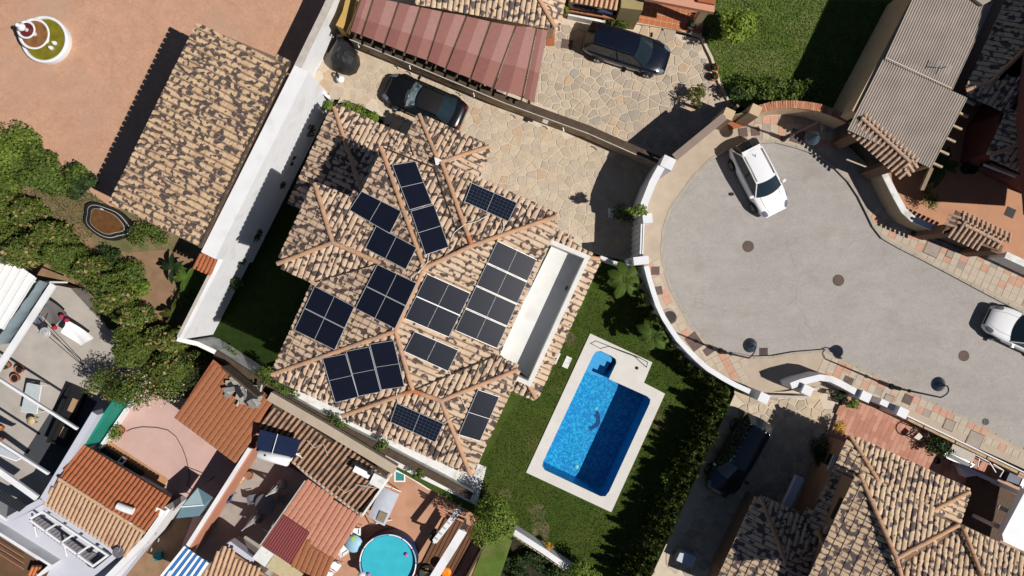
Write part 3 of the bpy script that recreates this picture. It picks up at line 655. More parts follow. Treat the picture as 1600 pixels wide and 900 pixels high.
blades('dry_grass', [(10, 300), (130, 290), (180, 330), (120, 395), (70, 352)], -0.8, 6000, M['blade_dry'], 0.07, 5)

def patch_(x, y, r, seed, z=-0.515):
    g = random.Random(seed); c = P(x, y, z); pts = [Vector((c.x+math.cos(a)*r*g.uniform(.65, 1.25), c.y+math.sin(a)*r*g.uniform(.65, 1.25), 0)) for a in np.linspace(0, 6.283, 19)[:-1]]
    struct('bare_soil', MB().prism(pts, z-.02, z), M['thin_grass'])
M['thin_grass'] = mat('thin_trodden_grass', (0.125, 0.105, 0.050), .95, .35, 5, .5, 40, fine=.3, hue=((0.055, 0.07, 0.018), 2.5))
for i, (x, y, r) in enumerate(((888, 528, .42), (812, 610, .35), (838, 800, .5), (846, 828, .55), (790, 772, .35))): patch_(x, y, r, i)
# ================================================================ THE MAIN HOUSE
HOUSE = thing('villa', 'white villa under mottled hip roofs carrying the black solar panels', 'house', P(640, 450, -0.5))
ZE = 6.6      # upper eaves
ROOF_PTS = dict(K0=(595, 230, ZE), N2=(663, 419, 8.4), N1=(737, 384, 7.9), H=(869, 338, ZE-.05), N3=(618, 517, 8.4), S=(425, 585, ZE), T=(645, 610, 7.55), U=(535, 650, 6.45), V=(689, 626, 7.55),
  X=(735, 741, 6.4), Wp=(809, 577, 6.4), F=(690, 253, ZE), G1=(678, 262, ZE), Lc=(492, 287, ZE), Mm=(520, 379, 7.65), O=(434, 412, ZE), Q=(594, 411, 7.75), R=(491, 441, ZE), VT=(724, 391, 7.75), Jq=(549, 311, 6.85), Kl=(567, 296, ZE))
for _k, _v in list(ROOF_PTS.items()): ROOF_PTS[_k] = (_v[0], _v[1], ZE+(_v[2]-ZE)*0.54)
def R_(*n): return [ROOF_PTS[k] if isinstance(k, str) else k for k in n]
up_roof = obj('roof', MB().prism(PL([(560, 330), (650, 300), (800, 360), (760, 500), (660, 600), (560, 560)], 6.0), 5.5, 6.0), M['deck'], HOUSE, label='upper storey hip roof')
low_roof = obj('roof', MB().prism(PL([(535, 220), (600, 240), (560, 300), (500, 310)], 2.2), 1.7, 2.2), M['deck'], HOUSE, label='lower roof in the shadow of the upper storey')
TL = []; kw = dict(budget=1, rest=TL)
TM, TS, DK = M['tile'], M['tile_sun'], M['deck']
# upper storey
tile_facet(up_roof, R_('K0', 'Kl', 'Jq', 'Q', 'N2'), '-a', TM, DK, **kw, key='KL')
tile_facet(up_roof, R_('K0', 'N2', 'VT', 'G1'), '-b', TM, DK, **kw, key='KU')
tile_facet(up_roof, R_('G1', 'VT', 'N1', 'F'), '-a', TM, DK, **kw)
tile_facet(up_roof, R_('F', 'N1', 'H'), '-b', TM, DK, **kw, key='FU')
TER_HOLE = [(858, 374, 5.9), (922, 402, 5.0), (830, 606, 5.0), (770, 553, 6.1)]
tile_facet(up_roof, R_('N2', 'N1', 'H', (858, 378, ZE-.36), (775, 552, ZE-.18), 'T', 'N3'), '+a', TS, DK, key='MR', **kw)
tile_facet(up_roof, R_('Lc', 'O', 'Mm'), '-a', TM, DK, **kw)
tile_facet(up_roof, R_('Lc', 'Mm', 'Q', 'Jq'), '-b', TM, DK, **kw)
tile_facet(up_roof, R_('O', 'R', 'Q', 'Mm'), '+b', TM, DK, **kw)
tile_facet(up_roof, R_('R', 'S', 'N3', 'N2', 'Q'), '-a', TM, DK, **kw, key='ML')
tile_facet(up_roof, R_('S', (538, 640, ZE-.06), 'T', 'N3'), '+b', TM, DK, **kw, key='SD')
tile_facet(up_roof, R_('U', 'X', 'V', 'T'), '+b', TM, DK, **kw, key='UD')
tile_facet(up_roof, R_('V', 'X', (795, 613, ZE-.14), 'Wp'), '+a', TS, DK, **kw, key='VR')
tile_facet(up_roof, R_('T', 'V', 'Wp', (773, 556, ZE-.14)), '-b', TM, DK, **kw)
# tiled skirt round the roof terrace
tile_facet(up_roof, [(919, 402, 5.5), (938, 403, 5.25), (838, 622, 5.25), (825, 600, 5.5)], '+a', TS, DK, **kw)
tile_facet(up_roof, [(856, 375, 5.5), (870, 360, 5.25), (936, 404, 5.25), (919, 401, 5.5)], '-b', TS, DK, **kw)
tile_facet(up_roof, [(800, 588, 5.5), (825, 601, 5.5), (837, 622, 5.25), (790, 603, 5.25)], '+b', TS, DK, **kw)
def PR(n): return P(*ROOF_PTS[n]) if isinstance(n, str) else P(*n)
for chain, last in [(('K0', 'N2'), None), (('F', 'N1'), M['ridge_red']), (('H', 'N1'), None), (('N1', 'N2'), None), (('N2', 'N3'), None), (('S', 'N3'), None), (('N3', 'T'), None), (('U', 'T'), M['ridge_red']),
                    (('V', 'T'), M['ridge_red']), (('Wp', 'V'), None), (('X', 'V'), None), (('Lc', 'Mm'), None), (('O', 'Mm'), None), (('Mm', 'Q'), None), (((936, 405, 5.28), (919, 402, 5.55)), None), (((837, 622, 5.28), (825, 600, 5.55)), None)]:
    ridge(up_roof, [PR(k) + Vector((0, 0, 0.03)) for k in chain], last=last)
finish_tiles(up_roof, TL, 280)
M['valley'] = mat('dark_lead_or_shadow', (0.03, 0.022, 0.018), .8, .2, 4)
for a, b in (('G1', 'VT'), ('R', 'Q'), ((538, 640, ZE-.06), 'T'), ((773, 556, ZE-.14), 'T'), ('K0', 'G1')):  # valleys; the last pair is the upper eave's shadow line as a dark bar
    p, q = PR(a)+UP*.075, PR(b)+UP*.075; obj('gutter_or_eave_shadow', MB().bar(p, q, 0.075, 0.03), M['valley'], up_roof)
# lower roofs
TL2 = []; kw = dict(budget=1, rest=TL2); ZL = 2.3
A_ = (522, 168, ZL); C_ = (451, 319, ZL); E_ = (655, 179, ZL); D_ = (637, 215, ZL); B_ = (566, 300, 3.25); Fl = (686, 254, 2.85); G_ = (764, 229, ZL)
tile_facet(low_roof, [A_, C_, (474, 330, ZL+.17), (500, 300, 2.72), B_], '-a', TM, DK, **kw)
tile_facet(low_roof, [A_, B_, (600, 236, 2.75), (648, 250, 2.62), D_], '-b', TM, DK, **kw)
tile_facet(low_roof, [E_, D_, (648, 250, 2.62), (680, 264, 2.85), Fl], '-a', TM, DK, **kw)
tile_facet(low_roof, [E_, Fl, G_], '-b', TM, DK, **kw)
tile_facet(low_roof, [G_, Fl, (700, 262, 2.78), (748, 274, 2.33)], '+a', TS, DK, **kw)
for a, b in ((A_, B_), (E_, Fl), (G_, Fl)): ridge(low_roof, [P(*a)+Vector((0, 0, .03)), P(*b)+Vector((0, 0, .03))])
finish_tiles(low_roof, TL2, 120)
for a, b in ((D_, (648, 250, 2.62)), ((648, 250, 2.62), (680, 264, 2.85))): obj('gutter_or_eave_shadow', MB().bar(P(*a)+UP*.075, P(*b)+UP*.075, 0.075, 0.03), M['valley'], low_roof)  # one valley, then the upper eave's shadow line as a dark bar
obj('flashing', MB().prism(PL([(679, 246), (690, 250), (690, 260), (681, 258)], 3.2), 3.05, 3.28), M['white_wall'], low_roof)
# walls (kept back under the eaves)
def hw(pts, z0, z1, nm='wall'): return obj(nm, MB().prism(pts, z0, z1), M['white_wall'], HOUSE)
def eav(n): return Vector((P(*ROOF_PTS[n]).x, P(*ROOF_PTS[n]).y, 0))
inn = 0.45
def sh(v, a, b): return v + A3*a + B3*b
hw([sh(eav('K0'), inn, inn), sh(eav('G1'), -.1, inn), sh(eav('F'), inn, inn), sh(eav('H'), -inn, inn), sh(eav('H'), -inn, 2.2), sh(eav('Wp'), -2.6, -.5), sh(eav('X'), -inn, -inn), sh(eav('U'), inn, -inn), sh(eav('U'), inn, -2.5), sh(eav('S'), inn, -inn), sh(eav('R'), inn, 0.2), sh(eav('O'), inn, -inn), sh(eav('Lc'), inn, inn), sh(eav('Jq'), .2, inn), sh(eav('Kl'), inn, 0)], -2.1, 6.25)
eA, eC, eD, eE, eG = [Vector((P(*q).x, P(*q).y, 0)) for q in (A_, C_, D_, E_, G_)]
hw([sh(eA, .4, .4), sh(eD, 0, .4), sh(eD, 1.5, 3.4), sh(eC, 4.0, 1.0), sh(eC, .4, -.2)], -2.1, 2.15)
hw([sh(eE, .4, .4), sh(eG, -.35, .4), sh(eG, -.35, 1.6), sh(eD, 1.0, 2.0), sh(eD, .4, 0)], -2.1, 2.15)
# roof terrace sunk into the sunny slope
TER = thing_part = obj('terrace', MB().prism(PL([(862, 384), (915, 405), (828, 594), (779, 552)], 4.75), 3.0, 4.75), mat('terrace_render', (0.62, 0.62, 0.60), 0.85, 0.07, 1.0, 0.1, 25, fine=0.03, spots=((0.44, 0.43, 0.41), 1.1, 0.60, 0.2, 0.6)), HOUSE, label='roof terrace sunk into the sunny slope')
M['parapet'] = mat('parapet_paint', (0.66, 0.64, 0.61), 0.85, 0.08, 2)
tl_, tr_, br_, bl_ = P(859, 377, 5.7), P(918, 402, 5.7), P(827, 600, 5.7), P(779, 556, 5.7)
obj('parapet', MB().ribbon([bl_+B3*0.6-A3*0.2, br_, tr_, tl_], 0.22, 3.2, 5.7), M['parapet'], TER)
obj('parapet', MB().ribbon([tl_+B3*0.14, bl_], 0.10, 3.2, 6.05), M['white_wall'], TER)
obj('drain_pipe', MB().tube([P(884, 452, 4.7), P(886, 448, 5.2)], 0.05, 8), M['black'], TER)
# solar panels: each module is a thing (frame, two half fields of cells)
SOL = mat('photovoltaic_grid', (0.0085, 0.0108, 0.021), 0.34, 0.10, 2.0, spec=0.08)
SOL2 = mat('photovoltaic_grid_polycrystalline', (0.008, 0.012, 0.026), 0.34, 0.18, 9.0, spec=0.05)
CELL = mat('cell_grid_line', (0.07, 0.075, 0.09), 0.4, 0.0)
def module(c4, label, grp, m=SOL, lines=False):
    "c4: corners in order; the seam between the half fields crosses the long side"
    p = [Vector(x) for x in c4]; t = thing('solar_module', label, 'solar panel', sum(p, Vector())/4, grp)
    n = (p[1]-p[0]).cross(p[3]-p[0]).normalized(); n = n if n.z > 0 else -n
    def bl(u, v): return (p[0]*(1-u)+p[1]*u)*(1-v) + (p[3]*(1-u)+p[2]*u)*v
    Lu, Lv = (p[1]-p[0]).length, (p[3]-p[0]).length; w = 0.011; fr = MB()
    for a, b in (((0, 0), (1, 0)), ((1, 0), (1, 1)), ((1, 1), (0, 1)), ((0, 1), (0, 0))): fr.bar(bl(*a), bl(*b), w*2, 0.04)
    obj('frame', fr, M['alu'], t)
    eu, ev = w/Lu, w/Lv
    for a, b in ((eu, 0.5-0.007), (0.5+0.007, 1-eu)):
        q = [bl(a, ev)+n*.012, bl(b, ev)+n*.012, bl(b, 1-ev)+n*.012, bl(a, 1-ev)+n*.012]; f = obj('cell_field', MB().poly(q).poly([x-n*.02 for x in q][::-1]), m, t)
        if lines:
            g = MB()
            for k in range(1, 6): g.bar(bl(a, k/6)+n*.014, bl(b, k/6)+n*.014, 0.012, 0.003)
            for k in range(1, 6): u = a+(b-a)*k/6; g.bar(bl(u, ev)+n*.0145, bl(u, 1-ev)+n*.0145, 0.010, 0.003)
            obj('cell_grid', g, CELL, f)
    g = MB().bar(bl(0.5, ev)+n*.012, bl(0.5, 1-ev)+n*.012, 0.018, 0.004); obj('centre_seam', g, M['alu'], t)
    rl = MB()
    for v in (0.25, 0.75): rl.bar(bl(0.03, v)-n*0.05, bl(0.97, v)-n*0.05, 0.04, 0.05)
    obj('mounting_rail', rl, M['alu'], t)
    return t
def on_plane(px, py, z0, corner=None): return P(px, py, z0)
PG = 'solar panels on the mottled roofs'
def array(key, q, nv, labels, **k):
    "q: four photo corners of a block; u runs along the long module side; nv modules stacked along v"
    c = [RP(key, x, y) for x, y in q]
    def bl(u, v): return (c[0]*(1-u)+c[1]*u)*(1-v) + (c[3]*(1-u)+c[2]*u)*v
    for i in range(nv):
        a, b = (i/nv+0.006, (i+1)/nv-0.006) if nv > 1 else (0, 1); module([bl(0, a), bl(1, a), bl(1, b), bl(0, b)], labels[i], PG, **k)
array('KL', [(565, 299), (627, 330), (609, 365), (546, 328)], 1, ['solar panel on the shaded side slope, higher of the two by the lower roof'])
array('KL', [(588, 353), (651, 387), (634, 421), (571, 388)], 1, ['solar panel on the shaded side slope, lower of the two beside the ridge'])
array('ML', [(590, 413), (651, 442), (617, 514), (555, 482)], 2, ['solar panel just left of the main ridge, upper of its pair', 'solar panel just left of the main ridge, lower of its pair'])
array('ML', [(492, 447), (554, 479), (523, 547), (460, 516)], 2, ['solar panel at the eaves above the dark garden, upper of its pair', 'solar panel at the eaves above the dark garden, lower of its pair'])
array('KU', [(613, 258), (640, 328), (675, 318), (649, 252)], 1, ['upper solar panel in the upright column along the long hip ridge'])
array('KU', [(642, 330), (665, 398), (701, 386), (678, 320)], 1, ['lower solar panel in the upright column along the long hip ridge'])
array('FU', [(737, 286), (808, 317), (794, 346), (726, 315)], 1, ['cell patterned solar panel nearest the stone driveway'], m=SOL2, lines=True)
array('MR', [(668, 428), (735, 458), (701, 527), (633, 498)], 2, ['solar panel right of the main ridge, upper of its pair', 'solar panel right of the main ridge, lower of its pair'])
array('MR', [(778, 376), (839, 405), (776, 545), (711, 517)], 4, ['solar panel beside the roof terrace, first of four from the top', 'solar panel beside the roof terrace, second of four from the top', 'solar panel beside the roof terrace, third of four from the top', 'solar panel beside the roof terrace, fourth from the top of its column'])
array('MR', [(648, 518), (716, 547), (700, 580), (632, 549)], 1, ['single solar panel on the sunny slope below the pair at the main ridge'])
array('SD', [(504, 560), (524, 629), (560, 620), (540, 553)], 1, ['leftmost of three side by side solar panels on the south slope'])
array('SD', [(541, 549), (560, 619), (595, 612), (577, 542)], 1, ['middle one of three side by side solar panels on the south slope'])
array('SD', [(578, 538), (596, 609), (632, 604), (615, 532)], 1, ['rightmost of three side by side solar panels on the south slope'])
array('UD', [(620, 630), (693, 662), (680, 691), (610, 659)], 1, ['solar panel on the lowest south slope, with fine vertical lines'], m=SOL2, lines=True)
array('VR', [(747, 609), (717, 679), (750, 689), (780, 620)], 1, ['upright solar panel on the sunny slope over the lawn'])
# conduits between the panels
def cable(pts, zz, lb):
    path = [RP(k, x, y, 0.14) for (x, y), k in zip(pts, zz)]; sm_ = []
    for i in range(len(path)-1):
        for k in range(4): sm_.append(path[i].lerp(path[i+1], k/4))
    single('cable_conduit', MB().tube(sm_+[path[-1]], 0.022, 6), M['cable'], lb, 'cable', 'pale cable conduits on the roof')
cable([(763, 336), (745, 346), (725, 351), (710, 363), (704, 378)], ('FU', 'FU', 'FU', 'KU', 'KU'), 'pale conduit running from the cell patterned panel across the hip')
cable([(786, 345), (787, 357), (778, 372)], ('FU', 'FU', 'MR'), 'short pale conduit over the hip beside the roof terrace array')
cable([(670, 398), (668, 410), (655, 424), (643, 432), (642, 440), (650, 441)], ('KU', 'KU', 'MR', 'ML', 'ML', 'ML'), 'curled pale conduit at the end of the main ridge')
cable([(702, 582), (712, 598), (722, 625), (729, 641)], ('MR', 'MR', 'VR', 'VR'), 'pale conduit dropping over the valley to the panel above the lawn')
cable([(621, 608), (619, 618), (622, 629)], ('SD', 'UD', 'UD'), 'short pale conduit between the two south slopes')
cable([(694, 662), (704, 655), (712, 652)], ('UD', 'UD', 'VR'), 'short pale conduit crossing the corner hip')
# ---------------------------------------------------------------- pool
Z0 = -0.50
POOLW = [(926, 556), (931, 549), (938, 548), (955, 556), (962, 561), (963, 567), (951, 592), (1011, 619), (1016, 624), (1015, 630), (952, 767), (946, 775), (938, 775), (851, 734), (847, 728), (849, 720)]
POOL = thing('swimming_pool', 'blue mosaic swimming pool with a stepped nook and pale stone surround', 'swimming pool', P(930, 660, Z0))
wat = [P(x, y, Z0) for x, y in POOLW]; out = PL([(922, 521), (1019, 566), (1006, 598), (1039, 615), (955, 800), (822, 738)], Z0)
cop = obj('surround', ring_slab(out, wat, Z0-0.05, Z0+0.045), mat('pale_pool_stone', (0.57, 0.545, 0.515), 0.85, 0.07, 1.5, 0.1, 30, fine=0.04), POOL)
M['mosaic'] = None
def mosaic():
    m = bpy.data.materials.new('blue_glass_mosaic'); m.use_nodes = True; N = m.node_tree.nodes; L = m.node_tree.links; b = N["Principled BSDF"]
    g = N.new("ShaderNodeNewGeometry"); v = N.new("ShaderNodeTexVoronoi"); v.inputs["Scale"].default_value = 9.0; L.new(g.outputs["Position"], v.inputs["Vector"])
    n = N.new("ShaderNodeTexNoise"); n.inputs["Scale"].default_value = 5.0; n.inputs["Detail"].default_value = 3; L.new(g.outputs["Position"], n.inputs["Vector"])
    mu = N.new("ShaderNodeMath"); mu.operation = 'MULTIPLY'; L.new(v.outputs["Distance"], mu.inputs[0]); L.new(n.outputs["Fac"], mu.inputs[1])
    r = N.new("ShaderNodeValToRGB"); L.new(mu.outputs[0], r.inputs[0]); e = r.color_ramp.elements
    e[0].position = 0.06; e[0].color = (0.003, 0.155, 0.43, 1); e[1].position = 0.42; e[1].color = (0.03, 0.42, 0.62, 1)
    x = r.color_ramp.elements.new(0.2); x.color = (0.005, 0.225, 0.50, 1)
    L.new(r.outputs[0], b.inputs["Base Color"]); b.inputs["Roughness"].default_value = 0.4; return m
M['mosaic'] = mosaic()
DEP = 1.95
inw = wat; n = len(inw)
shell = MB(); zb = Z0-DEP; a_ = sum(inw[i].x*inw[(i+1) % n].y-inw[(i+1) % n].x*inw[i].y for i in range(n))
loop = inw if a_ > 0 else inw[::-1]
shell.add([(p.x, p.y, Z0+0.04) for p in loop]+[(p.x, p.y, zb) for p in loop], [(i, i+n, (i+1) % n+n, (i+1) % n) for i in range(n)])
shell.add([(p.x, p.y, zb) for p in loop], [tuple(range(n))])
obj('basin', shell, M['mosaic'], POOL)
c0 = P(944, 553, Z0)
for i in range(4):
    d0 = 0.36*i
    f0 = P(942, 555, Z0)+B3*(d0-0.15); q = [f0-A3*0.52, f0+A3*0.62, f0+A3*0.62+B3*0.36, f0-A3*0.52+B3*0.36]
    obj('step', MB().prism(q, zb, Z0-0.22-0.28*i, bev=0.02), mat('pale_blue_mosaic_%d' % i, (0.10, 0.36, 0.62), 0.5, 0.12, 9), POOL)
def water(name, tint, rough=0.02, bscale=3.0, k=0.9, bump=0.12):
    m = bpy.data.materials.new(name); m.use_nodes = True; N = m.node_tree.nodes; L = m.node_tree.links
    for x in list(N): N.remove(x)
    o = N.new("ShaderNodeOutputMaterial"); t = N.new("ShaderNodeBsdfTransparent"); t.inputs[0].default_value = (*tint, 1); g = N.new("ShaderNodeBsdfGlossy"); g.inputs["Roughness"].default_value = rough
    fr = N.new("ShaderNodeFresnel"); fr.inputs["IOR"].default_value = 1.33; bp = N.new("ShaderNodeBump"); bp.inputs["Strength"].default_value = bump; bp.inputs["Distance"].default_value = 0.1
    ns = N.new("ShaderNodeTexNoise"); ns.inputs["Scale"].default_value = bscale; ns.inputs["Detail"].default_value = 3; ge = N.new("ShaderNodeNewGeometry"); L.new(ge.outputs["Position"], ns.inputs["Vector"])
    L.new(ns.outputs["Fac"], bp.inputs["Height"]); L.new(bp.outputs[0], g.inputs["Normal"]); L.new(bp.outputs[0], fr.inputs["Normal"])
    mx = N.new("ShaderNodeMixShader"); L.new(fr.outputs[0], mx.inputs[0]); L.new(t.outputs[0], mx.inputs[1]); L.new(g.outputs[0], mx.inputs[2]); L.new(mx.outputs[0], o.inputs[0]); return m
obj('water', MB().poly([Vector((p.x, p.y, Z0-0.10)) for p in loop]), water('pool_water', (0.72, 0.93, 0.98)), POOL)
dol = [(929, 638), (934, 640), (936, 645), (938, 652), (938, 660), (935, 666), (930, 669), (925, 671), (922, 674), (921, 669), (918, 668), (923, 666), (928, 663), (931, 658), (931, 652), (927, 650), (931, 647)]
obj('dolphin_mosaic', MB().prism([P(x, y, zb) for x, y in dol], zb-0.01, zb+0.006), mat('navy_mosaic', (0.006, 0.05, 0.18), 0.5, 0.3, 9), POOL)
obj('bubble_mosaic', MB().prism([P(932+2.6*math.cos(a), 641+3*math.sin(a)-2, zb) for a in np.linspace(0, 6.28, 9)[:-1]], zb-0.01, zb+0.008), mat('pale_mosaic', (0.2, 0.5, 0.55), 0.5, 0.4, 12), POOL)
obj('drain_cover', MB().lathe([(0.13, 0), (0.13, 0.02), (0.001, 0.02)], P(901, 729, zb), 16), mat('pale_mosaic_drain', (0.35, 0.6, 0.6), 0.5, 0.3, 9), POOL)
t = thing('pool_handrail', 'thin dark handrail on the pool surround beside the steps', 'handrail', P(975, 550, Z0))
rp = [P(939, 545, Z0+0.04), P(940, 544, Z0+0.75), P(951, 541, Z0+0.85), P(976, 551, Z0+0.85), P(1001, 560, Z0+0.85), P(1012, 566, Z0+0.8), P(1010, 574, Z0+0.04)]
obj('rail', MB().tube(rp, 0.022, 7), M['steel'], t)
for q in (rp[3], rp[4]): obj('post', MB().tube([q, Vector((q.x, q.y, Z0+0.04))], 0.02, 7), M['steel'], t)
single('pool_skimmer_lid', MB().lathe([(0.09, 0.0), (0.09, 0.05), (0.001, 0.055)], P(995, 575, Z0+0.03), 14), M['black'], 'small black round lid on the pool surround by the handrail', 'lid')
for x, y, lb in ((868, 559, 'white stepping slab in the lawn nearest the villa eaves'), (886, 566, 'white stepping slab in the lawn nearest the pool')):
    single('stepping_slab', MB().box(P(x, y, Z0-0.03), 0.34, 0.66, 0.05, A3), M['white_dirty'], lb, 'slab', 'stepping slabs in the lawn')
# ================================================================ WALLS, GATES, LAMPS
M['beige_wall'] = mat('beige_render', (0.50, 0.37, 0.235), 0.9, 0.12, 1.5, 0.2, 25)
M['stone_wall'] = mat('rough_brown_wall', (0.43, 0.325, 0.21), 0.95, 0.22, 2.5, 0.5, 20, spots=((0.16, 0.115, 0.075), 1.4, 0.52, 0.2, 0.7))
M['dark_top'] = mat('dark_weathered_coping', (0.075, 0.052, 0.035), 0.95, 0.3, 3, 0.5, 25)
M['brick'] = mat('red_brick', (0.38, 0.16, 0.085), 0.85, 0.2, 6, 0.2, 40)
M['brick2'] = mat('pale_brick', (0.46, 0.24, 0.145), 0.85, 0.2, 6, 0.2, 40)
M['gate'] = mat('taupe_gate_paint', (0.235, 0.175, 0.145), 0.7, 0.08, 2)
t = thing('garden_wall', 'tall white wall between the tiled carport and the sunken garden', 'wall', P(390, 250, -2))
obj('wall', MB().ribbon([P(460, 102, 3.35)+A3*.4, P(314, 394, 3.35)+A3*.4], 0.80, -3.4, 3.35), M['white_wall'], t)
obj('wall', MB().ribbon([P(556, -90, 1.9), P(509, 14, 1.9), P(464, 106, 1.9)], 0.30, -3.4, 1.9), M['white_wall'], t)
obj('coping', MB().ribbon([P(556, -90, 1.95), P(509, 14, 1.95), P(465, 104, 1.95)], 0.38, 1.90, 1.97), M['coping'], t)
obj('wall', MB().ribbon([P(349, 396, 1.9), P(331, 431, 1.9), P(282, 528, 1.9)], 0.30, -3.4, 1.9), M['white_wall'], t)
obj('coping', MB().ribbon([P(330, 431, 1.93), P(281, 528, 1.93)], 0.16, 1.9, 1.95, off=-0.1), M['coping'], t)
obj('wall', MB().ribbon([P(470, 118, .9), P(492, 132, .9), P(512, 150, 0.2)], 0.16, -3.4, [.9, .5, -.2]), M['white_wall'], t)
cap = thing('wall_canopy', 'little red tiled canopy on the white wall below the carport', 'canopy', P(322, 412, 1.9)); TC = []
tile_facet(cap, [(316, 395, 2.6), (343, 398, 2.45), (330, 429, 2.45), (303, 414, 2.6)], '+b', M['terra'], M['terra'], w=0.2, expo=0.4, barrel=0.17, bh=0.06, budget=1, rest=TC); finish_tiles(cap, TC, 60)
obj('wall', MB().prism(PL([(318, 397), (341, 400), (329, 427), (306, 414)], 2.2), 0.5, 2.3), M['white_wall'], cap)
t = thing('dividing_wall', 'brown stone wall with dark top between the two paved driveways', 'wall', P(790, 158, -0.5))
DW = [(548, 55), (642, 93), (791, 155), (920, 202), (1034, 252)]
obj('wall', MB().ribbon(PL(DW, 1.1), 0.36, -3.4, 1.05), M['stone_wall'], t)
obj('coping', MB().ribbon(PL(DW, 1.12), 0.42, 1.05, 1.11), M['dark_top'], t)
lp = [P(x-2, y+6.2, 1.12) for x, y in DW]
obj('coping_edge', MB().ribbon(lp, 0.05, 1.04, 1.125), M['coping'], t)
for i, (x, y) in enumerate([(560, 69), (575, 77), (640, 103), (660, 112), (740, 146), (828, 182), (880, 200), (958, 233)]):
    obj('wall_hook', MB().tube([P(x, y, 0.9), P(x, y+1, 0.7), P(x+1, y+5, 0.6)], 0.035, 6), M['steel'] if i % 2 else M['white_plastic'], t)
b = thing('meter_box', 'small white meter box fixed to the wall between the driveways', 'box', P(852, 190, 0.3))
obj('body', MB().box(P(852, 190, 0.5), 0.26, 0.16, 0.34), M['white_plastic'], b); obj('hood', MB().box(P(852, 190, 0.85), 0.3, 0.22, 0.04), M['coping'], b)
t = thing('boundary_wall', 'white garden wall with rough brown top along the south of the villa', 'wall', P(560, 690, -0.5))
SB = [(336, 552), (440, 620), (520, 664), (603, 705), (700, 756), (737, 776)]
obj('wall', MB().ribbon(PL(SB, .3), 0.36, -3.4, 0.25), M['white_dirty'], t); obj('coping', MB().ribbon(PL(SB, .35), 0.42, 0.25, 0.36), M['dark_top'], t)
obj('wall', MB().ribbon([P(282, 529, .8), P(310, 537, .6), P(338, 552, .4)], 0.24, -3.4, [1.2, .7, .3]), M['white_dirty'], t)
t = thing('boundary_wall', 'short white wall with brown fence top between the clipped tree and the lime bush', 'wall', P(850, 860, -0.5))
obj('wall', MB().ribbon(PL([(803, 832), (850, 862), (900, 897)], 0.5), 0.3, -3.4, 0.45), M['white_wall'], t)
for i in range(16):
    p = P(803, 838, 0.5).lerp(P(900, 903, 0.5), i/15); obj('fence_board', MB().box(Vector((p.x, p.y, -1.9)), 0.2, 0.05, 2.4, P(900, 903, 0.5)-P(803, 838, 0.5)), M['stone_wall'], t)
CW = [(1010, 416), (1015, 436), (1021, 456), (1028, 477), (1037, 496), (1047, 512), (1060, 531), (1076, 548), (1090, 562), (1106, 576), (1130, 591), (1150, 602), (1172, 612)]
t = thing('street_wall', 'curved white wall around the palm garden at the turning circle', 'wall', P(1060, 531, 0))
obj('wall', MB().ribbon(PL(CW, 2.2), 0.26, -0.6, 2.2), M['white_wall'], t); obj('end_pillar', MB().box(P(1171, 612, -0.1), 0.55, 0.5, 2.36, A3), M['white_wall'], t)
t = thing('street_wall', 'white wall with square pillars beside the villa driveway gate', 'wall', P(1020, 290, 0))
obj('wall', MB().ribbon(PL([(1035, 258), (1020, 285), (1007, 318), (1004, 338)], 2.5), 0.38, -0.6, 2.5), M['white_wall'], t)
for x, y, w, h in ((1044, 254, 0.66, 0.62), (1012, 341, 0.5, 0.5), (1002, 407, 0.8, 0.42)): obj('pillar', MB().box(P(x, y, 2.62)-Vector((0, 0, 3.2)), w, h, 3.2, (1, 0.1, 0) if y > 300 else A3), M['white_wall'], t)
t = thing('sliding_gate', 'pale sliding gate across the villa driveway', 'gate', P(1000, 375, 0))
obj('panel', MB().ribbon(PL([(1003, 349), (1001, 400)], 2.25), 0.10, -0.45, 2.25), M['white_wall'], t)
obj('rail', MB().ribbon(PL([(1006, 349), (1004, 400)], 2.3), 0.05, 2.1, 2.3), M['white_plastic'], t)
for i in range(6): p = P(1002, 351, 2.2).lerp(P(1000, 398, 2.2), i/5); obj('post', MB().box(Vector((p.x-.07, p.y, -.45)), .04, .08, 2.6, (1, 0, 0)), M['white_plastic'], t)
single('wall_light', MB().lathe([(0.05, 0), (0.13, 0.05), (0.16, 0.16), (0.10, 0.28), (0.01, 0.31)], P(981, 410, 1.6), 14), M['white_plastic'], 'small round white wall light at the corner of the villa gate', 'lamp')
single('garden_wall', MB().ribbon(PL([(938, 402), (985, 419), (1002, 424)], 0.9), 0.2, -0.7, 0.9), M['white_dirty'], 'low white wall between the palm garden and the villa driveway', 'wall')
t = thing('sliding_gate', 'long taupe gate of the upper driveway throwing a broad shadow', 'gate', P(1092, 215, 0))
obj('panel', MB().ribbon(PL([(1054, 246), (1132, 182)], 2.5), 0.12, -0.5, 2.5), M['gate'], t)
obj('top_rail', MB().ribbon(PL([(1054, 246), (1132, 182)], 2.55), 0.40, 2.42, 2.55), M['gate'], t)
for i in range(5): p = P(1054, 246, 0).lerp(P(1132, 182, 0), i/4); obj('stile', MB().box(Vector((p.x, p.y, -.5)), .1, .16, 2.9, P(1132, 182, 0)-P(1054, 246, 0)), M['gate'], t)
t = thing('street_wall', 'curved beige wall with brick coping around the big lawn', 'wall', P(1250, 166, 0))
BW = [(1184, 171), (1205, 165), (1223, 163), (1243, 163), (1263, 165), (1280, 168), (1297, 174), (1312, 180), (1326, 187)]
obj('wall', MB().ribbon(PL(BW, 1.7), 0.30, -0.6, 1.62), M['beige_wall'], t)
bw = PL(BW, 1.7); tot = 0
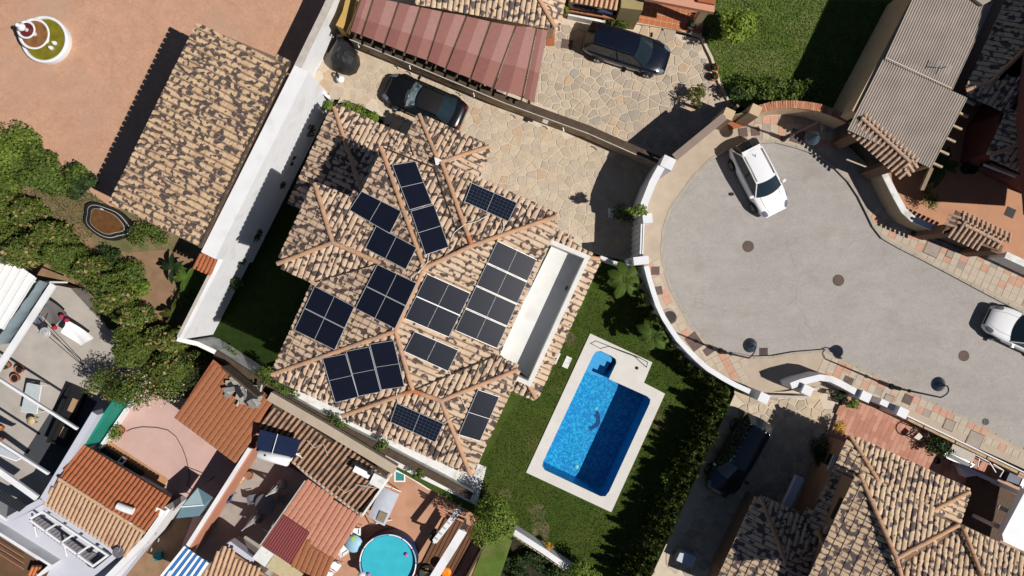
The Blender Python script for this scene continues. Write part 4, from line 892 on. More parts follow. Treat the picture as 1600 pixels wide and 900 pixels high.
for i in range(len(bw)-1):
    p, q = bw[i], bw[i+1]; n = max(1, round((q-p).length/0.125)); d = (q-p).normalized()
    for k in range(n): c = p.lerp(q, (k+.5)/n); obj('brick', MB().box(Vector((c.x, c.y, 1.62)), 0.105, 0.40+0.02*((k+i) % 2), 0.085+random.uniform(-.006, .006), d), M['brick'] if (k*7+i) % 3 else M['brick2'], t)
for x, y in ((1139, 178), (1181, 172)): obj('pillar', MB().box(P(x, y, 2.3)-Vector((0, 0, 2.8)), 0.55, 0.55, 2.8, A3), M['beige_wall'], t)
t = thing('pedestrian_gate', 'narrow olive gate between the two beige pillars', 'gate', P(1160, 176, 0))
obj('panel', MB().ribbon(PL([(1146, 180), (1175, 173)], 1.9), 0.06, 0, 1.9), mat('olive_gate', (0.20, 0.15, 0.075), 0.7, 0.1, 3), t); obj('threshold', MB().box(P(1150, 195, 0.01), 0.9, 0.4, 0.03, Vector((1, .25, 0))), M['terra'], t)
single('party_wall', MB().ribbon(PL([(1446, -30), (1337, 176)], 3.1), 0.42, -0.6, 3.1), M['beige_wall'], 'long beige wall between the big lawn and the corrugated roof', 'wall')
t = thing('street_wall', 'curved wall with pale coping in front of the terracotta yard', 'wall', P(1410, 320, 0))
RW = [(1378, 262), (1388, 282), (1400, 306), (1413, 329), (1427, 342), (1445, 350), (1466, 358), (1486, 364)]
obj('wall', MB().ribbon(PL(RW, 1.5), 0.28, -0.3, 1.45), mat('sandy_render', (0.36, 0.28, 0.19), 0.9, 0.15, 2, 0.3, 25), t); obj('coping', MB().ribbon(PL(RW, 1.55), 0.34, 1.45, 1.53), M['white_dirty'], t)
t = thing('street_wall', 'wall with pale coping right of the smaller tiled gate canopy', 'wall', P(1600, 412, 0))
obj('wall', MB().ribbon(PL([(1572, 398), (1680, 448)], 1.5), 0.28, -0.3, 1.45), M['white_wall'], t); obj('coping', MB().ribbon(PL([(1572, 398), (1680, 448)], 1.55), 0.36, 1.45, 1.53), M['white_dirty'], t)
t = thing('street_wall', 'curved white wall ending at two pillars opposite the lowest lamp', 'wall', P(1290, 595, 0))
obj('wall', MB().ribbon(PL([(1236, 603), (1252, 597), (1281, 590), (1298, 592), (1315, 600), (1344, 616)], 1.5), 0.34, -0.4, 1.5), M['white_wall'], t)
for x, y in ((1262, 610), (1353, 620)): obj('pillar', MB().box(P(x, y, 1.75)-Vector((0, 0, 2.2)), 0.55, 0.5, 2.2, A3), M['white_wall'], t)
t = thing('street_wall', 'low white wall with a pillar and long tan fence along the lower footway', 'wall', P(1500, 690, 0))
obj('wall', MB().ribbon(PL([(1376, 627), (1408, 642)], 1.3), 0.32, -0.4, 1.3), M['white_wall'], t); obj('pillar', MB().box(P(1411, 645, 1.75)-Vector((0, 0, 2.2)), 0.55, 0.5, 2.2, A3), M['white_wall'], t)
obj('wall', MB().ribbon(PL([(1418, 650), (1700, 786)], 0.9), 0.07, -0.4, 0.9), M['white_wall'], t)
for i in range(9):
    p, q = P(1418, 655, 1.2).lerp(P(1640, 762, 1.2), i/9), P(1418, 655, 1.2).lerp(P(1640, 762, 1.2), (i+.95)/9)
    obj('fence_board', MB().ribbon([p, q], 0.13, 0.9, 1.25+0.05*(i % 2)), mat('tan_fence_%d' % i, (0.40+.02*(i % 3), 0.29, 0.16+.02*(i % 2)), 0.9, 0.3, 4), t)
single('gate_track', MB().ribbon(PL([(1176, 618), (1262, 621)], 0.0), 0.14, -0.4, 0.01), M['coping'], 'pale gate track across the stone drive of the shaded van', 'track')
# street lamps
def lamp(label, bx, by, tx, ty, hx, hy):
    b = P(bx, by, 0); t = thing('street_lamp', label, 'street lamp', b, 'street lamps of the turning circle'); H = 4.75
    d = (P(hx, hy, 4.35) - b); d.z = 0
    obj('base', MB().lathe([(0.17, 0), (0.17, 0.06), (0.12, 0.12), (0.11, 0.9), (0.075, 1.0)], b, 16), M['steel'], t)
    top = P(tx, ty, H); b2 = b + Vector((0, 0, 0.9))
    obj('pole', MB().tube([b2, b2.lerp(top, 0.3), b2.lerp(top, 0.7), top], [0.062, 0.055, 0.045, 0.038], 10), M['steel'], t)
    obj('collar', MB().lathe([(0.05, 0), (0.095, 0.04), (0.095, 0.14), (0.05, 0.2)], b2.lerp(top, 0.22), 12), M['steel'], t)
    hd = P(hx, hy, 4.3); k = top-b2; k.normalize(); path = [top]
    for i in range(1, 9):
        u = i/8; p = top.lerp(Vector((hd.x, hd.y, top.z)), u); p.z = top.z + 0.35*math.sin(math.pi*u*0.9) ; p += (hd-top).cross(UP).normalized()*0.0
        path.append(p)
    path.append(Vector((hd.x, hd.y, 4.55)))
    obj('arm', MB().tube(path, 0.032, 8), M['steel'], t)
    hh = Vector((hd.x, hd.y, 4.05)); sh_ = obj('shade', MB().lathe([(0.36, 0), (0.37, 0.04), (0.34, 0.10), (0.26, 0.22), (0.16, 0.33), (0.09, 0.42), (0.08, 0.52), (0.02, 0.55)], hh, 24), mat('lamp_enamel_%d' % int(bx), (0.035, 0.055, 0.08), 0.22, 0.05, 2, spec=0.6), t)
    obj('glass', MB().lathe([(0.30, 0.02), (0.24, -0.05), (0.02, -0.08)], hh, 20), M['white_plastic'], t)
lamp('dark street lamp beside the brick topped wall', 1224, 217, 1280, 190, 1273, 214)
lamp('dark street lamp at the curved white garden wall', 1126, 548.5, 1170, 559.5, 1174, 540)
lamp('dark street lamp on the lower footway by the white pillars', 1393, 604, 1470, 621, 1470, 601)
# ================================================================ WEST AND SOUTH-WEST NEIGHBOURS
CP = thing('carport', 'long carport under tan mottled tiles beside the tall white wall', 'carport', P(310, 210, -0.8)); TT = []
rf = obj('roof', MB().ribbon([P(451, 99, 3.62), P(312, 387, 3.62)], 0.10, 3.4, 3.72), M['dark_top'], CP)
tile_facet(rf, [(309, 38, 3.75), (451, 97, 3.6), (312, 386, 3.6), (172, 318, 3.75)], 3, M['tile_tan'], M['deck'], w=0.33, expo=0.36, barrel=0.29, bh=0.075, budget=1, rest=TT); finish_tiles(rf, TT, 290)
for k in range(6):
    p = P(305, 44, 3.6).lerp(P(176, 312, 3.6), k/5) + A3*0.35; obj('post', MB().box(Vector((p.x, p.y, -0.8)), 0.18, 0.18, 4.3), M['coping'], CP)
obj('beam', MB().bar(P(306, 44, 3.45)+A3*.35, P(176, 314, 3.45)+A3*.35, 0.16, 0.2), M['bark'], CP)
# fountain
FC = P(77, 65.5, -0.8)
F_ = thing('fountain', 'white three tiered fountain with green and brown water on the pink court', 'fountain', FC); WH = M['white_wall']
obj('basin', MB().lathe([(1.30, 0), (1.33, 0.42), (1.30, 0.5), (1.19, 0.5), (1.16, 0.44), (1.16, 0.1), (0.01, 0.1)], FC, 40), WH, F_)
obj('water', MB().lathe([(1.17, 0.36), (0.01, 0.361)], FC, 40), mat('green_water', (0.16, 0.145, 0.012), 0.12, 0.25, 2.5, spec=0.5), F_)
obj('pedestal', MB().lathe([(0.32, 0.1), (0.26, 0.3), (0.16, 0.5), (0.14, 0.9), (0.3, 1.05)], FC, 20), WH, F_)
bw1 = obj('bowl', MB().lathe([(0.2, 1.0), (0.6, 1.1), (0.86, 1.3), (0.87, 1.36), (0.78, 1.36), (0.70, 1.24), (0.01, 1.22)], FC, 36), WH, F_)
obj('water', MB().lathe([(0.745, 1.29), (0.01, 1.291)], FC, 32), mat('amber_water', (0.20, 0.095, 0.035), 0.15, 0.4, 3, spec=0.5), bw1)
obj('stem', MB().lathe([(0.14, 1.2), (0.1, 1.5), (0.2, 1.75)], FC, 16), WH, F_)
bw2 = obj('bowl', MB().lathe([(0.12, 1.7), (0.36, 1.8), (0.5, 1.95), (0.5, 2.0), (0.42, 2.0), (0.36, 1.92), (0.01, 1.9)], FC, 30), WH, F_)
obj('water', MB().lathe([(0.40, 1.95), (0.01, 1.951)], FC, 24), mat('wine_water', (0.12, 0.02, 0.02), 0.15, 0.3, 3, spec=0.5), bw2)
obj('finial', MB().lathe([(0.12, 1.9), (0.08, 2.1), (0.2, 2.3), (0.24, 2.42), (0.14, 2.5), (0.1, 2.62), (0.12, 2.72), (0.02, 2.82)], FC, 16), WH, F_)
for a in (-0.9, -0.35): obj('spout_figure', MB().lathe([(0.05, 0.3), (0.14, 0.42), (0.1, 0.55), (0.04, 0.66)], FC+Vector((math.cos(a)*0.62, math.sin(a)*0.62, 0)), 10), WH, F_)
# ornamental pond with wavy rims
PC = P(172, 348, -0.8); OP = thing('ornamental_pond', 'black and white wavy ornamental pond at the corner of the carport', 'pond', PC)
def wavy(r, k, ph, am, c=PC, sx=1.55, rot=-0.45):
    o = []
    for i in range(48):
        a = 2*math.pi*i/48; rr = r*(1+am*math.sin(3*a+ph)+am*0.6*math.sin(5*a+ph*2)); x, y = math.cos(a)*rr*sx, math.sin(a)*rr*0.92
        o.append(Vector((c.x+x*math.cos(rot)-y*math.sin(rot), c.y+x*math.sin(rot)+y*math.cos(rot), 0)))
    return o
for r, z, m in ((0.98, 0.30, M['black']), (0.845, 0.36, M['coping']), (0.81, 0.40, M['black']), (0.66, 0.43, M['coping']), (0.64, 0.45, mat('brown_glaze', (0.12, 0.055, 0.02), 0.35, 0.3, 4)), (0.55, 0.40, M['black'])):
    obj('rim', MB().prism(wavy(r, 3, 0.6, 0.07), -0.85, -0.8+z), m, OP)
obj('water', MB().prism(wavy(0.42, 3, 0.6, 0.07), -0.5, -0.38), mat('amber_pond', (0.17, 0.085, 0.02), 0.1, 0.4, 2, spec=0.6), OP)
obj('sheet', MB().box(P(175, 346, -0.38), 0.25, 0.62, 0.02, A3), M['coping'], OP); obj('saucer', MB().lathe([(0.18, 0), (0.22, 0.04), (0.01, 0.05)], P(157, 331, -0.42), 16), M['white_plastic'], OP)
# ---- yards of the white houses (south-west)
ZS = -2.0
M['yard'] = mat('grey_yard_concrete', (0.37, 0.335, 0.30), 0.9, 0.14, 0.9, 0.15, 30, fine=0.05, spots=((0.27, 0.24, 0.21), 0.8, 0.55, 0.15, 0.5))
struct('yard', MB().prism(PL([(-80, 420), (60, 440), (110, 450), (175, 520), (222, 585), (200, 625), (130, 700), (70, 790), (-80, 830)], ZS), -3.4, ZS), M['yard'])
struct('patio', MB().prism(PL([(128, 702), (203, 612), (420, 640), (395, 700), (280, 900), (150, 900)], ZS), -3.4, ZS-0.004), mat('pink_patio_paint', (0.50, 0.335, 0.295), 0.8, 0.09, 0.8, 0.1, 20, spots=((0.40, 0.26, 0.23), 0.7, 0.56, 0.15, 0.5)))
struct('clay_border', MB().prism(PL([(160, 700), (172, 690), (262, 748), (255, 765)], ZS), ZS-0.1, ZS+0.02), mat('orange_clay_floor', (0.42, 0.22, 0.11), 0.9, 0.15, 2))
struct('patio', MB().prism(PL([(397, 700), (490, 750), (420, 905), (250, 950), (286, 880)], ZS), -3.4, ZS+0.004), mat('grey_patio', (0.30, 0.27, 0.24), 0.9, 0.14, 1.2, 0.15, 30, fine=0.05))
struct('terrace', MB().prism(PL([(470, 930), (560, 800), (607, 725), (735, 782), (748, 800), (758, 850), (725, 930)], ZS+0.3), -3.4, ZS+0.3), mat('terracotta_floor', (0.44, 0.235, 0.15), 0.85, 0.12, 1.0, 0.1, 30, fine=0.05, spots=((0.36, 0.19, 0.12), 1.1, 0.56, 0.15, 0.6)))
struct('lawn', MB().prism(PL([(725, 930), (757, 846), (785, 832), (800, 845), (772, 930)], -1.7), -3.4, -1.7), M['lawn2'])
struct('lower_garden', MB().prism(PL([(772, 930), (795, 842), (812, 842), (905, 905), (905, 960)], -3.2), -3.5, -3.2), mat('shade_darkened_ground', (0.030, 0.026, 0.014), .95, .5, 2.0, .6, 20, fine=.3))  # speckled brown ground, colour darkened to carry the shade below the wall
# barrel roof helper for the small roofs
def small_roof(parent, poly, down, m, w=0.26, expo=0.42, barrel=0.2, bh=0.085, lim=150, deck=None):
    T = []; q = tile_facet(parent, poly, down, m, deck or m, w=w, expo=expo, barrel=barrel, bh=bh, budget=1, rest=T, jitter=0.5); finish_tiles(parent, T, lim); return q
# white row house
RH = thing('row_house', 'white row house with red and straw coloured tile roof and parapets', 'house', P(120, 800, ZS))
rr = obj('roof', MB().prism(PL([(125, 702), (258, 782), (200, 858), (75, 782)], -0.1), -0.9, -0.1), M['deck'], RH)
small_roof(rr, [(128, 696, 0.2), (265, 780, 0.2), (226, 832, 1.0), (92, 748, 1.0)], 0, M['terra'], w=0.25, expo=0.5, barrel=0.215, bh=0.075, lim=150, deck=M['terra'])
small_roof(rr, [(92, 748, 1.0), (226, 832, 1.0), (197, 868, 0.4), (68, 784, 0.4)], 2, M['terra_pale'], w=0.25, expo=0.42, barrel=0.205, bh=0.08, lim=140, deck=M['terra_old'])
ridge(rr, [P(92, 748, 1.02), P(226, 832, 1.02)], m=M['terra_pale'], r=0.10)
M['house_white'] = mat('lavender_white_paint', (0.47, 0.48, 0.545), 0.85, 0.05, 1.5, 0.08, 20)
obj('wall', MB().prism(PL([(125, 700), (258, 780), (225, 838), (230, 850), (150, 950), (-90, 950), (-90, 820), (60, 790)], -0.9), ZS, -0.9), M['house_white'], RH)
obj('parapet', MB().ribbon(PL([(148, 646), (66, 782)], 0.7), 0.36, ZS, 0.7), M['house_white'], RH)
obj('parapet', MB().ribbon(PL([(66, 782), (22, 806), (12, 812)], 0.7), 0.30, -1.1, 0.7), M['house_white'], RH); obj('parapet', MB().ribbon(PL([(12, 812), (-20, 790), (-60, 770)], 0.7), 0.14, -1.1, 0.8), M['white_wall'], RH)
obj('parapet', MB().ribbon(PL([(-30, 815), (0, 832), (80, 882), (60, 900)], -0.2), 0.14, -1.1, -0.1), M['white_wall'], RH)
obj('parapet', MB().ribbon(PL([(262, 794), (228, 842), (166, 905), (150, 940)], 0.2), 0.34, -1.9, 0.2), M['white_wall'], RH)
obj('parapet', MB().ribbon(PL([(70, 790), (160, 848), (182, 866), (140, 900)], 0.05), 0.28, -1.1, 0.05), M['house_white'], RH)
fr = obj('pergola_frame', MB().ribbon(PL([(45, 812), (66, 800), (168, 868), (145, 885), (45, 812)], 0.45), 0.12, 0.33, 0.45), M['white_wall'], RH, label='white frame over the light well')
for i in range(1, 4): p, q = P(66, 800, 0.4).lerp(P(168, 868, 0.4), i/4), P(45, 812, 0.4).lerp(P(145, 885, 0.4), i/4); obj('crossbar', MB().bar(p, q, 0.10, 0.10), M['white_wall'], fr)
for x, y in ((57, 838), (104, 868)): obj('post', MB().tube([P(x-3, y-14, 0.35), P(x, y, -0.85)], 0.06, 8), M['white_plastic'], fr)
obj('light_well', wavy_sheet([P(62, 806, -0.8), P(160, 872, -0.8), P(142, 886, -0.8), P(46, 816, -0.8)], 0.22, 0.03, 0), mat('smoked_corrugated', (0.16, 0.15, 0.16), 0.5, 0.1, 3), RH)
obj('floor_sheet', MB().prism(PL([(-90, 840), (0, 838), (78, 888), (50, 950), (-90, 950)], -0.88), -0.9, -0.88), mat('brown_balcony_floor', (0.12, 0.065, 0.035), 0.9, 0.2, 3), RH)  # thin brown sheet laid over part of the flat roof
for k in range(3): obj('railing', MB().tube([P(-10, 842+k*9, -0.5), P(38, 872+k*9, -0.5)], 0.02, 6), M['terra_panel'], RH)
for x in (-6, 0, 6): obj('tile_heap', MB().tube([P(52+x, 898, -0.5), P(58+x, 885, -0.4)], 0.09, 8), M['ridge_red'], RH)
t = thing('satellite_dish', 'dark satellite dish beside the straw coloured roof edge', 'dish', P(186, 868, 0.1))
obj('reflector', MB().lathe([(0.02, 0), (0.2, 0.03), (0.32, 0.09), (0.30, 0.10), (0.02, 0.02)], P(186, 862, 0.6), 18), mat('dish_grey', (0.13, 0.12, 0.14), 0.5, 0.1, 3), t); obj('mast', MB().tube([P(188, 868, 0.0), P(186, 861, 0.6)], 0.03, 7), M['alu'], t)
obj('feed_arm', MB().tube([P(186, 862, 0.65), P(190, 848, 1.0)], 0.018, 6), M['alu'], t)
t = thing('roof_vent', 'white tubular vent with hose on the red tile slope', 'vent', P(195, 795, 0.7))
obj('tube', MB().tube([P(184, 790, 0.95), P(196, 795, 1.0), P(208, 799, 1.0)], 0.20, 12), M['white_plastic'], t); obj('hose', MB().tube([P(184, 798, 0.85), P(192, 810, 0.95), P(206, 819, 1.1)], 0.05, 8), M['white_plastic'], t)
for i, (x, y) in enumerate(((233, 843), (222, 857))):
    single('hoop', MB().tube([P(x+12*math.cos(a)+3, y-8*math.sin(a)+i, 0.22+0.25*math.sin(a)) for a in np.linspace(0.2, -0.4, 9)], 0.035, 7), M['alu'], ['upper bent grey pipe hoop on the white parapet', 'lower bent grey pipe hoop on the white parapet'][i], 'pipe', 'bent pipe hoops')
single('white_box', MB().box(P(254, 797, 0.2), 0.5, 0.35, 0.35), M['white_plastic'], 'small white box on the end of the white parapet', 'box')
# left yard: roofs, awning, pergola bars
t = thing('ribbed_roof', 'white ribbed metal roof at the left edge beside the conifer hedge', 'roof', P(10, 440, 0.5))
q = [P(-70, 345, 1.2), P(57, 434, 1.2), P(6, 515, 1.2), P(-120, 470, 1.2)]
obj('sheet', MB().poly(q), mat('white_sheet_metal', (0.74, 0.74, 0.72), 0.5, 0.05, 2), t)
for i in range(13): a, b = q[0].lerp(q[1], i/12), q[3].lerp(q[2], i/12); obj('rib', MB().bar(a+UP*.03, b+UP*.03, 0.05, 0.06), M['white_plastic'], t)
for x, y in ((50, 440), (5, 505)): obj('post', MB().box(P(x, y, 1.15)-Vector((0, 0, 3.1)), .1, .1, 3.1), M['white_plastic'], t)
t = thing('fabric_awning', 'slate blue fabric awning strung beside the ribbed roof', 'awning', P(40, 490, 0))
mb = MB(); v = []; f = []
a0, a1, b0, b1 = P(68, 440, 1.4), P(82, 442, 1.4), P(-30, 560, 1.4), P(0, 545, 1.4)
a0, a1, b0, b1 = P(62, 438, 1.3), P(80, 446, 1.5), P(-12, 540, 1.3), P(18, 536, 1.5)
for i in range(17):
    for j in range(7):
        u, w = i/16, j/6; p = (a0*(1-u)+b0*u)*(1-w)+(a1*(1-u)+b1*u)*w; p = p + Vector((0, 0, -0.16*math.sin(math.pi*w)+0.04*math.sin(u*23+w*3)+0.03*math.sin(u*41))); v.append(p)
for i in range(16):
    for j in range(6): k = i*7+j; f.append((k, k+1, k+8, k+7))
obj('cloth', mb.add(v, f, True), mat('slate_cloth', (0.17, 0.215, 0.235), 0.9, 0.1, 3), t)
obj('beam', MB().bar(P(84, 444, 1.5), P(-12, 590, 1.5), 0.34, 0.14), M['white_wall'], t)
for i, (a, b, zz, w, lb) in enumerate([((-20, 580), (121, 670), 2.2, 0.13, 'upper white pergola bar across the grey yard'), ((-20, 678), (76, 740), 2.2, 0.13, 'lower white pergola bar across the grey yard'), ((-20, 722), (58, 778), 2.6, 0.3, 'thick white beam below the pergola bars')]):
    t = thing('pergola_bar', lb, 'beam', P(*a, 0), 'white pergola bars'); obj('bar', MB().bar(P(*a, zz), P(*b, zz), w, 0.16), M['white_wall'], t)
t = thing('glass_canopy', 'small glass canopy beneath the lower pergola bar', 'canopy', P(5, 705, 0)); obj('pane', MB().prism(PL([(-20, 690), (0, 697), (32, 716), (25, 720), (-20, 704)], 1.8), 1.76, 1.8), mat('pale_glass', (0.42, 0.46, 0.5), 0.25, 0.05, 2, spec=0.5), t); obj('frame', MB().ribbon(PL([(-20, 703), (25, 720), (33, 716)], 1.82), 0.06, 1.72, 1.83), M['white_plastic'], t)
obj('louvre', wavy_sheet([P(-30, 745, 1.5), P(42, 790, 1.5), P(30, 800, 1.5), P(-40, 760, 1.5)], 0.14, 0.02, 0), M['steel'], tag(thing('louvre_roof', 'grey louvred roof strip in the shade of the thick beam', 'roof', P(5, 775, 0)), kind=None))
# laundry
t = thing('clothes_line', 'clothes line with a white sheet and grey cloths in the yard', 'clothes line', P(110, 530, ZS))
def cloth(nm, pts, z, m, sag=0.10):
    c = [P(x, y, z) for x, y in pts]; v = []; f = []
    for i in range(9):
        for j in range(7):
            u, w = i/8, j/6; p = (c[0]*(1-u)+c[1]*u)*(1-w)+(c[3]*(1-u)+c[2]*u)*w; v.append(p + Vector((0, 0, 0.05*math.sin(u*9+w*4)-sag*math.sin(math.pi*w))))
    for i in range(8):
        for j in range(6): k = i*7+j; f.append((k, k+1, k+8, k+7))
    return obj(nm, MB().add(v, f, True), m, t)
cloth('sheet', [(95, 520), (105, 500), (147, 528), (126, 540)], -0.9, M['white_plastic']); cloth('cloth', [(62, 490), (76, 468), (106, 492), (82, 512)], -1.0, mat('grey_cloth', (0.12, 0.11, 0.11), 0.9, 0.1, 3)); cloth('cloth', [(48, 505), (58, 488), (66, 503), (55, 510)], -1.1, mat('blue_grey_cloth', (0.10, 0.11, 0.15), 0.9, 0.1, 3))
for p, q in (((52, 505), (130, 572)), ((60, 498), (132, 573)), ((60, 520), (75, 490))): obj('line', MB().tube([P(*p, -0.9), P(*q, -1.0)], 0.02, 5), M['steel'], t)
for x, y in ((72, 518), (130, 572)): obj('post', MB().tube([P(x, y, ZS), P(x, y, -0.8)], 0.03, 7), M['steel'], t)
obj('rotary_top', MB().lathe([(0.32, 0), (0.3, 0.03), (0.26, 0), (0.2, 0.03), (0.05, 0.05)], P(70, 520, -0.9), 14), M['alu'], t)
for i, (x, y) in enumerate(((98, 494), (106, 500), (87, 512))): obj('clothes_peg_bag', MB().lathe([(0.02, 0), (0.13, 0.05), (0.12, 0.2), (0.02, 0.26)], P(x, y, -0.9), 10), mat('crimson_cloth_%d' % i, (0.42, 0.02, 0.06), 0.9, 0.2, 8), t)
M['terracotta_pot'] = mat('terracotta_pot', (0.36, 0.12, 0.06), 0.8, 0.15, 4)
def pot(x, y, z, r, h, label, m=None, fill=None, plant=None, seed=3, group='plant pots', n=160, cat='plant pot', leafm=None, ls=0.12):
    p = P(x, y, z); t = thing('plant_pot', label, cat, p, group)
    obj('pot', MB().lathe([(r*0.68, 0), (r*0.95, h*0.85), (r, h*0.88), (r, h), (r*0.85, h), (r*0.8, h*0.8), (0.01, h*0.8)], p, 20), m or M['terracotta_pot'], t)
    obj('soil', MB().lathe([(r*0.82, h*0.82), (0.01, h*0.84)], p, 14), M['soil'] if fill is None else fill, t)
    if plant:
        v, val = leaf_cloud(lumps(p+Vector((0, 0, h+plant*0.5)), plant, plant, plant*0.7, 6, seed, 0.55), n, ls, 0.45, seed=seed, shell=0.8); leaf_object('foliage', v, val, leafm or M['leaf_mid'], t)
    return t
pot(35, 576, ZS, 0.26, 0.35, 'terracotta pot in the yard, upper of two empty ones', fill=M['black']); pot(28, 590, ZS, 0.26, 0.35, 'terracotta pot in the yard, lower of two empty ones', fill=M['black'])
pot(15, 570, ZS, 0.22, 0.3, 'small potted plant beside the white awning beam', plant=0.28); pot(4, 684, ZS, 0.2, 0.3, 'terracotta pot with a trailing plant at the left edge', plant=0.25, leafm=M['leaf_olive']); pot(5, 668, ZS, 0.17, 0.25, 'small clay pot at the left edge above the trailing plant', plant=0.14, leafm=M['petal_orange'])
t = thing('glass_table', 'pale glass topped garden table under the pergola bar', 'table', P(49, 628, ZS))
tp = [P(x, y, -1.25) for x, y in ((42, 599), (64, 603), (57, 646), (33, 643))]
obj('top', MB().prism(tp, -1.28, -1.25), mat('frosted_glass', (0.42, 0.47, 0.48), 0.3, 0.08, 3, spec=0.5), t); obj('frame', MB().ribbon([p.copy() for p in tp]+[tp[0].copy()], 0.05, -1.31, -1.27), M['white_plastic'], t)
for p in tp: obj('leg', MB().tube([Vector((p.x, p.y, -1.3)), Vector((p.x, p.y, ZS))], 0.025, 6), M['white_plastic'], t)
t = thing('stool', 'small beige wicker stool beside the glass table', 'stool', P(56, 655, ZS)); obj('seat', MB().lathe([(0.2, 0.40), (0.24, 0.42), (0.24, 0.47), (0.01, 0.49)], P(56, 655, ZS), 14), mat('wicker', (0.50, 0.37, 0.2), 0.9, 0.25, 12), t)
for k in range(4): a = k*1.57+.6; obj('leg', MB().tube([P(56, 655, ZS)+Vector((math.cos(a)*.17, math.sin(a)*.17, .42)), P(56, 655, ZS)+Vector((math.cos(a)*.2, math.sin(a)*.2, 0))], 0.02, 5), M['steel'], t)
for i, (x, y, w, d_) in enumerate([(118, 630, 0.9, 2.0), (104, 672, 0.9, 1.6)]):
    c = P(x, y, ZS); t = thing('outdoor_sofa', ['dark wicker sofa with tan cushion, nearer the green wall', 'dark wicker sofa in deep shade of the white parapet'][i], 'sofa', c, 'dark garden sofas')
    obj('base', MB().box(c, w, d_, 0.35), M['black'], t); obj('backrest', MB().box(c-A3*w*0.42, 0.14, d_, 0.75), M['black'], t)
    for s in (-1, 1): obj('armrest', MB().box(c+B3*s*d_*0.47, w, 0.12, 0.55), M['black'], t)
    obj('cushion', MB().box(c+UP*0.36+A3*0.1, 0.3, d_*0.4, 0.1), mat('tan_cushion_%d' % i, (0.34, 0.22, 0.13), 0.9, 0.1, 4), t)
single('yard_dark_sheet', MB().prism(PL([(106, 602), (152, 628), (84, 745), (36, 712)], ZS), ZS, ZS+0.02), mat('charcoal_sheet', (0.045, 0.048, 0.055), 0.95, 0.15, 4), 'flat charcoal sheet beneath the garden sofas', 'rug')  # flat dark sheet standing in for what looks like a pergola roof
# green wall and pink patio
t = thing('painted_wall', 'wall painted green above a white base beside the pink patio', 'wall', P(170, 650, ZS))
obj('wall', MB().ribbon(PL([(127, 700), (196, 602)], 0.1), 0.2, ZS, 0.1), mat('emerald_wall_paint', (0.010, 0.20, 0.145), 0.7, 0.08, 2), t); obj('plinth', MB().ribbon(PL([(155, 700), (208, 622)], -1.4), 0.12, ZS, -1.35), M['white_wall'], t)
pot(191, 672, ZS, 0.3, 0.4, 'terracotta pot with a leafy plant and white flowers on the pink patio', plant=0.55, n=420, leafm=M['leaf_lime'])
t = thing('bench', 'black metal bench against the base of the green wall', 'bench', P(200, 625, ZS)); obj('seat', MB().box(P(199, 624, ZS+.42), 0.42, 1.1, 0.05), M['black'], t); obj('backrest', MB().box(P(195, 622, ZS+.45), 0.05, 1.1, 0.45), M['black'], t)
for s in (-1, 1): obj('leg', MB().box(P(199, 624, ZS)+B3*s*.5, 0.42, 0.05, 0.42), M['black'], t)
hp = [(198, 674), (206, 670), (222, 667), (245, 668), (262, 672), (275, 682), (285, 700), (291, 716), (295, 735), (296, 748), (292, 758), (300, 765)]
single('garden_hose', MB().tube([P(x, y, ZS+0.03) for x, y in hp], 0.025, 6), mat('dark_hose', (0.10, 0.07, 0.065), 0.6, 0.1, 4), 'dark garden hose curling across the pink patio', 'hose')
t = thing('tile_rack', 'dark metal rack with a small white frame below the pink patio', 'rack', P(190, 722, ZS)); obj('tray', MB().prism(PL([(156, 706), (168, 698), (226, 738), (216, 752)], ZS), ZS, ZS+0.25), M['black'], t); obj('frame', MB().ribbon(PL([(183, 722), (190, 714), (196, 718), (190, 726), (183, 722)], ZS+.4), 0.05, ZS+.25, ZS+.4), M['white_plastic'], t)
# red shed and its clutter
SH = thing('garden_shed', 'shed under a flat red clay tile roof beside the flowering climber', 'shed', P(345, 640, ZS))
sr = obj('roof', MB().prism(PL([(333, 566), (420, 630), (369, 717), (280, 650)], 0.5), 0.3, 0.5), M['terra'], SH)
small_roof(sr, [(333, 562, 0.85), (424, 628, 0.85), (369, 722, 0.6), (274, 651, 0.6)], 2, M['terra_panel2'], w=0.30, expo=0.34, barrel=0.30, bh=0.03, lim=200, deck=M['terra'])
obj('wall', MB().prism(PL([(335, 572), (412, 630), (366, 710), (288, 650)], 0.4), ZS, 0.35), M['terra_panel'], SH)
M['fibre_dark'] = mat('grey_scrap', (0.21, 0.20, 0.19), .7, .2, 6)
CL = thing('scrap_heap', 'grey heap of pipes and scrap on the corner of the red shed roof', 'scrap heap', P(383, 615, 0.9)); g = random.Random(5)
for i in range(34):
    x, y = g.uniform(358, 405), 0; y = 600+(x-358)*0.5+g.uniform(-12, 14); c = P(x, y, 0.92+g.uniform(0, .2)); a = g.uniform(0, 6.28); mm = [M['coping'], M['fibre_dark'], M['kerb'], M['steel'], M['fibre_dark']][i % 5]
    if i % 5: obj('scrap_plate', MB().box(c, g.uniform(.25, .7), g.uniform(.15, .4), g.uniform(.03, .2), (math.cos(a), math.sin(a), 0)), mm, CL)
    else: obj('pipe', MB().tube([c, c+Vector((math.cos(a), math.sin(a), 0.1))*g.uniform(.4, .9)], 0.06, 8), mm, CL)
obj('backing_board', MB().bar(P(352, 572, 1.5), P(407, 618, 1.5), 0.10, 1.1), M['dark_top'], CL)
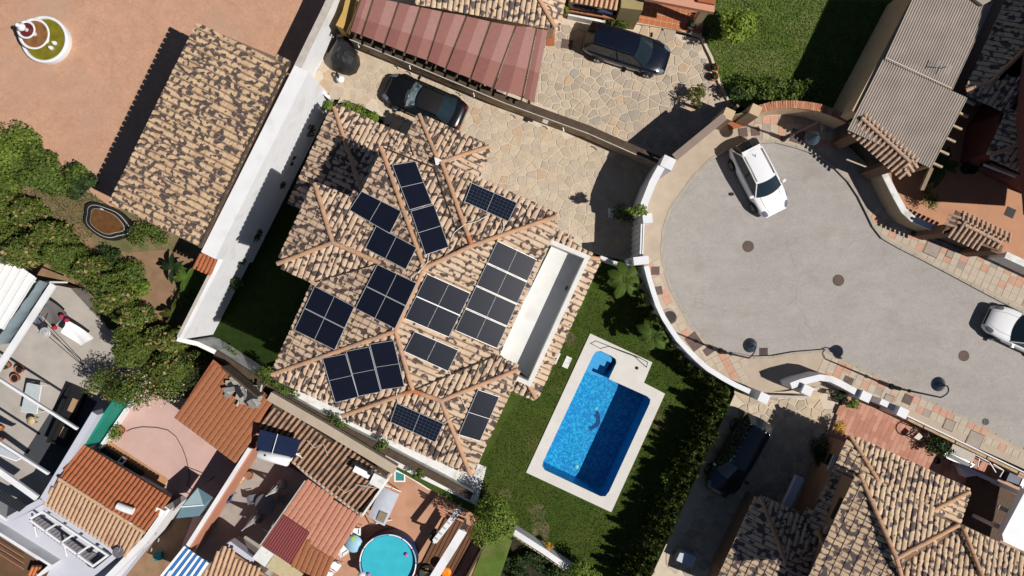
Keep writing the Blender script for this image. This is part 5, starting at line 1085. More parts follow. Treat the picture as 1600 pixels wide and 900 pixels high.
# patio wall, heater, old roof
t = thing('patio_wall', 'thin white topped wall between the pink and the grey patios', 'wall', P(340, 775, ZS)); obj('wall', MB().ribbon(PL([(393, 699), (262, 905)], 0.3), 0.3, ZS, 0.25), M['terra_panel'], t); obj('coping', MB().ribbon(PL([(391, 699), (260, 905)], 0.32), 0.22, 0.25, 0.32), M['white_wall'], t)
OR = thing('old_house', 'low house with an old brown barrel tile roof behind the boundary wall', 'house', P(510, 720, ZS)); orf = obj('roof', MB().prism(PL([(432, 642), (596, 740), (562, 795), (415, 672)], 0.3), 0.0, 0.3), M['deck'], OR)
small_roof(orf, [(428, 631, 1.0), (606, 742, 1.0), (565, 806, 0.55), (403, 674, 0.55)], 2, M['terra_old'], w=0.29, expo=0.45, barrel=0.19, bh=0.10, lim=260, deck=M['dark_top'])
obj('wall', MB().prism(PL([(430, 640), (600, 745), (563, 800), (408, 676)], 0.1), ZS, 0.1), M['coping'], OR); obj('coping', MB().ribbon(PL([(420, 619), (500, 665), (617, 735)], 1.15), 0.5, 0.6, 1.12), M['concrete'], OR)
obj('gutter', MB().ribbon(PL([(405, 676), (480, 742), (566, 808)], 0.62), 0.12, 0.5, 0.6), M['coping'], OR); obj('verge', MB().ribbon(PL([(614, 738), (566, 806)], 1.1), 0.12, 0.3, 1.05), M['white_dirty'], OR)
t = thing('solar_water_heater', 'solar water heater with navy collector and white tank on the brown roof', 'water heater', P(432, 700, 0.9))
q = [P(406, 671, 1.7), P(470, 688, 1.7), P(460, 716, 1.35), P(400, 704, 1.35)]; col = obj('collector', MB().poly(q).poly([x-UP*.06 for x in q][::-1]), mat('navy_collector', (0.014, 0.022, 0.055), 0.35, 0.1, 2, spec=0.1), t); obj('strap', MB().tube([P(434, 678, 1.74), P(424, 712, 1.5)], 0.02, 6), M['white_plastic'], col)
ax = (P(452, 719, 1.5)-P(403, 707, 1.5)); obj('tank', MB().tube([P(403, 709, 1.4), P(403.5, 709, 1.4)+ax*0.02, P(450, 721, 1.4), P(452, 721.5, 1.4)], [0.2, 0.27, 0.27, 0.2], 18), M['white_plastic'], t); obj('valve', MB().box(P(415, 711, 1.6), 0.08, 0.08, 0.12), M['black'], t)
for k in range(3): obj('hose', MB().tube([P(452, 721, 1.4), P(458+k*3, 712-k*2, 1.2), P(468+k*2, 708+k*4, 1.1)], 0.03, 6), M['white_plastic'], t)
t = thing('air_conditioner', 'air conditioner outdoor unit on the brown roof near the terrace', 'air conditioner', P(568, 733, 1.0)); ax = P(585, 740, 1)-P(556, 725, 1)
obj('casing', MB().box(P(569, 733, 1.0), 0.92, 0.36, 0.65, ax), M['white_plastic'], t); obj('fan_grille', MB().lathe([(0.02, 0), (0.14, 0.005), (0.15, 0.0)], P(578, 738, 1.66), 16), M['steel'], t); obj('bracket', MB().box(P(570, 726, 1.0), 0.9, 0.1, 0.75, ax), M['steel'], t)
single('equipment_box', MB().box(P(592, 749, 1.0), 0.72, 0.62, 0.4, ax), M['white_dirty'], 'plain white box next to the air conditioner', 'box')
for i, pts in enumerate([[(480, 688), (492, 700), (505, 692), (512, 712)], [(528, 760), (540, 770), (560, 758), (585, 762)], [(566, 766), (580, 752), (590, 762), (578, 768)]]):
    single('loose_cable', MB().tube([P(x, y, 1.05) for x, y in pts], 0.02, 5), M['cable'], ['loose white cable on the brown roof beside the heater', 'long loose cable along the lower edge of the brown roof', 'looped cable under the white equipment box'][i], 'cable', 'loose cables on the brown roof')
# covered patio roof of panels
PR_ = thing('patio_shelter', 'patio roof of terracotta and maroon panels between grey patio and round pool', 'roof', P(485, 830, ZS))
def flat_tiles(nm, poly, m, w=0.30, expo=0.34, lim=90):
    o = obj(nm, MB().prism([P(x, y, z-0.2) for x, y, z in poly], 0.2, 0.3), m, PR_)
    T = []; tile_facet(o, poly, 2, m, m, w=w, expo=expo, barrel=w*0.98, bh=0.03, budget=1, rest=T, jitter=0.3); finish_tiles(o, T, lim)
flat_tiles('panel_field', [(478, 751, 0.75), (520, 781, 0.75), (483, 831, 0.65), (443, 803, 0.65)], M['terra_panel']); flat_tiles('panel_field', [(520, 781, 0.75), (563, 811, 0.75), (524, 872, 0.65), (476, 842, 0.65)], M['terra_panel']); flat_tiles('panel_field', [(474, 845, 0.7), (522, 874, 0.7), (505, 905, 0.6), (452, 882, 0.6)], M['terra_panel2'])
obj('maroon_sheet', wavy_sheet([P(442, 804, 0.81), P(484, 832, 0.81), P(453, 882, 0.73), P(409, 852, 0.73)], 0.14, 0.018, 0), M['maroon'], PR_); obj('grey_sheet', MB().prism(PL([(409, 853), (428, 866), (414, 886), (394, 872)], 0.65), 0.55, 0.65), M['white_dirty'], PR_); obj('beige_sheet', MB().prism(PL([(430, 866), (474, 897), (460, 915), (415, 886)], 0.65), 0.55, 0.64), mat('straw_panel', (0.46, 0.38, 0.23), 0.8, 0.12, 3), PR_)
obj('edge_trim', MB().ribbon(PL([(477, 751), (406, 853)], 0.75), 0.07, 0.5, 0.78), M['coping'], PR_)
for x, y in ((480, 755), (560, 812), (412, 853), (505, 895)): obj('post', MB().box(P(x, y, 0.45)-Vector((0, 0, 3.0)), .1, .1, 3.0), M['steel'], PR_)
LR = thing('porch', 'porch under straw coloured barrel tiles at the lower edge of the grey patio', 'porch', P(370, 890, ZS)); small_roof(LR, [(348, 853, 0.7), (420, 902, 0.7), (395, 940, 0.4), (312, 908, 0.4)], 2, M['terra_pale'], w=0.27, barrel=0.2, bh=0.09, lim=80, deck=M['terra_old']); obj('wall', MB().prism(PL([(350, 858), (410, 900), (390, 935), (320, 905)], 0.3), ZS, 0.2), M['coping'], LR); obj('ledge', MB().prism(PL([(352, 850), (360, 846), (398, 874), (393, 882)], 0.4), -0.2, 0.4), M['house_white'], LR)
AW = thing('striped_awning', 'blue and white striped awning beside the thin white topped wall', 'awning', P(290, 885, ZS))
a0, a1, b1, b0 = P(288, 853, 0.6), P(326, 880, 0.6), P(296, 925, 0.2), P(246, 905, 0.2); NS = 11
for i in range(NS):
    u0, u1 = i/NS, (i+1)/NS; obj('stripe', wavy_sheet([a0.lerp(a1, u0), a0.lerp(a1, u1), b0.lerp(b1, u1), b0.lerp(b1, u0)], (a1-a0).length/NS*2, 0.02, 0), mat('awning_blue_%d' % i, (0.02, 0.14, 0.42), 0.8, 0.06, 3) if i % 2 else M['white_plastic'], AW)
GZ = thing('garden_canopy', 'small blue gabled canopy with a white ridge in the shade', 'canopy', P(308, 785, ZS)); r0, r1 = P(309, 763, 0.45), P(276, 808, 0.45); r0, r1 = P(292, 785, 0.5)-A3*0.0, P(292, 785, 0.5)
apx = [P(309, 762, 0.2), P(333, 777, 0.2), P(312, 806, 0.2), P(275, 810, 0.2)]; rA, rB = P(284, 792, 0.55), P(318, 789, 0.55)
obj('panel', MB().poly([apx[0], rB, rA, apx[3]]), mat('pale_blue_sheet', (0.34, 0.45, 0.47), 0.5, 0.06, 3), GZ); obj('panel', MB().poly([apx[0], apx[1], rB]), mat('mid_blue_sheet', (0.10, 0.17, 0.21), 0.5, 0.06, 3), GZ); obj('panel', MB().poly([apx[1], apx[2], apx[3], rA, rB]), mat('mid_blue_sheet_b', (0.12, 0.20, 0.24), 0.5, 0.06, 3), GZ); obj('ridge_bar', MB().bar(rA, rB, 0.06, 0.06), M['white_plastic'], GZ)
for p in apx: obj('leg', MB().tube([p, Vector((p.x, p.y, ZS))], 0.025, 6), M['steel'], GZ)
# things on the grey patio
t = thing('round_table', 'round blue grey table under a folded parasol on the grey patio', 'table', P(421, 782, ZS)); obj('top', MB().lathe([(0.56, 0.70), (0.60, 0.72), (0.58, 0.75), (0.01, 0.755)], P(421, 782, ZS), 28), mat('slate_table', (0.16, 0.165, 0.19), 0.6, 0.06, 3), t); obj('stem', MB().lathe([(0.3, 0), (0.06, 0.1), (0.05, 0.7)], P(421, 782, ZS), 12), M['steel'], t)
def chair(x, y, z, face, m, label, group, s=1.0):
    c = P(x, y, z); f = Vector((math.cos(face), math.sin(face), 0)); r = Vector((-f.y, f.x, 0)); t = thing('garden_chair', label, 'chair', c, group); w = 0.46*s
    obj('seat', MB().box(c+UP*0.42, w, w, 0.04, f), m, t); obj('backrest', MB().bar(c-f*w*0.5+UP*0.46, c-f*w*0.62+UP*0.85, w, 0.035), m, t)
    for i in (-1, 1):
        for j in (-1, 1): obj('leg', MB().tube([c+f*i*w*.42+r*j*w*.42+UP*.42, c+f*i*w*.48+r*j*w*.48], 0.02, 5), m, t)
    for j in (-1, 1): obj('armrest', MB().bar(c-f*w*.5+r*j*w*.52+UP*.64, c+f*w*.4+r*j*w*.52+UP*.64, .045, .03), m, t)
    return t
M['blue_plastic'] = mat('blue_plastic', (0.025, 0.10, 0.40), 0.45, 0.05, 3)
chair(361, 772, ZS, 2.6, M['blue_plastic'], 'blue plastic chair beside the thin white topped wall', 'garden chairs'); GC = mat('grey_plastic', (0.14, 0.145, 0.17), 0.5, 0.05, 3)
chair(402, 775, ZS, 0.2, GC, 'grey garden chair left of the round patio table', 'garden chairs'); chair(443, 776, ZS, 3.0, GC, 'grey garden chair right of the round patio table', 'garden chairs'); chair(411, 802, ZS, 1.3, GC, 'grey garden chair below the round patio table', 'garden chairs')
def parasol(x0, y0, x1, y1, label, m1, m2, base=True, z=ZS):
    p, q = P(x0, y0, z+0.1), P(x1, y1, z+2.9); t = thing('folded_parasol', label, 'parasol', P(x0, y0, z), 'folded parasols'); d = q-p
    obj('pole', MB().tube([p-UP*.1, q], 0.025, 8), M['white_plastic'], t); u = d.normalized().cross(UP).normalized(); w = u.cross(d.normalized())
    for k in range(8):
        a = k*math.pi/4; o_ = (u*math.cos(a)+w*math.sin(a)); s0 = p+d*0.28; e = u*math.cos(a+.4)+w*math.sin(a+.4); e2 = u*math.cos(a-.4)+w*math.sin(a-.4)
        obj('canopy_fold', MB().add([q, s0+d*.35+e*.10, s0+o_*0.26, s0+d*.35+e2*.07, s0-d*0.02+o_*.10], [(0, 1, 2), (0, 2, 3), (1, 4, 2), (2, 4, 3)]), m1 if k % 2 else m2, t)
    obj('base', MB().lathe([(0.26, 0), (0.26, 0.08), (0.05, 0.12)], P(x0, y0, z), 16), M['coping'], t)
parasol(440, 756, 416, 775, 'folded white parasol over the round patio table', M['white_plastic'], M['white_dirty']); parasol(408, 800, 378, 829, 'folded white parasol lying over the grey patio floor', M['white_plastic'], M['coping'])
pot(392, 741, ZS, 0.24, 0.35, 'round clay pot in shade by the water heater', fill=M['soil']); 
t = thing('patio_toys', 'orange and white bundle of cloths beside the thin wall', 'bundle', P(375, 750, ZS))
for i, (dx, dy) in enumerate(((0, 0), (-5, -3), (4, -5))): obj('cloth', MB().lathe([(0.05, 0), (0.2, 0.06), (0.18, 0.2), (0.03, 0.26)], P(375+dx, 750+dy, ZS), 9), mat('bundle_%d' % i, [(0.62, 0.33, 0.1), (0.6, 0.58, 0.5), (0.5, 0.4, 0.3)][i], 0.9, 0.2, 9), t)
single('crate', MB().prism(PL([(240, 865), (251, 863), (252, 875), (241, 877)], ZS+.3), ZS, ZS+0.3), mat('teal_plastic', (0.01, 0.16, 0.18), 0.5, 0.1, 3), 'teal plastic box in the brown passage beside the white row house', 'box')
struct('passage', MB().prism(PL([(225, 850), (262, 795), (300, 810), (265, 900), (200, 940), (180, 910)], ZS+.02), ZS-.1, ZS+0.012), M['soil'])
# ---- terrace with the round pool
ZT = ZS+0.3
PC2 = P(606, 879, ZT+1.0); PC2.z = ZT; RPOOL = thing('round_pool', 'round above ground pool with turquoise water and navy wall', 'pool', PC2); R0 = 1.62
obj('wall', MB().lathe([(R0, 0), (R0+0.02, 0.5), (R0, 1.0), (R0-0.1, 1.0), (R0-0.1, 0.1), (0.01, 0.1)], PC2, 40), mat('navy_liner', (0.02, 0.035, 0.10), 0.5, 0.1, 3), RPOOL)
obj('water', MB().lathe([(R0-0.1, 0.82), (0.01, 0.822)], PC2, 40), mat('turquoise_water', (0.045, 0.42, 0.52), 0.06, 0.10, 1.2, 0.3, 4, spec=0.5), RPOOL)
for k in range(12): a, b = k*math.pi/6, (k+1)*math.pi/6-.03; obj('rim_tube', MB().tube([PC2+Vector((math.cos(a+(b-a)*u)*(R0-.03), math.sin(a+(b-a)*u)*(R0-.03), 1.02)) for u in (0, .25, .5, .75, 1)], 0.04, 7), M['white_plastic'] if k % 3 else mat('pale_blue_tube_%d' % k, (0.25, 0.4, 0.55), .5, .05, 3), RPOOL)
for x, y, m, lb in ((635, 866, 'pink', 'pink floating toy in the round pool'), (576, 897, 'magenta', 'magenta toy at the lower rim of the round pool')):
    single('pool_toy', MB().lathe([(0.02, 0), (0.11, 0.04), (0.10, 0.1), (0.02, 0.13)], P(x, y, ZT+.82), 10), mat(m+'_toy', (0.6, 0.1, 0.35), 0.5, 0.1, 5), lb, 'toy', 'pool toys')
single('pool_ladder_pump', MB().lathe([(0.2, 0), (0.22, 0.2), (0.16, 0.34), (0.02, 0.36)], P(566, 897, ZT+.8), 12), M['white_dirty'], 'small white filter unit hanging at the round pool rim', 'filter')
SW = thing('swing_seat', 'garden swing seat with pale canopy and white frame on the terrace', 'swing seat', P(597, 795, ZT)); cq = [P(x, y, ZT+1.7) for x, y in ((597, 759), (624, 772), (601, 822), (575, 806))]
cv = []; cf = []
for i in range(9):
    for j in range(5): u, w = i/8, j/4; p = (cq[0]*(1-w)+cq[1]*w)*(1-u)+(cq[3]*(1-w)+cq[2]*w)*u; cv.append(p+UP*(0.12*math.sin(math.pi*w)-0.05*math.sin(math.pi*u)))
for i in range(8):
    for j in range(4): k = i*5+j; cf.append((k, k+1, k+6, k+5))
obj('canopy', MB().add(cv, cf, True), mat('pale_blue_canvas', (0.40, 0.42, 0.48), 0.9, 0.1, 3), SW); obj('seat', MB().prism([P(x, y, ZT+.5) for x, y in ((600, 770), (617, 778), (600, 812), (584, 804))], ZT+.42, ZT+.5), M['white_dirty'], SW); obj('cushion', MB().box(P(597, 807, ZT+1.75), 0.45, 0.55, 0.12), mat('khaki_cushion', (0.22, 0.18, 0.13), 0.9, 0.1, 4), SW)
for c, e in (((603, 758), ((626, 768), (606, 776), (599, 752))), ((588, 818), ((612, 812), (577, 818), (573, 801)))):
    for q_ in e: obj('frame_tube', MB().tube([P(*c, ZT+1.75), P(*q_, ZT)], 0.03, 7), M['white_plastic'], SW)
t = thing('round_table', 'round pale blue table with a yellow towel by the patio roof', 'table', P(556, 843, ZT)); obj('top', MB().lathe([(0.46, 0.68), (0.50, 0.70), (0.49, 0.74), (0.01, 0.745)], P(557, 843, ZT), 26), mat('pale_blue_plastic', (0.30, 0.50, 0.62), 0.5, 0.05, 3), t); obj('stem', MB().lathe([(0.26, 0), (0.06, 0.08), (0.05, 0.68)], P(557, 843, ZT), 12), M['white_plastic'], t)
single('towel', MB().prism([P(x, y, ZT+.75) for x, y in ((548, 841), (553, 837), (555, 841), (550, 846))], ZT+.745, ZT+.78), mat('lime_towel', (0.35, 0.50, 0.03), 0.9, 0.1, 6), 'small lime towel on the pale blue table', 'towel')
chair(560, 826, ZT, -1.6, M['white_plastic'], 'white garden chair above the pale blue table', 'garden chairs'); chair(541, 854, ZT, 0.6, M['white_plastic'], 'white garden chair below left of the pale blue table', 'garden chairs'); chair(528, 880, ZT, -0.6, M['white_plastic'], 'white garden chair near the lower edge with a dark cushion', 'garden chairs'); chair(516, 893, ZT, -0.6, M['white_plastic'], 'lowest white garden chair beside the terracotta roof', 'garden chairs')
t = thing('window_frame', 'teal glazed frame with white border leaning in the terrace corner', 'frame', P(624, 745, ZT)); obj('frame', MB().ribbon(PL([(617, 735), (632, 741), (632, 752), (617, 752), (617, 735)], ZT+.9), 0.07, ZT+.8, ZT+.9), M['white_plastic'], t); obj('pane', MB().prism(PL([(617, 736), (632, 742), (632, 752), (617, 752)], ZT+.85), ZT+.82, ZT+.85), mat('teal_pane', (0.05, 0.22, 0.22), 0.2, 0.1, 3), t)
single('terrace_rail', MB().ribbon(PL([(616, 732), (650, 752), (672, 766)], ZT+1.1), 0.06, ZT, ZT+1.1), M['white_plastic'], 'white metal rail along the top of the terrace', 'rail')
WD = mat('brown_deck_board', (0.135, 0.062, 0.032), 0.8, 0.15, 4)
t = thing('deck', 'dark brown timber deck between the white benches', 'deck', P(700, 850, ZT))
for i in range(9): a, b = P(700+i*5.5, 806+i*2.6, ZT+.1), P(640+i*5.5, 925+i*2.6, ZT+.1); obj('plank', MB().bar(a, b, 0.185, 0.05), WD, t)
for i, (a, b, w, lb) in enumerate([((717, 797), (679, 846), 0.30, 'upper white slatted pergola beam on the terrace'), ((724, 828), (672, 912), 0.48, 'lower white pergola wall on the terrace')]):
    t = thing('pergola_beam', lb, 'beam', P(*b, ZT), 'white pergola beams on the terrace'); obj('beam', MB().bar(P(*a, ZT+1.9), P(*b, ZT+1.9), w, 0.14), M['white_wall'], t)
    for k in range(2): p = P(*(a if k else b), ZT+1.8); obj('post', MB().box(Vector((p.x, p.y, ZT)), .14, .14, 1.9), M['white_wall'], t)
    if i == 0:
        for k in range(6): c = P(*a, ZT+1.98).lerp(P(*b, ZT+1.98), (k+.5)/6); obj('slot', MB().box(c, 0.10, 0.18, 0.012, (P(*b, 0)-P(*a, 0))), M['coping'], t)
for k in range(3): a, b = P(684+k*2, 793+k*5, ZT+1.7), P(700+k*2, 802+k*5, ZT+1.7); single('timber_lath', MB().bar(a, b, 0.1, 0.05), M['terra_panel'], ['topmost terracotta lath beside the upper white beam', 'middle terracotta lath beside the upper white beam', 'lowest terracotta lath beside the upper white beam'][k], 'lath', 'terracotta laths')
t = thing('barbecue', 'round black barbecue in the shade below the upper white beam', 'barbecue', P(680, 830, ZT)); obj('bowl', MB().lathe([(0.05, 0.5), (0.26, 0.62), (0.3, 0.8), (0.28, 0.82), (0.02, 0.7)], P(680, 832, ZT), 16), M['black'], t); obj('stand', MB().lathe([(0.2, 0), (0.04, 0.1), (0.04, 0.55)], P(680, 832, ZT), 10), M['steel'], t)
t = thing('fire_bowl', 'round dark bowl with yellow fruit at the lower edge', 'bowl', P(668, 893, ZT)); obj('bowl', MB().lathe([(0.1, 0), (0.45, 0.2), (0.5, 0.3), (0.44, 0.3), (0.05, 0.12)], P(668, 893, ZT), 20), M['black'], t)
for k in range(4): obj('lemon', MB().lathe([(0.01, 0), (0.07, 0.05), (0.07, 0.09), (0.01, 0.14)], P(665+3*(k % 2), 888+4*(k//2), ZT+.2), 8), M['petal_yellow'], t)
single('float_ring', MB().lathe([(0.02, 0), (0.25, 0.03), (0.32, 0.1), (0.25, 0.18), (0.02, 0.12)], P(697, 893, ZT+.9), 14), mat('orange_float', (0.75, 0.22, 0.01), 0.45, 0.1, 5), 'orange inflatable by the lower white pergola wall', 'float')
single('terrace_fence', MB().ribbon(PL([(760, 846), (722, 915)], ZT+0.9), 0.12, -3.4, ZT+0.9), M['dark_top'], 'dark fence at the edge of the brown deck', 'fence')
# ================================================================ NORTH AND EAST NEIGHBOURS
def roof_set(parent, facets, lim, **k):
    T = []
    for poly, dn, m in facets: tile_facet(parent, poly, dn, m, M['deck'], budget=1, rest=T, **k)
    finish_tiles(parent, T, lim)
NH = thing('north_house', 'house with cream tile roof and maroon patio cover along the top edge', 'house', P(780, 0, -0.5))
nr = obj('roof', MB().prism(PL([(660, -40), (845, -40), (860, 30), (660, -5)], 2.8), 2.5, 2.8), M['deck'], NH)
roof_set(nr, [([(649, 4, 3.0), (868, 44, 3.0), (843, 0, 3.55), (820, -45, 4.1), (640, -45, 3.7)], (-0.18, -0.984), M['tile_yel']), ([(868, 44, 3.0), (890, -45, 3.0), (820, -45, 4.1), (843, 0, 3.55)], (0.984, -0.18), M['tile_yel'])], 110)
ridge(nr, [P(868, 44, 3.03), P(843, 0, 3.58), P(820, -45, 4.13)], m=M['ridge'])
obj('wall', MB().prism(PL([(640, -45), (885, -45), (868, 30), (655, -2)], 2.5), -0.6, 2.5), M['beige_wall'], NH)
pc = thing('patio_cover', 'patio cover of maroon slatted sheets in eight bays', 'patio cover', P(700, 70, -0.5))
ST = [((565, -10), (546, 48)), ((583, -4), (564.5, 55)), ((622, 4), (600, 69)), ((656, 11), (632, 82)), ((691, 18.5), (667, 94.5)), ((728, 25), (695.5, 107)), ((766, 34), (734.5, 122.5)), ((805, 41), (769, 137.6)), ((838, 43), (815.5, 151.7)), ((857, 46), (835, 161))]
SL = [mat('maroon_slats_%d' % i, c, 0.75, 0.07, 5) for i, c in enumerate([(0.275, 0.125, 0.105), (0.36, 0.19, 0.165), (0.23, 0.095, 0.08), (0.30, 0.135, 0.11)])]
for i in range(9):
    (a0, b0), (a1, b1) = ST[i], ST[i+1]; TA, TB, BA, BB = P(*a0, 2.55), P(*a1, 2.55), P(*b0, 2.2), P(*b1, 2.2)
    sx_ = 0.07/(TB-TA).length
    for k, (u0, u1) in enumerate(((sx_, 0.55), (0.55, 1-sx_*0.4))):
        for j, (v0, v1) in enumerate(((0, 0.62), (0.60, 1.0))):
            def bl(u, v): return (TA*(1-u)+TB*u)*(1-v)+(BA*(1-u)+BB*u)*v
            dz = UP*(0.03*j+0.012*k); obj('cover_sheet', MB().prism([bl(u0, v0), bl(u1, v0), bl(u1, v1), bl(u0, v1)], 0, 0).add([bl(u0, v0)+dz, bl(u1, v0)+dz, bl(u1, v1)+dz, bl(u0, v1)+dz], [(0, 3, 2, 1)]) if False else MB().add([bl(u0, v0)+dz, bl(u1, v0)+dz+UP*.02, bl(u1, v1)+dz+UP*.02, bl(u0, v1)+dz]+[bl(u0, v0)+dz-UP*.02, bl(u1, v0)+dz, bl(u1, v1)+dz, bl(u0, v1)+dz-UP*.02], [(0, 3, 2, 1), (4, 5, 6, 7), (0, 1, 5, 4), (1, 2, 6, 5), (2, 3, 7, 6), (3, 0, 4, 7)]), SL[(2*j+k) % 4], pc)
    obj('rafter', MB().bar(TA-UP*.1, BA-UP*.1+(BA-TA).normalized()*.15, 0.09, 0.12), M['bark'], pc); mid0, mid1 = TA.lerp(TB, .5), BA.lerp(BB, .5); obj('rafter', MB().bar(mid0-UP*.12, mid1-UP*.12+(mid1-mid0).normalized()*.2, 0.06, 0.1), M['bark'], pc)
obj('edge_beam', MB().bar(P(546, 45, 2.05), P(835, 158, 2.05), 0.1, 0.14), M['bark'], pc)
for u in (0.02, 0.35, 0.68, 0.98): p = P(546, 47, 2.0).lerp(P(833, 156, 2.0), u); obj('post', MB().box(Vector((p.x, p.y, -.5)), .12, .12, 2.5), M['bark'], pc)
single('yellow_wall', MB().ribbon(PL([(551, -20), (541, 20), (530, 42)], 1.6), 0.42, -0.6, 1.6), mat('ochre_paint', (0.47, 0.30, 0.09), 0.85, 0.1, 2), 'short ochre yellow wall beside the maroon patio cover', 'wall')
struct('clay_floor', MB().prism(PL([(856, 46), (867, 46), (866, 72), (853, 72)], -0.5), -0.6, -0.44), M['terra'])
ob = thing('bay_roof', 'small orange barrel roof with a blue railing by the cream roof', 'roof', P(930, 10, -0.5)); small_roof(ob, [(888, 0, 2.5), (965, 14, 2.5), (960, -40, 3.0), (890, -45, 3.0)], (-0.18, -0.984), M['terra_pale'], w=0.26, barrel=0.19, bh=0.09, lim=40, deck=M['terra'])
obj('wall', MB().prism(PL([(892, -40), (960, -40), (962, 8), (890, -2)], 2.0), -0.6, 2.2), M['beige_wall'], ob); obj('railing', MB().bar(P(895, 9, 1.3), P(957, 21, 1.3), 0.16, 0.12), mat('blue_iron', (0.03, 0.04, 0.09), 0.5, 0.1, 4), ob); obj('sill', MB().bar(P(889, 15, 0.6), P(962, 28, 0.6), 0.22, 0.14), M['brick'], ob)
single('planter_wall', MB().ribbon(PL([(888, 22), (946, 34)], 0.1), 0.14, -0.6, 0.1), M['white_dirty'], 'low pale kerb wall beneath the small orange roof', 'wall')
po = thing('porch', 'porch with orange floor tiles under a salmon slab beside the big lawn', 'porch', P(1060, 20, -0.5))
FL = obj('floor', MB().prism(PL([(991, 36), (1012, -30), (1110, -30), (1100, 22), (1096, 58), (1056, 46)], -0.3), -0.6, -0.32), M['joint'], po); fp = [(p.x, p.y) for p in PL([(993, 35), (1014, -20), (1108, -20), (1098, 22), (1094, 55), (1056, 45)], -0.3)]
ux, uy = Vector((0.984, -0.18, 0)), Vector((0.18, 0.984, 0)); o0 = P(1040, 20, -0.3); tm = MB().prism([Vector((-.155, -.155, 0)), Vector((.155, -.155, 0)), Vector((.155, .155, 0)), Vector((-.155, .155, 0))], -0.02, 0.008, bev=.006).mesh('floor_tile'); tm.materials.append(mat('orange_floor_tile', (0.40, 0.125, 0.045), 0.6, 0.12, 4))
for i in range(-9, 12):
    for j in range(-8, 9):
        c = o0+ux*i*0.33+uy*j*0.33
        if inside((c.x, c.y), fp): obj('floor_tile', tm, None, FL, mat=Matrix.Translation(Vector((c.x, c.y, -0.315))) @ Matrix.Rotation(-0.18, 4, 'Z'))
obj('roof_slab', MB().prism(PL([(1008, -2), (1116, 19), (1122, -45), (1020, -45)], 3.0), 2.7, 3.0), mat('salmon_paint', (0.52, 0.26, 0.17), 0.85, 0.08, 2), po); obj('roof_box', MB().box(P(1103, 2, 3.0), 0.9, 0.3, 0.2, ux), M['terra'], po)
obj('column', MB().box(P(1087, 36, -0.3), 0.4, 0.4, 3.0, ux), M['beige_wall'], po); obj('wall', MB().prism(PL([(973, -30), (1010, -30), (1004, 16), (970, 12)], 2.4), -0.6, 2.4), mat('olive_render', (0.30, 0.24, 0.11), 0.9, 0.1, 2), po)
pot(988, 32, -0.5, 0.32, 0.4, 'dark round pot beside the orange porch floor', m=M['steel'])
pot(1078, 43, -0.3, 0.26, 0.4, 'blue glazed pot at the foot of the porch column', m=mat('blue_glaze', (0.03, 0.035, 0.11), 0.25, 0.1, 3), plant=0.2, leafm=M['leaf_dark']); pot(1100, 50, -0.5, 0.24, 0.35, 'dark pot on the lawn corner beside the porch', m=M['steel'], plant=0.22, leafm=M['leaf_dark'])
pot(1114, 108, -0.5, 0.24, 0.32, 'terracotta pot on the lawn edge, upper of two', plant=0.22, leafm=M['leaf_dark']); pot(1114, 122, -0.5, 0.24, 0.32, 'terracotta pot on the lawn edge, lower of two', plant=0.22, leafm=M['leaf_dark'])
single('lawn_kerb', MB().ribbon(PL([(1096, 58), (1112, 90), (1124, 128), (1138, 156)], -0.35), 0.14, -0.6, -0.33), M['joint'], 'pale kerb between the upper driveway and the big lawn', 'kerb')
for x, y, lb in ((1378, 31, 'white globe lamp in the shaded lawn, nearer the top'), (1361, 66, 'white globe lamp in the shaded lawn, lower one')):
    c = P(x, y, -0.4); t = thing('globe_lamp', lb, 'lamp', c, 'globe lamps on the lawn'); obj('globe', MB().lathe([(0.02, .25)]+[(0.16*math.sin(a), .41-0.16*math.cos(a)) for a in np.linspace(.2, 2.94, 9)]+[(0.01, .57)], c, 16), M['white_plastic'], t); obj('post', MB().tube([c, c+UP*.28], .03, 7), M['steel'], t)
single('drive_grate', MB().box(P(886, 69, -0.49), 0.62, 0.52, 0.03, ux), M['iron'], 'dark square drain cover behind the dark blue car', 'cover')
single('mailbox_plate', MB().prism(PL([(950, 326), (963, 326), (967, 340), (951, 340)], -0.5), -0.5, -0.1), M['white_dirty'], 'white planter box in the shadow of the villa gate', 'planter')
# ---- north-east: corrugated roof, gate canopies, red house
CR = thing('corrugated_roof', 'large grey corrugated roof beside the long beige wall', 'roof', P(1440, 110, 0)); M['fibre'] = mat('fibre_cement', (0.30, 0.252, 0.218), 0.9, 0.14, 1.2, 0.1, 40, spots=((0.24, 0.21, 0.19), 0.9, 0.52, 0.2, 0.6))
obj('sheet', wavy_sheet([P(1446, -46, 3.3), P(1552, 2, 3.25), P(1488, 141, 3.25), P(1382, 93, 3.3)], 0.132, 0.026, 0, rows=2), M['fibre'], CR); obj('sheet', wavy_sheet([P(1380, 92, 3.24), P(1512, 153, 3.18), P(1455, 263, 3.15), P(1324, 203, 3.2)], 0.132, 0.026, 0, rows=2), M['fibre'], CR); obj('joint_strip', MB().bar(P(1384, 90, 3.33), P(1487, 138, 3.29), 0.04, 0.02), M['cable'], CR)
for k in range(6): c = P(1511, 158, 3.0).lerp(P(1457, 262, 3.0), k/5.3); obj('rafter', MB().bar(c-A3*1.5, c+A3*0.42, 0.11, 0.14), mat('pale_timber_%d' % k, (0.42, 0.32, 0.22), 0.9, 0.2, 4), CR)
for x, y in ((1500, 175), (1455, 258), (1440, 230), (1380, 150)): obj('post', MB().box(P(x, y, 2.9)-Vector((0, 0, 3.0)), .15, .15, 3.0), M['beige_wall'], CR)
t = thing('roof_antenna', 'thin aerial with crossbars standing on the corrugated roof', 'antenna', P(1462, 104, 3.2)); obj('mast', MB().tube([P(1470, 107, 3.2), P(1478, 104, 4.0)], 0.025, 6), M['steel'], t)
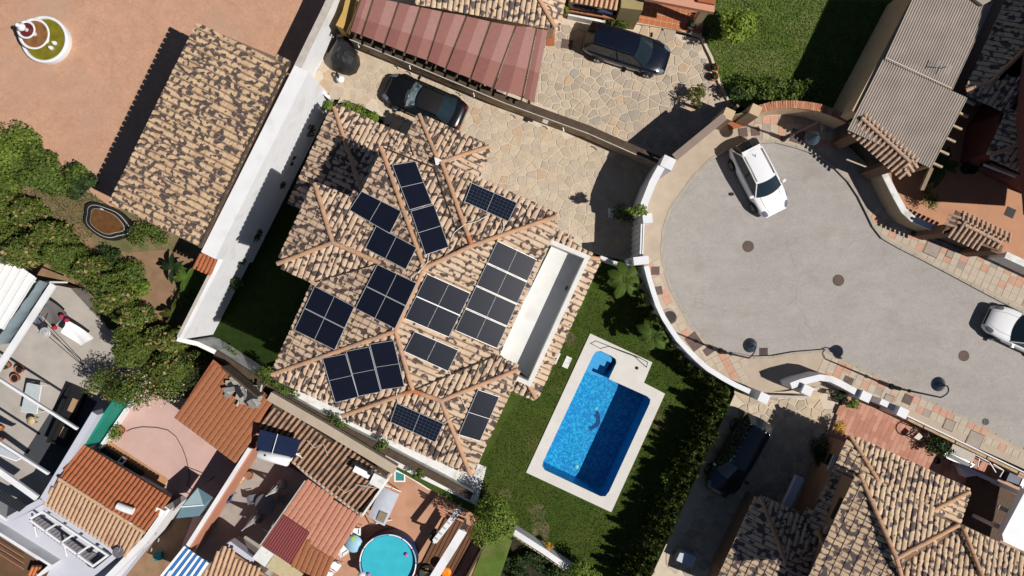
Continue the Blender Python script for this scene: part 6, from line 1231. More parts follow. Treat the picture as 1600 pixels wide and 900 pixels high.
for k in range(5): c = P(1474, 105, 3.7)+A3*(k*.16-.3); obj('crossbar', MB().tube([c-B3*.25, c+B3*.25], .012, 5), M['alu'], t)
M['brown_post'] = mat('brown_render', (0.16, 0.095, 0.062), 0.9, 0.12, 2)
M['canopy_tile'] = mat('canopy_clay_tile', (0.42, 0.285, 0.205), .9, .2, 5, .2, 30)
c1 = thing('gate_canopy', 'larger tiled gate canopy at the end of the corrugated roof', 'gate canopy', P(1380, 225, 0)); d1 = (-0.67, -0.74); d1b = (0.67, 0.74)
kw = dict(w=0.27, expo=0.5, barrel=0.17, bh=0.085); small_roof(c1, [(1346, 184, 3.3), (1420, 251, 3.3), (1412, 277, 2.95), (1322, 200, 2.95)], d1, M['canopy_tile'], lim=100, deck=M['brown_post'], **kw); small_roof(c1, [(1346, 184, 3.3), (1420, 251, 3.3), (1440, 250, 3.05), (1354, 170, 3.05)], d1b, M['canopy_tile'], lim=100, deck=M['brown_post'], **kw); small_roof(c1, [(1420, 251, 3.3), (1440, 250, 3.05), (1412, 277, 2.95)], (0.8, -0.6), M['canopy_tile'], lim=40, deck=M['brown_post'], **kw)
ridge(c1, [P(1346, 184, 3.33), P(1420, 251, 3.33)], m=M['canopy_tile'], r=.10)
for x, y in ((1345, 208), (1393, 258)): obj('pillar', MB().box(P(x, y, 2.8)-Vector((0, 0, 2.9)), .5, .5, 2.9, (0.74, -.67, 0)), M['brown_post'], c1)
obj('gate_leaf', MB().ribbon(PL([(1350, 212), (1390, 252)], 2.0), .06, 0, 2.0), M['black'], c1)
c2 = thing('gate_canopy', 'smaller tiled gate canopy above the footway beside the terracotta yard', 'gate canopy', P(1530, 365, 0)); small_roof(c2, [(1507, 351, 3.1), (1562, 378, 3.1), (1566, 394, 2.85), (1478, 366, 2.85)], '+b', M['canopy_tile'], lim=80, deck=M['brown_post'], **kw); small_roof(c2, [(1507, 351, 3.1), (1562, 378, 3.1), (1581, 374, 2.85), (1494, 328, 2.85)], '-b', M['canopy_tile'], lim=80, deck=M['brown_post'], **kw); small_roof(c2, [(1507, 351, 3.1), (1494, 328, 2.85), (1474, 361, 2.85)], '-a', M['canopy_tile'], lim=40, deck=M['brown_post'], **kw)
ridge(c2, [P(1507, 351, 3.13), P(1562, 378, 3.13)], m=M['canopy_tile'], r=.10)
for x, y in ((1482, 360), (1558, 388)): obj('pillar', MB().box(P(x, y, 2.7)-Vector((0, 0, 2.8)), .5, .5, 2.8), M['brown_post'], c2)
obj('gate_leaf', MB().ribbon(PL([(1488, 366), (1554, 392)], 1.9), .06, 0, 1.9), M['black'], c2)
struct('courtyard', MB().prism(PL([(1376, 258), (1430, 245), (1500, 170), (1520, 0), (1560, -40), (1760, -40), (1760, 480), (1600, 418), (1560, 396), (1470, 356), (1428, 343), (1405, 320)], 0.0), -3.4, -0.002), mat('orange_courtyard', (0.42, 0.215, 0.125), 0.85, 0.12, 1.0, 0.15, 30, fine=0.05))
RHo = thing('red_house', 'dark red house whose shaded roof fills the upper right corner', 'house', P(1600, 120, 0)); rr2 = obj('roof', MB().prism(PL([(1600, 0), (1530, 130), (1590, 160), (1660, 20)], 2.9), 2.6, 2.9), M['deck'], RHo)
roof_set(rr2, [([(1592, -30, 3.2), (1509, 141, 3.2), (1548, 128, 3.5), (1650, 20, 4.3), (1680, -30, 4.3)], '-a', M['tile_yel']), ([(1509, 141, 3.2), (1573, 175, 3.2), (1640, 110, 4.1), (1548, 128, 3.5)], '+b', M['tile_yel']), ([(1573, 176, 3.2), (1547, 243, 3.2), (1590, 226, 3.5), (1650, 150, 4.1)], '-a', M['tile_yel']), ([(1547, 243, 3.2), (1597, 269, 3.2), (1690, 310, 3.2), (1690, 240, 3.9), (1590, 226, 3.5)], '+b', M['tile_yel'])], 220)
ridge(rr2, [P(1509, 141, 3.24), P(1548, 128, 3.56), P(1640, 40, 4.3)]); ridge(rr2, [P(1547, 243, 3.24), P(1590, 226, 3.56), P(1650, 190, 4.0)])
M['red_wall'] = mat('dark_red_paint', (0.14, 0.048, 0.042), 0.85, 0.1, 2)
obj('wall', MB().prism(PL([(1622, -60), (1532, 128), (1566, 150), (1640, 60), (1660, -60)], 2.9), -0.1, 2.9), mat('shade_darkened_wall', (0.085, 0.075, 0.085), .9, .1, 2), RHo); obj('wall', MB().prism(PL([(1620, 100), (1575, 163), (1562, 180), (1552, 238), (1600, 264), (1700, 310), (1760, 0), (1700, -40)], 2.8), -0.1, 2.8), M['red_wall'], RHo); ww = P(1548, 262, 1.6); obj('window', MB().bar(P(1540, 256, 1.6), P(1588, 276, 1.6), .16, 1.1), M['black'], RHo); obj('awning_rail', MB().bar(P(1537, 257, 2.2), P(1587, 276, 2.2), .1, .05), M['white_plastic'], RHo)  # first wall: its dark grey colour stands in for shade in the gap
obj('upper_storey', MB().prism(PL([(1668, -60), (1640, 60), (1628, 175), (1640, 330), (1800, 340), (1850, -60)], 5.8), 4.0, 5.8), M['red_wall'], RHo, label='upper storey beyond the picture edge')
single('planter_tub', MB().lathe([(0.3, 0), (0.36, 0.5), (0.38, 0.55), (0.3, 0.55), (0.28, 0.4), (0.01, 0.4)], P(1509, 264, 0), 20), M['black'], 'dark round tub in the shaded terracotta yard', 'tub'); single('yard_grate', MB().box(P(1578, 332, -0.01), .52, .52, .03), M['black'], 'square black grate in the shaded terracotta yard', 'grate')
single('timber_post', MB().bar(P(1455, 262, 2.6), P(1440, 296, 1.8), .2, .16), mat('weathered_timber', (0.26, 0.19, 0.13), .9, .2, 5), 'leaning timber beam below the corner of the corrugated roof', 'beam')
single('grey_hatch', MB().prism(PL([(1521, -3), (1536, 8), (1550, 0), (1550, -20), (1521, -20)], 3.5), 3.3, 3.5), M['fibre'], 'small grey slab at the top end of the corrugated roof', 'slab')
# ---- south-east house
M['brown_wall'] = mat('clay_brown_paint', (0.31, 0.175, 0.105), 0.85, 0.08, 2)
BH = thing('south_east_house', 'two storey house with straw coloured mottled roofs in the lower right', 'house', P(1400, 830, -0.2)); b_up = obj('roof', MB().prism(PL([(1360, 775), (1440, 815), (1395, 855), (1330, 860)], 5.7), 5.4, 5.7), M['deck'], BH, label='upper roof with long ridge'); b_lo = obj('roof', MB().prism(PL([(1345, 700), (1490, 770), (1460, 790), (1370, 750)], 2.8), 2.5, 2.8), M['deck'], BH, label='lower roofs around the upper storey')
TY = M['tile_yel']; SUF = [([(1343, 741, 6.0), (1497, 820, 6.0), (1400, 872, 7.3)], '-b', TY), ([(1343, 741, 6.0), (1400, 872, 7.3), (1414, 905, 7.3), (1420, 940, 7.3), (1248, 940, 6.0)], '-a', TY), ([(1497, 820, 5.7), (1507, 826, 5.7), (1560, 940, 6.2), (1425, 940, 7.1), (1401, 876, 7.0)], (0.2, 0.98), TY)]
roof_set(b_up, SUF[:2], 200); roof_set(b_lo, [([(1328, 680, 3.0), (1514, 768, 3.0), (1456, 798, 3.6), (1376, 758, 3.6)], '-b', TY), ([(1328, 680, 3.0), (1376, 758, 3.6), (1345, 762, 3.5), (1290, 766, 3.0)], '-a', TY), ([(1514, 768, 3.0), (1456, 798, 3.6), (1470, 808, 3.5), (1497, 820, 3.2)], '+a', TY),
  ([(1187, 775, 2.9), (1120, 910, 2.9), (1200, 940, 3.9), (1228, 880, 3.75)], '-a', TY), ([(1187, 775, 2.9), (1258, 808, 2.9), (1285, 840, 3.3), (1228, 880, 3.75)], '-b', TY), ([(1228, 880, 3.75), (1285, 840, 3.3), (1275, 940, 3.4), (1200, 940, 3.9)], '+a', TY), ([(1290, 768, 3.05), (1322, 768, 3.4), (1282, 842, 3.4), (1256, 806, 2.95)], '-a', TY),
  ([(1405, 884, 4.9), (1500, 828, 4.0), (1548, 940, 5.1), (1430, 950, 5.9)], '-b', TY), ([(1505, 826, 4.1), (1600, 868, 4.0), (1660, 900, 4.0), (1660, 940, 4.6), (1550, 940, 5.1)], '-b', TY)], 230)
for a, b in (((1343, 741, 6.04), (1400, 872, 7.34)), ((1400, 872, 7.34), (1420, 940, 7.34)), ((1497, 820, 6.04), (1400, 872, 7.34))): ridge(b_up, [P(*a), P(*b)])
for a, b in (((1328, 680, 3.04), (1376, 758, 3.64)), ((1514, 768, 3.04), (1456, 798, 3.64)), ((1187, 775, 2.94), (1228, 880, 3.8)), ((1505, 826, 4.2), (1548, 935, 5.2)), ((1278, 828, 4.4), (1306, 905, 4.9))): ridge(b_lo, [P(*a), P(*b)])
roof_set(b_lo, [([(1276, 826, 4.3), (1300, 828, 4.5), (1330, 905, 5.0), (1306, 905, 4.9)], '-b', TY)], 20)
obj('wall', MB().prism([P(1347, 748, 5.8)+A3*.35+B3*.3, P(1478, 816, 5.8), P(1402, 862, 5.8), P(1420, 935, 5.8), P(1270, 940, 5.8)+A3*.5], -0.2, 5.75), M['brown_wall'], BH); obj('wall', MB().prism([P(1330, 686, 2.8)+A3*.35+B3*.3, P(1505, 768, 2.8)-A3*.3+B3*.2, P(1480, 815, 2.8), P(1300, 815, 2.8), P(1293, 764, 2.8)+A3*.35], -0.2, 2.75), M['brown_wall'], BH); obj('wall', MB().prism([P(1190, 780, 2.7)+A3*.3+B3*.3, P(1290, 825, 2.7), P(1275, 940, 2.7), P(1120, 940, 2.7)+A3*.35, P(1132, 905, 2.7)+A3*.2], -0.2, 2.65), M['brown_wall'], BH)
for (x0, y0, x1, y1, z) in ((1322, 782, 1306, 815, 4.7), (1305, 712, 1295, 735, 1.3), (1170, 818, 1150, 858, 1.4)):
    w_ = obj('window', MB().bar(P(x0, y0, z), P(x1, y1, z), .12, 1.1), M['black'], BH); obj('lintel', MB().bar(P(x0, y0, z+.65), P(x1, y1, z+.65), .22, .08), M['white_dirty'], w_); obj('sill', MB().bar(P(x0, y0, z-.6), P(x1, y1, z-.6), .22, .06), M['white_dirty'], w_)
single('awning_box', MB().bar(P(1249, 745, 1.6), P(1228, 790, 1.6), .42, .3), M['house_white'], 'pale awning cassette on the shaded wall above the stone drive', 'awning'); single('gas_locker', MB().box(P(1068, 866, -0.3), .95, .62, .7), M['house_white'], 'pale storage locker on the shaded drive at the foot of the hedge', 'locker')
BD = struct('driveway', MB().prism(PL([(1150, 612), (1178, 613), (1225, 612), (1265, 606), (1310, 604), (1312, 640), (1318, 680), (1290, 775), (1230, 830), (1100, 940), (1000, 940)], -0.3), -3.4, -0.31), M['joint']); flagstones(BD, [(p.x, p.y) for p in PL([(1156, 618), (1262, 612), (1306, 634), (1296, 668), (1270, 740), (1200, 800), (1110, 900), (1040, 900)], -0.3)], -0.3, 0.52, [M['stone%d' % i] for i in (0, 3, 7, 1, 0, 2)], rg, gap=0.05, limit=300)
TP = struct('terrace', MB().prism(PL([(1312, 640), (1330, 612), (1360, 622), (1412, 648), (1660, 768), (1660, 860), (1540, 860), (1500, 800), (1318, 690), (1298, 680)], -0.1), -3.4, -0.105), mat('terrace_grout', (0.42, 0.27, 0.20), 0.9, .1, 3)); tpo = [(p.x, p.y) for p in PL([(1312, 640), (1330, 620), (1412, 652), (1560, 722), (1530, 790), (1500, 790), (1320, 690)], -0.1)]; tcs = []
for i, c in enumerate([(0.42, 0.195, 0.135), (0.46, 0.235, 0.17), (0.385, 0.17, 0.115)]): me = MB().prism([Vector((-.28, -.13, 0)), Vector((.28, -.13, 0)), Vector((.28, .13, 0)), Vector((-.28, .13, 0))], -0.02, 0.01, bev=.006).mesh('terrace_tile'); me.materials.append(mat('rose_terrace_tile_%d' % i, c, .8, .12, 3)); tcs.append(me)
o0 = P(1400, 690, -0.1); cnt = 0
for j in range(-22, 23):
    for i in range(-10, 14):
        c = o0 + B3*((i+.5*(j % 2))*0.575) + A3*(j*0.275)
        if inside((c.x, c.y), tpo) and cnt < 300: cnt += 1; obj('terrace_tile', tcs[int(rg.integers(3))], None, TP, mat=Matrix.Translation(Vector((c.x, c.y, -0.105))) @ Matrix.Rotation(math.atan2(B3.y, B3.x), 4, 'Z'))
dk = thing('deck', 'dark timber deck beside the white flat roof in the lower right', 'deck', P(1545, 790, 0)); WD2 = mat('oiled_timber', (0.075, 0.04, 0.02), .7, .25, 5)
for i in range(17): a = P(1520, 740, 0).lerp(P(1592, 775, 0), i/16); obj('plank', MB().bar(a, a+B3*3.7, .17, .05), WD2, dk)
wf = thing('flat_roof', 'white flat roof with projecting beams at the right edge', 'roof', P(1600, 820, 0)); obj('slab', MB().prism(PL([(1603, 765), (1566, 835), (1568, 846), (1680, 900), (1700, 800)], 3.3), 2.9, 3.3), mat('pale_blue_white', (0.72, 0.75, 0.76), .7, .05, 2), wf)
for a, b in (((1559, 791), (1590, 806)), ((1551, 818), (1580, 832))): obj('beam', MB().bar(P(*a, 2.7), P(*b, 2.7), .22, .2), mat('cream_timber_%d' % a[0], (.6, .48, .38), .9, .1, 4), wf)
for x, y in ((1606, 775), (1575, 832)): obj('post', MB().box(P(x, y, 2.8)-Vector((0, 0, 3.0)), .2, .2, 3.0), M['white_wall'], wf)
t = thing('storage_bench', 'white and grey corner bench on the terrace edge', 'bench', P(1518, 738, 0)); obj('seat', MB().prism(PL([(1501, 729), (1532, 742), (1508, 746)], .5), -.1, .5), M['white_dirty'], t); obj('top', MB().ribbon(PL([(1500, 728), (1540, 746), (1620, 782)], .65), .2, -.1, .65), M['house_white'], t)
t = thing('sun_lounger', 'grey folded sun lounger by the tan fence', 'sun lounger', P(1497, 715, 0)); obj('frame', MB().ribbon(PL([(1474, 712), (1482, 706), (1522, 726), (1514, 732), (1474, 712)], .45), .06, .38, .45), M['alu'], t); obj('sling', MB().prism(PL([(1476, 712), (1483, 708), (1520, 726), (1513, 731)], .4), .36, .4), M['steel'], t); obj('backrest', MB().bar(P(1486, 700, .8), P(1522, 716, .8), .5, .04), M['coping'], t)
for x, y in ((1476, 712), (1520, 727)): obj('leg', MB().tube([P(x, y, .4), P(x, y, -.1)], .02, 6), M['alu'], t)
t = thing('tool_trolley', 'white tubular trolley with a navy box by the tan fence', 'trolley', P(1562, 738, 0)); obj('box', MB().box(P(1576, 746, .3), .75, .5, .45, A3), mat('navy_box', (.02, .03, .07), .5, .1, 3), t); obj('tray', MB().box(P(1588, 752, .3), .2, .5, .5, A3), M['white_plastic'], t)
for p, q in (((1520, 708), (1546, 722)), ((1546, 722), (1556, 738)), ((1530, 716), (1528, 730)), ((1552, 725), (1568, 735)), ((1568, 735), (1562, 745))): obj('tube', MB().tube([P(*p, .8), P(*q, .75)], .03, 7), M['white_plastic'], t)
t = thing('rolled_hose', 'small dark coiled hose on the rose terrace', 'hose', P(1465, 720, 0)); obj('coil', MB().tube([P(1465, 720, -.05)+Vector((math.cos(a)*.13, math.sin(a)*.13, 0)) for a in np.linspace(0, 6.2, 16)], .05, 7), M['black'], t)
t = thing('potting_table', 'dark round table frame with cloths by the tan fence', 'table', P(1435, 678, 0)); obj('ring', MB().tube([P(1436, 677, .5)+Vector((math.cos(a)*.5, math.sin(a)*.4, 0)) for a in np.linspace(0, 6.283, 20)], .035, 6), M['black'], t); obj('cloth', MB().prism(PL([(1428, 684), (1436, 676), (1442, 682), (1436, 688)], .5), .46, .5), M['cable'], t)
for k in range(3): a = k*2.1; obj('leg', MB().tube([P(1436, 677, .5)+Vector((math.cos(a)*.45, math.sin(a)*.36, 0)), P(1436, 677, -.1)+Vector((math.cos(a)*.45, math.sin(a)*.36, 0))], .03, 6), M['black'], t)
# ================================================================ VEHICLES
M['car_glass'] = mat('tinted_car_glass', (0.012, 0.022, 0.03), 0.06, 0.1, 1, spec=0.6); M['tyre'] = mat('tyre_rubber', (0.018, 0.018, 0.019), 0.8, 0.1, 5); M['rim'] = mat('alloy_rim', (0.45, 0.45, 0.46), 0.35, 0.05, 3, met=0.7)
M['lens'] = mat('headlamp_lens', (0.13, 0.15, 0.18), 0.12, 0.2, 8, spec=0.7); M['tail'] = mat('red_tail_lens', (0.20, 0.008, 0.010), 0.2, 0.1, 6, spec=0.6); M['trim'] = mat('black_trim', (0.014, 0.014, 0.015), 0.5, 0.1, 4)
def car(label, cx, cy, z, ang, L, Wd, H, paint, kind='hatch', roofm=None, rails=False, extra=None):
    c = P(cx, cy, z); t = thing('car', label, 'car', c, 'parked cars'); f = Vector((math.cos(ang), math.sin(ang), 0)); s = Vector((-f.y, f.x, 0))
    def G(x, y, zz): return c + f*x + s*y + UP*zz
    hL, hW = L/2, Wd/2
    belt = 0.92 if H < 1.5 else 0.98
    if kind == 'sedan': xa, xb, xc, xd = 0.36, 0.08, -0.42, -0.70
    elif kind == 'hatch': xa, xb, xc, xd = 0.40, 0.10, -0.68, -0.93
    else: xa, xb, xc, xd = 0.48, 0.18, -0.80, -0.96     # people carrier / estate
    def wid(u):
        a = abs(u); w = 1 - 0.06*a**2 - 0.20*a**7
        if u > 0: w -= 0.05*u**4
        return hW*w
    def top(u):
        if u > xa: k = (u-xa)/(1-xa); return belt - 0.03 - 0.20*k**1.6 - 0.16*k**8
        if u < xd: k = (xd-u)/(1+xd) if xd > -1 else 0; return belt + 0.0 - 0.10*k**2 - 0.14*k**8
        return belt
    us = [-1, -0.985, -0.95, -0.88] + list(np.linspace(-0.8, 0.8, 17)) + [0.86, 0.91, 0.95, 0.98, 1.0]; rows = []
    fr = (0, 0.3, 0.6, 0.82, 0.93, 1.0, 1.012, 1.0, 0.955)
    for u in us:
        w, zt = wid(u), top(u); low = 0.24 + 0.10*abs(u)**6; zz = [zt+0.035, zt+0.030, zt+0.018, zt, zt-0.025, zt-0.09, (zt+low)/2, low+0.10, low]
        pts = [(f_*w, q) for f_, q in zip(fr, zz)]; row = [G(u*hL, y, q) for y, q in pts[::-1]] + [G(u*hL, -y, q) for y, q in pts[1:]]; rows.append(row)
    mb = MB(); n = len(rows[0]); v = [p for r in rows for p in r]; fs = [(i*n+j, i*n+j+1, (i+1)*n+j+1, (i+1)*n+j) for i in range(len(rows)-1) for j in range(n-1)]
    mb.add(v, fs, True); mb.add(rows[0], [tuple(range(n))]); mb.add(rows[-1], [tuple(range(n))[::-1]]); mb.add([r[0] for r in rows]+[r[-1] for r in rows[::-1]], [tuple(range(2*len(rows)))])
    obj('body', mb, paint, t)
    wb, wr = hW*0.905, hW*0.66; rz = H
    def surf(x0, z0, w0, x1, z1, w1, bow0, bow1, nu=8, nv=10, crown=0.045, bulge=0.0):
        v = []; fs = []
        for i in range(nu+1):
            a = i/nu
            for j in range(nv+1):
                b = j/nv*2-1; x = x0+(x1-x0)*a + (bow0*(1-a)+bow1*a)*(1-b*b); w = w0+(w1-w0)*a; zz = z0+(z1-z0)*a + crown*(1-b*b)*(0.4+0.6*a if z1 > z0 else 1) + bulge*math.sin(math.pi*a); v.append(G(x*hL, b*w, zz))
        for i in range(nu):
            for j in range(nv): k = i*(nv+1)+j; fs.append((k, k+1, k+nv+2, k+nv+1))
        return MB().add(v, fs, True)
    ro = obj('roof', surf(xb, rz-0.05, wr*0.98, xc, rz-0.07, wr*0.96, 0.035, -0.03, crown=0.05, bulge=0.03), roofm or paint, t)
    ws = obj('windscreen', surf(xa, belt+0.0, wb*0.97, xb, rz-0.05, wr*0.98, 0.09, 0.035, crown=0.05), M['car_glass'], t); obj('rear_window', surf(xc, rz-0.07, wr*0.96, xd, belt+0.02, wb*0.92, -0.03, -0.06, crown=0.05), M['car_glass'], t)
    for sg in (-1, 1):
        A_, B_, C_, D_ = G(xa*hL, sg*wb*.97, belt), G(xb*hL, sg*wr*.98, rz-.05), G(xc*hL, sg*wr*.96, rz-.07), G(xd*hL, sg*wb*.92, belt+.02)
        E_, F_ = A_.lerp(D_, 0.43), B_.lerp(C_, 0.42); o_ = s*sg*0.012
        for q in ((A_, E_.lerp(A_, .03), F_.lerp(B_, .03), B_), (E_.lerp(D_, .04), D_, C_, F_.lerp(C_, .04))): obj('side_window', MB().add([x+o_ for x in q], [(0, 1, 2, 3)] if sg < 0 else [(3, 2, 1, 0)]), M['car_glass'], t)
        obj('pillar', MB().tube([A_, B_], .035, 6), paint, t); obj('pillar', MB().tube([C_, D_], .045, 6), paint, t); obj('pillar', MB().tube([E_, F_], .03, 6), M['trim'], t); obj('roof_edge', MB().tube([B_, B_.lerp(C_, .5)+UP*.03, C_], .04, 6), paint, t); obj('belt_trim', MB().tube([A_+o_, D_+o_], .016, 5), M['trim'], t)
        if rails: obj('roof_rail', MB().tube([B_.lerp(C_, .06)-s*sg*.06+UP*.07, B_.lerp(C_, .5)-s*sg*.06+UP*.11, B_.lerp(C_, .96)-s*sg*.06+UP*.07], .022, 6), M['trim'], t)
        m0 = G(xa*hL-0.10, sg*(hW*0.98), belt+0.06); mi = obj('mirror', MB().bar(m0, m0+s*sg*.20-f*.05, .13, .14), paint, t)
        for u in (0.615, -0.60):
            wc = G(u*hL, sg*(hW*0.965), 0.32); wh = MB(); ring = []
            for rr, dy in ((0.18, .10), (0.30, .11), (0.335, .07), (0.335, -.09), (0.30, -.12)):
                ring.append([wc + s*sg*dy + (f*math.cos(a)+UP*math.sin(a))*rr for a in np.linspace(0, 2*math.pi, 21)[:-1]])
            vv = [p for r in ring for p in r]; wh.add(vv, [(i*20+j, i*20+(j+1) % 20, (i+1)*20+(j+1) % 20, (i+1)*20+j) for i in range(4) for j in range(20)], True); w_ = obj('wheel', wh, M['tyre'], t)
            rm = MB(); rp_ = [wc+s*sg*.095+(f*math.cos(a)+UP*math.sin(a))*.20 for a in np.linspace(0, 2*math.pi, 21)[:-1]]; rm.add(rp_, [tuple(range(20))]); 
            for k in range(5): a = k*1.257; d_ = f*math.cos(a)+UP*math.sin(a); rm.bar(wc+s*sg*.115+d_*.03, wc+s*sg*.115+d_*.2, .05, .03)
            obj('rim', rm, M['rim'], w_); ar = MB().tube([wc+s*sg*.02+(f*math.cos(a)+UP*math.sin(a))*.385 for a in np.linspace(0.0, math.pi, 12)], .03, 6); obj('wheel_arch', ar, M['trim'], t)
        # lamps, laid onto the corners of the body
        def lampshape(u0, u1, y0, y1, lift, m, nm):
            v = []; fs = []
            for i in range(7):
                for j in range(5):
                    u = u0+(u1-u0)*i/6; yy = y0+(y1-y0)*j/4; k = 1-abs(i/3-1)**3*0.5; yy = (y0+y1)/2+(yy-(y0+y1)/2)*k; w = wid(u); fy = min(1.0, yy)
                    zt = top(u); dz = 0.035*(1-fy) if fy < .82 else (-0.03*(fy-.82)/.18 if fy < .93 else -.03-.07*(fy-.93)/.07); v.append(G(u*hL+(0.012 if u > 0 else -.012), sg*fy*w*1.004, zt+dz+lift))
            for i in range(6):
                for j in range(4): k = i*5+j; fs.append((k, k+1, k+6, k+5))
            obj(nm, MB().add(v, fs, True), m, t)
        lampshape(0.80, 0.965, 0.70, 1.0, 0.014, M['lens'], 'headlight')
        lampshape(-0.99, -0.95, 0.66, 0.97, 0.012, M['tail'], 'taillight')
    g = MB().bar(G(0.985*hL, -0.5*hW, 0.5), G(0.985*hL, 0.5*hW, 0.5), .10, .16); obj('grille', g, M['trim'], t)
    # panel gaps
    gp = MB()
    for yy in (-0.62, 0.62): gp.tube([G(u*hL, yy*wid(u)*(1.0 if u < .7 else 1-(u-.7)*.5), top(u)+.022) for u in np.linspace(xa+.03, .93, 8)], .007, 4)
    gp.tube([G((xa+.035)*hL, y*hW, top(xa+.03)+.03-.012*abs(y)) for y in np.linspace(-.62, .62, 7)], .03, 5); obj('bonnet_gap', gp, M['trim'], t)
    if xd > -0.85: obj('boot_gap', MB().tube([G((xd-.02)*hL, y*hW, top(xd-.03)+.035) for y in np.linspace(-.7, .7, 7)], .012, 4), M['trim'], t)
    if extra: extra(t, G, hL, hW, belt, (xa, xb, xc, xd), rz)
    return t
M['paint_white'] = mat('white_car_paint', (0.74, 0.74, 0.75), 0.25, 0.02, 1, spec=0.5, coat=0.5); M['paint_black'] = mat('black_car_paint', (0.006, 0.006, 0.007), 0.22, 0.02, 1, spec=0.4, coat=0.4); M['paint_navy'] = mat('navy_car_paint', (0.004, 0.006, 0.014), 0.2, 0.02, 1, spec=0.5, coat=0.5); M['paint_teal'] = mat('dark_teal_car_paint', (0.006, 0.018, 0.024), 0.2, 0.02, 1, spec=0.5, coat=0.5)
def ang(x0, y0, x1, y1): return math.atan2(-(y1-y0), x1-x0)
def shade_ext(t, G, hL, hW, belt, xs, rz):
    v = []; fs = []; g = random.Random(3)
    for i in range(6):
        for j in range(13): a = i/5; b = j/12*2-1; x = xs[0]*0.93+(xs[1]-xs[0]*0.93)*a*0.85; v.append(G(x*hL+.10*(1-b*b), b*hW*(.78-.18*a), belt+.12+(rz-belt)*a*.84+.05*(1-b*b)+g.uniform(-.018, .018)))
    for i in range(5):
        for j in range(12): k = i*13+j; fs.append((k, k+1, k+14, k+13))
    obj('sun_shade', MB().add(v, fs, False), mat('crumpled_silver_shade', (0.42, 0.52, 0.56), 0.3, 0.35, 7, met=0.4, spots=((0.05, 0.09, 0.11), 3.5, 0.55, .1, .8)), t)
def white_ext(t, G, hL, hW, belt, xs, rz): obj('aerial', MB().tube([G(xs[2]*hL+.35, 0, rz-.02), G(xs[2]*hL+.22, 0, rz+.16)], .02, 6), M['trim'], t); obj('spoiler', MB().bar(G(xs[2]*hL-.08, -hW*.6, rz-.05), G(xs[2]*hL-.08, hW*.6, rz-.05), .22, .04), M['paint_white'], t)
car('white hatchback parked askew at the head of the turning circle', 1180, 281, -0.12, ang(0, 0, 48, 94), 4.32, 1.82, 1.56, M['paint_white'], 'hatch', rails=True, extra=white_ext)
car('white car at the right edge parked along the upper kerb', 1591, 521, -0.12, ang(1600, 525, 1530, 492), 4.55, 1.84, 1.50, M['paint_white'], 'sedan')
car('black saloon with a crumpled silver sunshade on the villa driveway', 666, 163, -0.5, ang(0, 0, -100, -43), 4.72, 1.86, 1.44, M['paint_black'], 'sedan', roofm=mat('satin_black_roof', (0.010, 0.009, 0.009), .45, .1, 3), extra=shade_ext)
car('dark blue estate car on the upper stone driveway', 977, 83, -0.5, ang(0, 0, 100, 31), 4.75, 1.88, 1.66, M['paint_navy'], 'estate', rails=True)
car('dark people carrier parked in the shade of the lower right house', 1147, 708, -0.3, ang(0, 0, -50, 88), 4.75, 1.88, 1.68, M['paint_teal'], 'estate', rails=True)
# covered motorbike
t = thing('covered_motorbike', 'black tarpaulin over a motorbike beside the white wall', 'motorbike', P(541, 95, -0.5)); v = []; fs = []; g = random.Random(9); outl = [(530, 62), (540, 60), (550, 72), (560, 88), (561, 100), (556, 112), (546, 117), (534, 114), (521, 108), (519, 98), (524, 82)]; base = [P(x, y, -0.4) for x, y in outl]; cc = P(540, 90, -0.5); nn = len(outl)
for k, (sc, zz) in enumerate(((1.06, -0.48), (1.0, 0.0), (0.84, 0.38), (0.55, 0.60), (0.25, 0.72))):
    for p in base: q = cc + (p-cc)*sc; v.append(Vector((q.x+g.uniform(-.03, .03), q.y+g.uniform(-.03, .03), zz+g.uniform(-.05, .05))))
for k in range(4):
    for i in range(nn): j = (i+1) % nn; fs.append((k*nn+i, k*nn+j, (k+1)*nn+j, (k+1)*nn+i))
fs.append(tuple(range(4*nn, 5*nn))); obj('tarpaulin', MB().add(v, fs, False), mat('black_tarpaulin', (0.018, 0.018, 0.02), .45, .15, 4, .3, 15), t)
obj('front_fairing', MB().lathe([(0.02, 0), (0.2, .05), (0.24, .2), (0.14, .36), (0.02, .4)], P(533, 125, -0.35), 14), M['white_plastic'], t); wc = P(529, 120, -.2); obj('wheel', MB().tube([wc+Vector((math.cos(a)*.1, -math.cos(a)*.2, math.sin(a)*.25)) for a in np.linspace(0, 6.283, 17)], .06, 7), M['tyre'], t)
M['leaf_bright'] = leaf_mat('leaves_bright_lime', (0.095, 0.165, 0.016), (0.29, 0.37, 0.055), trans=.3)
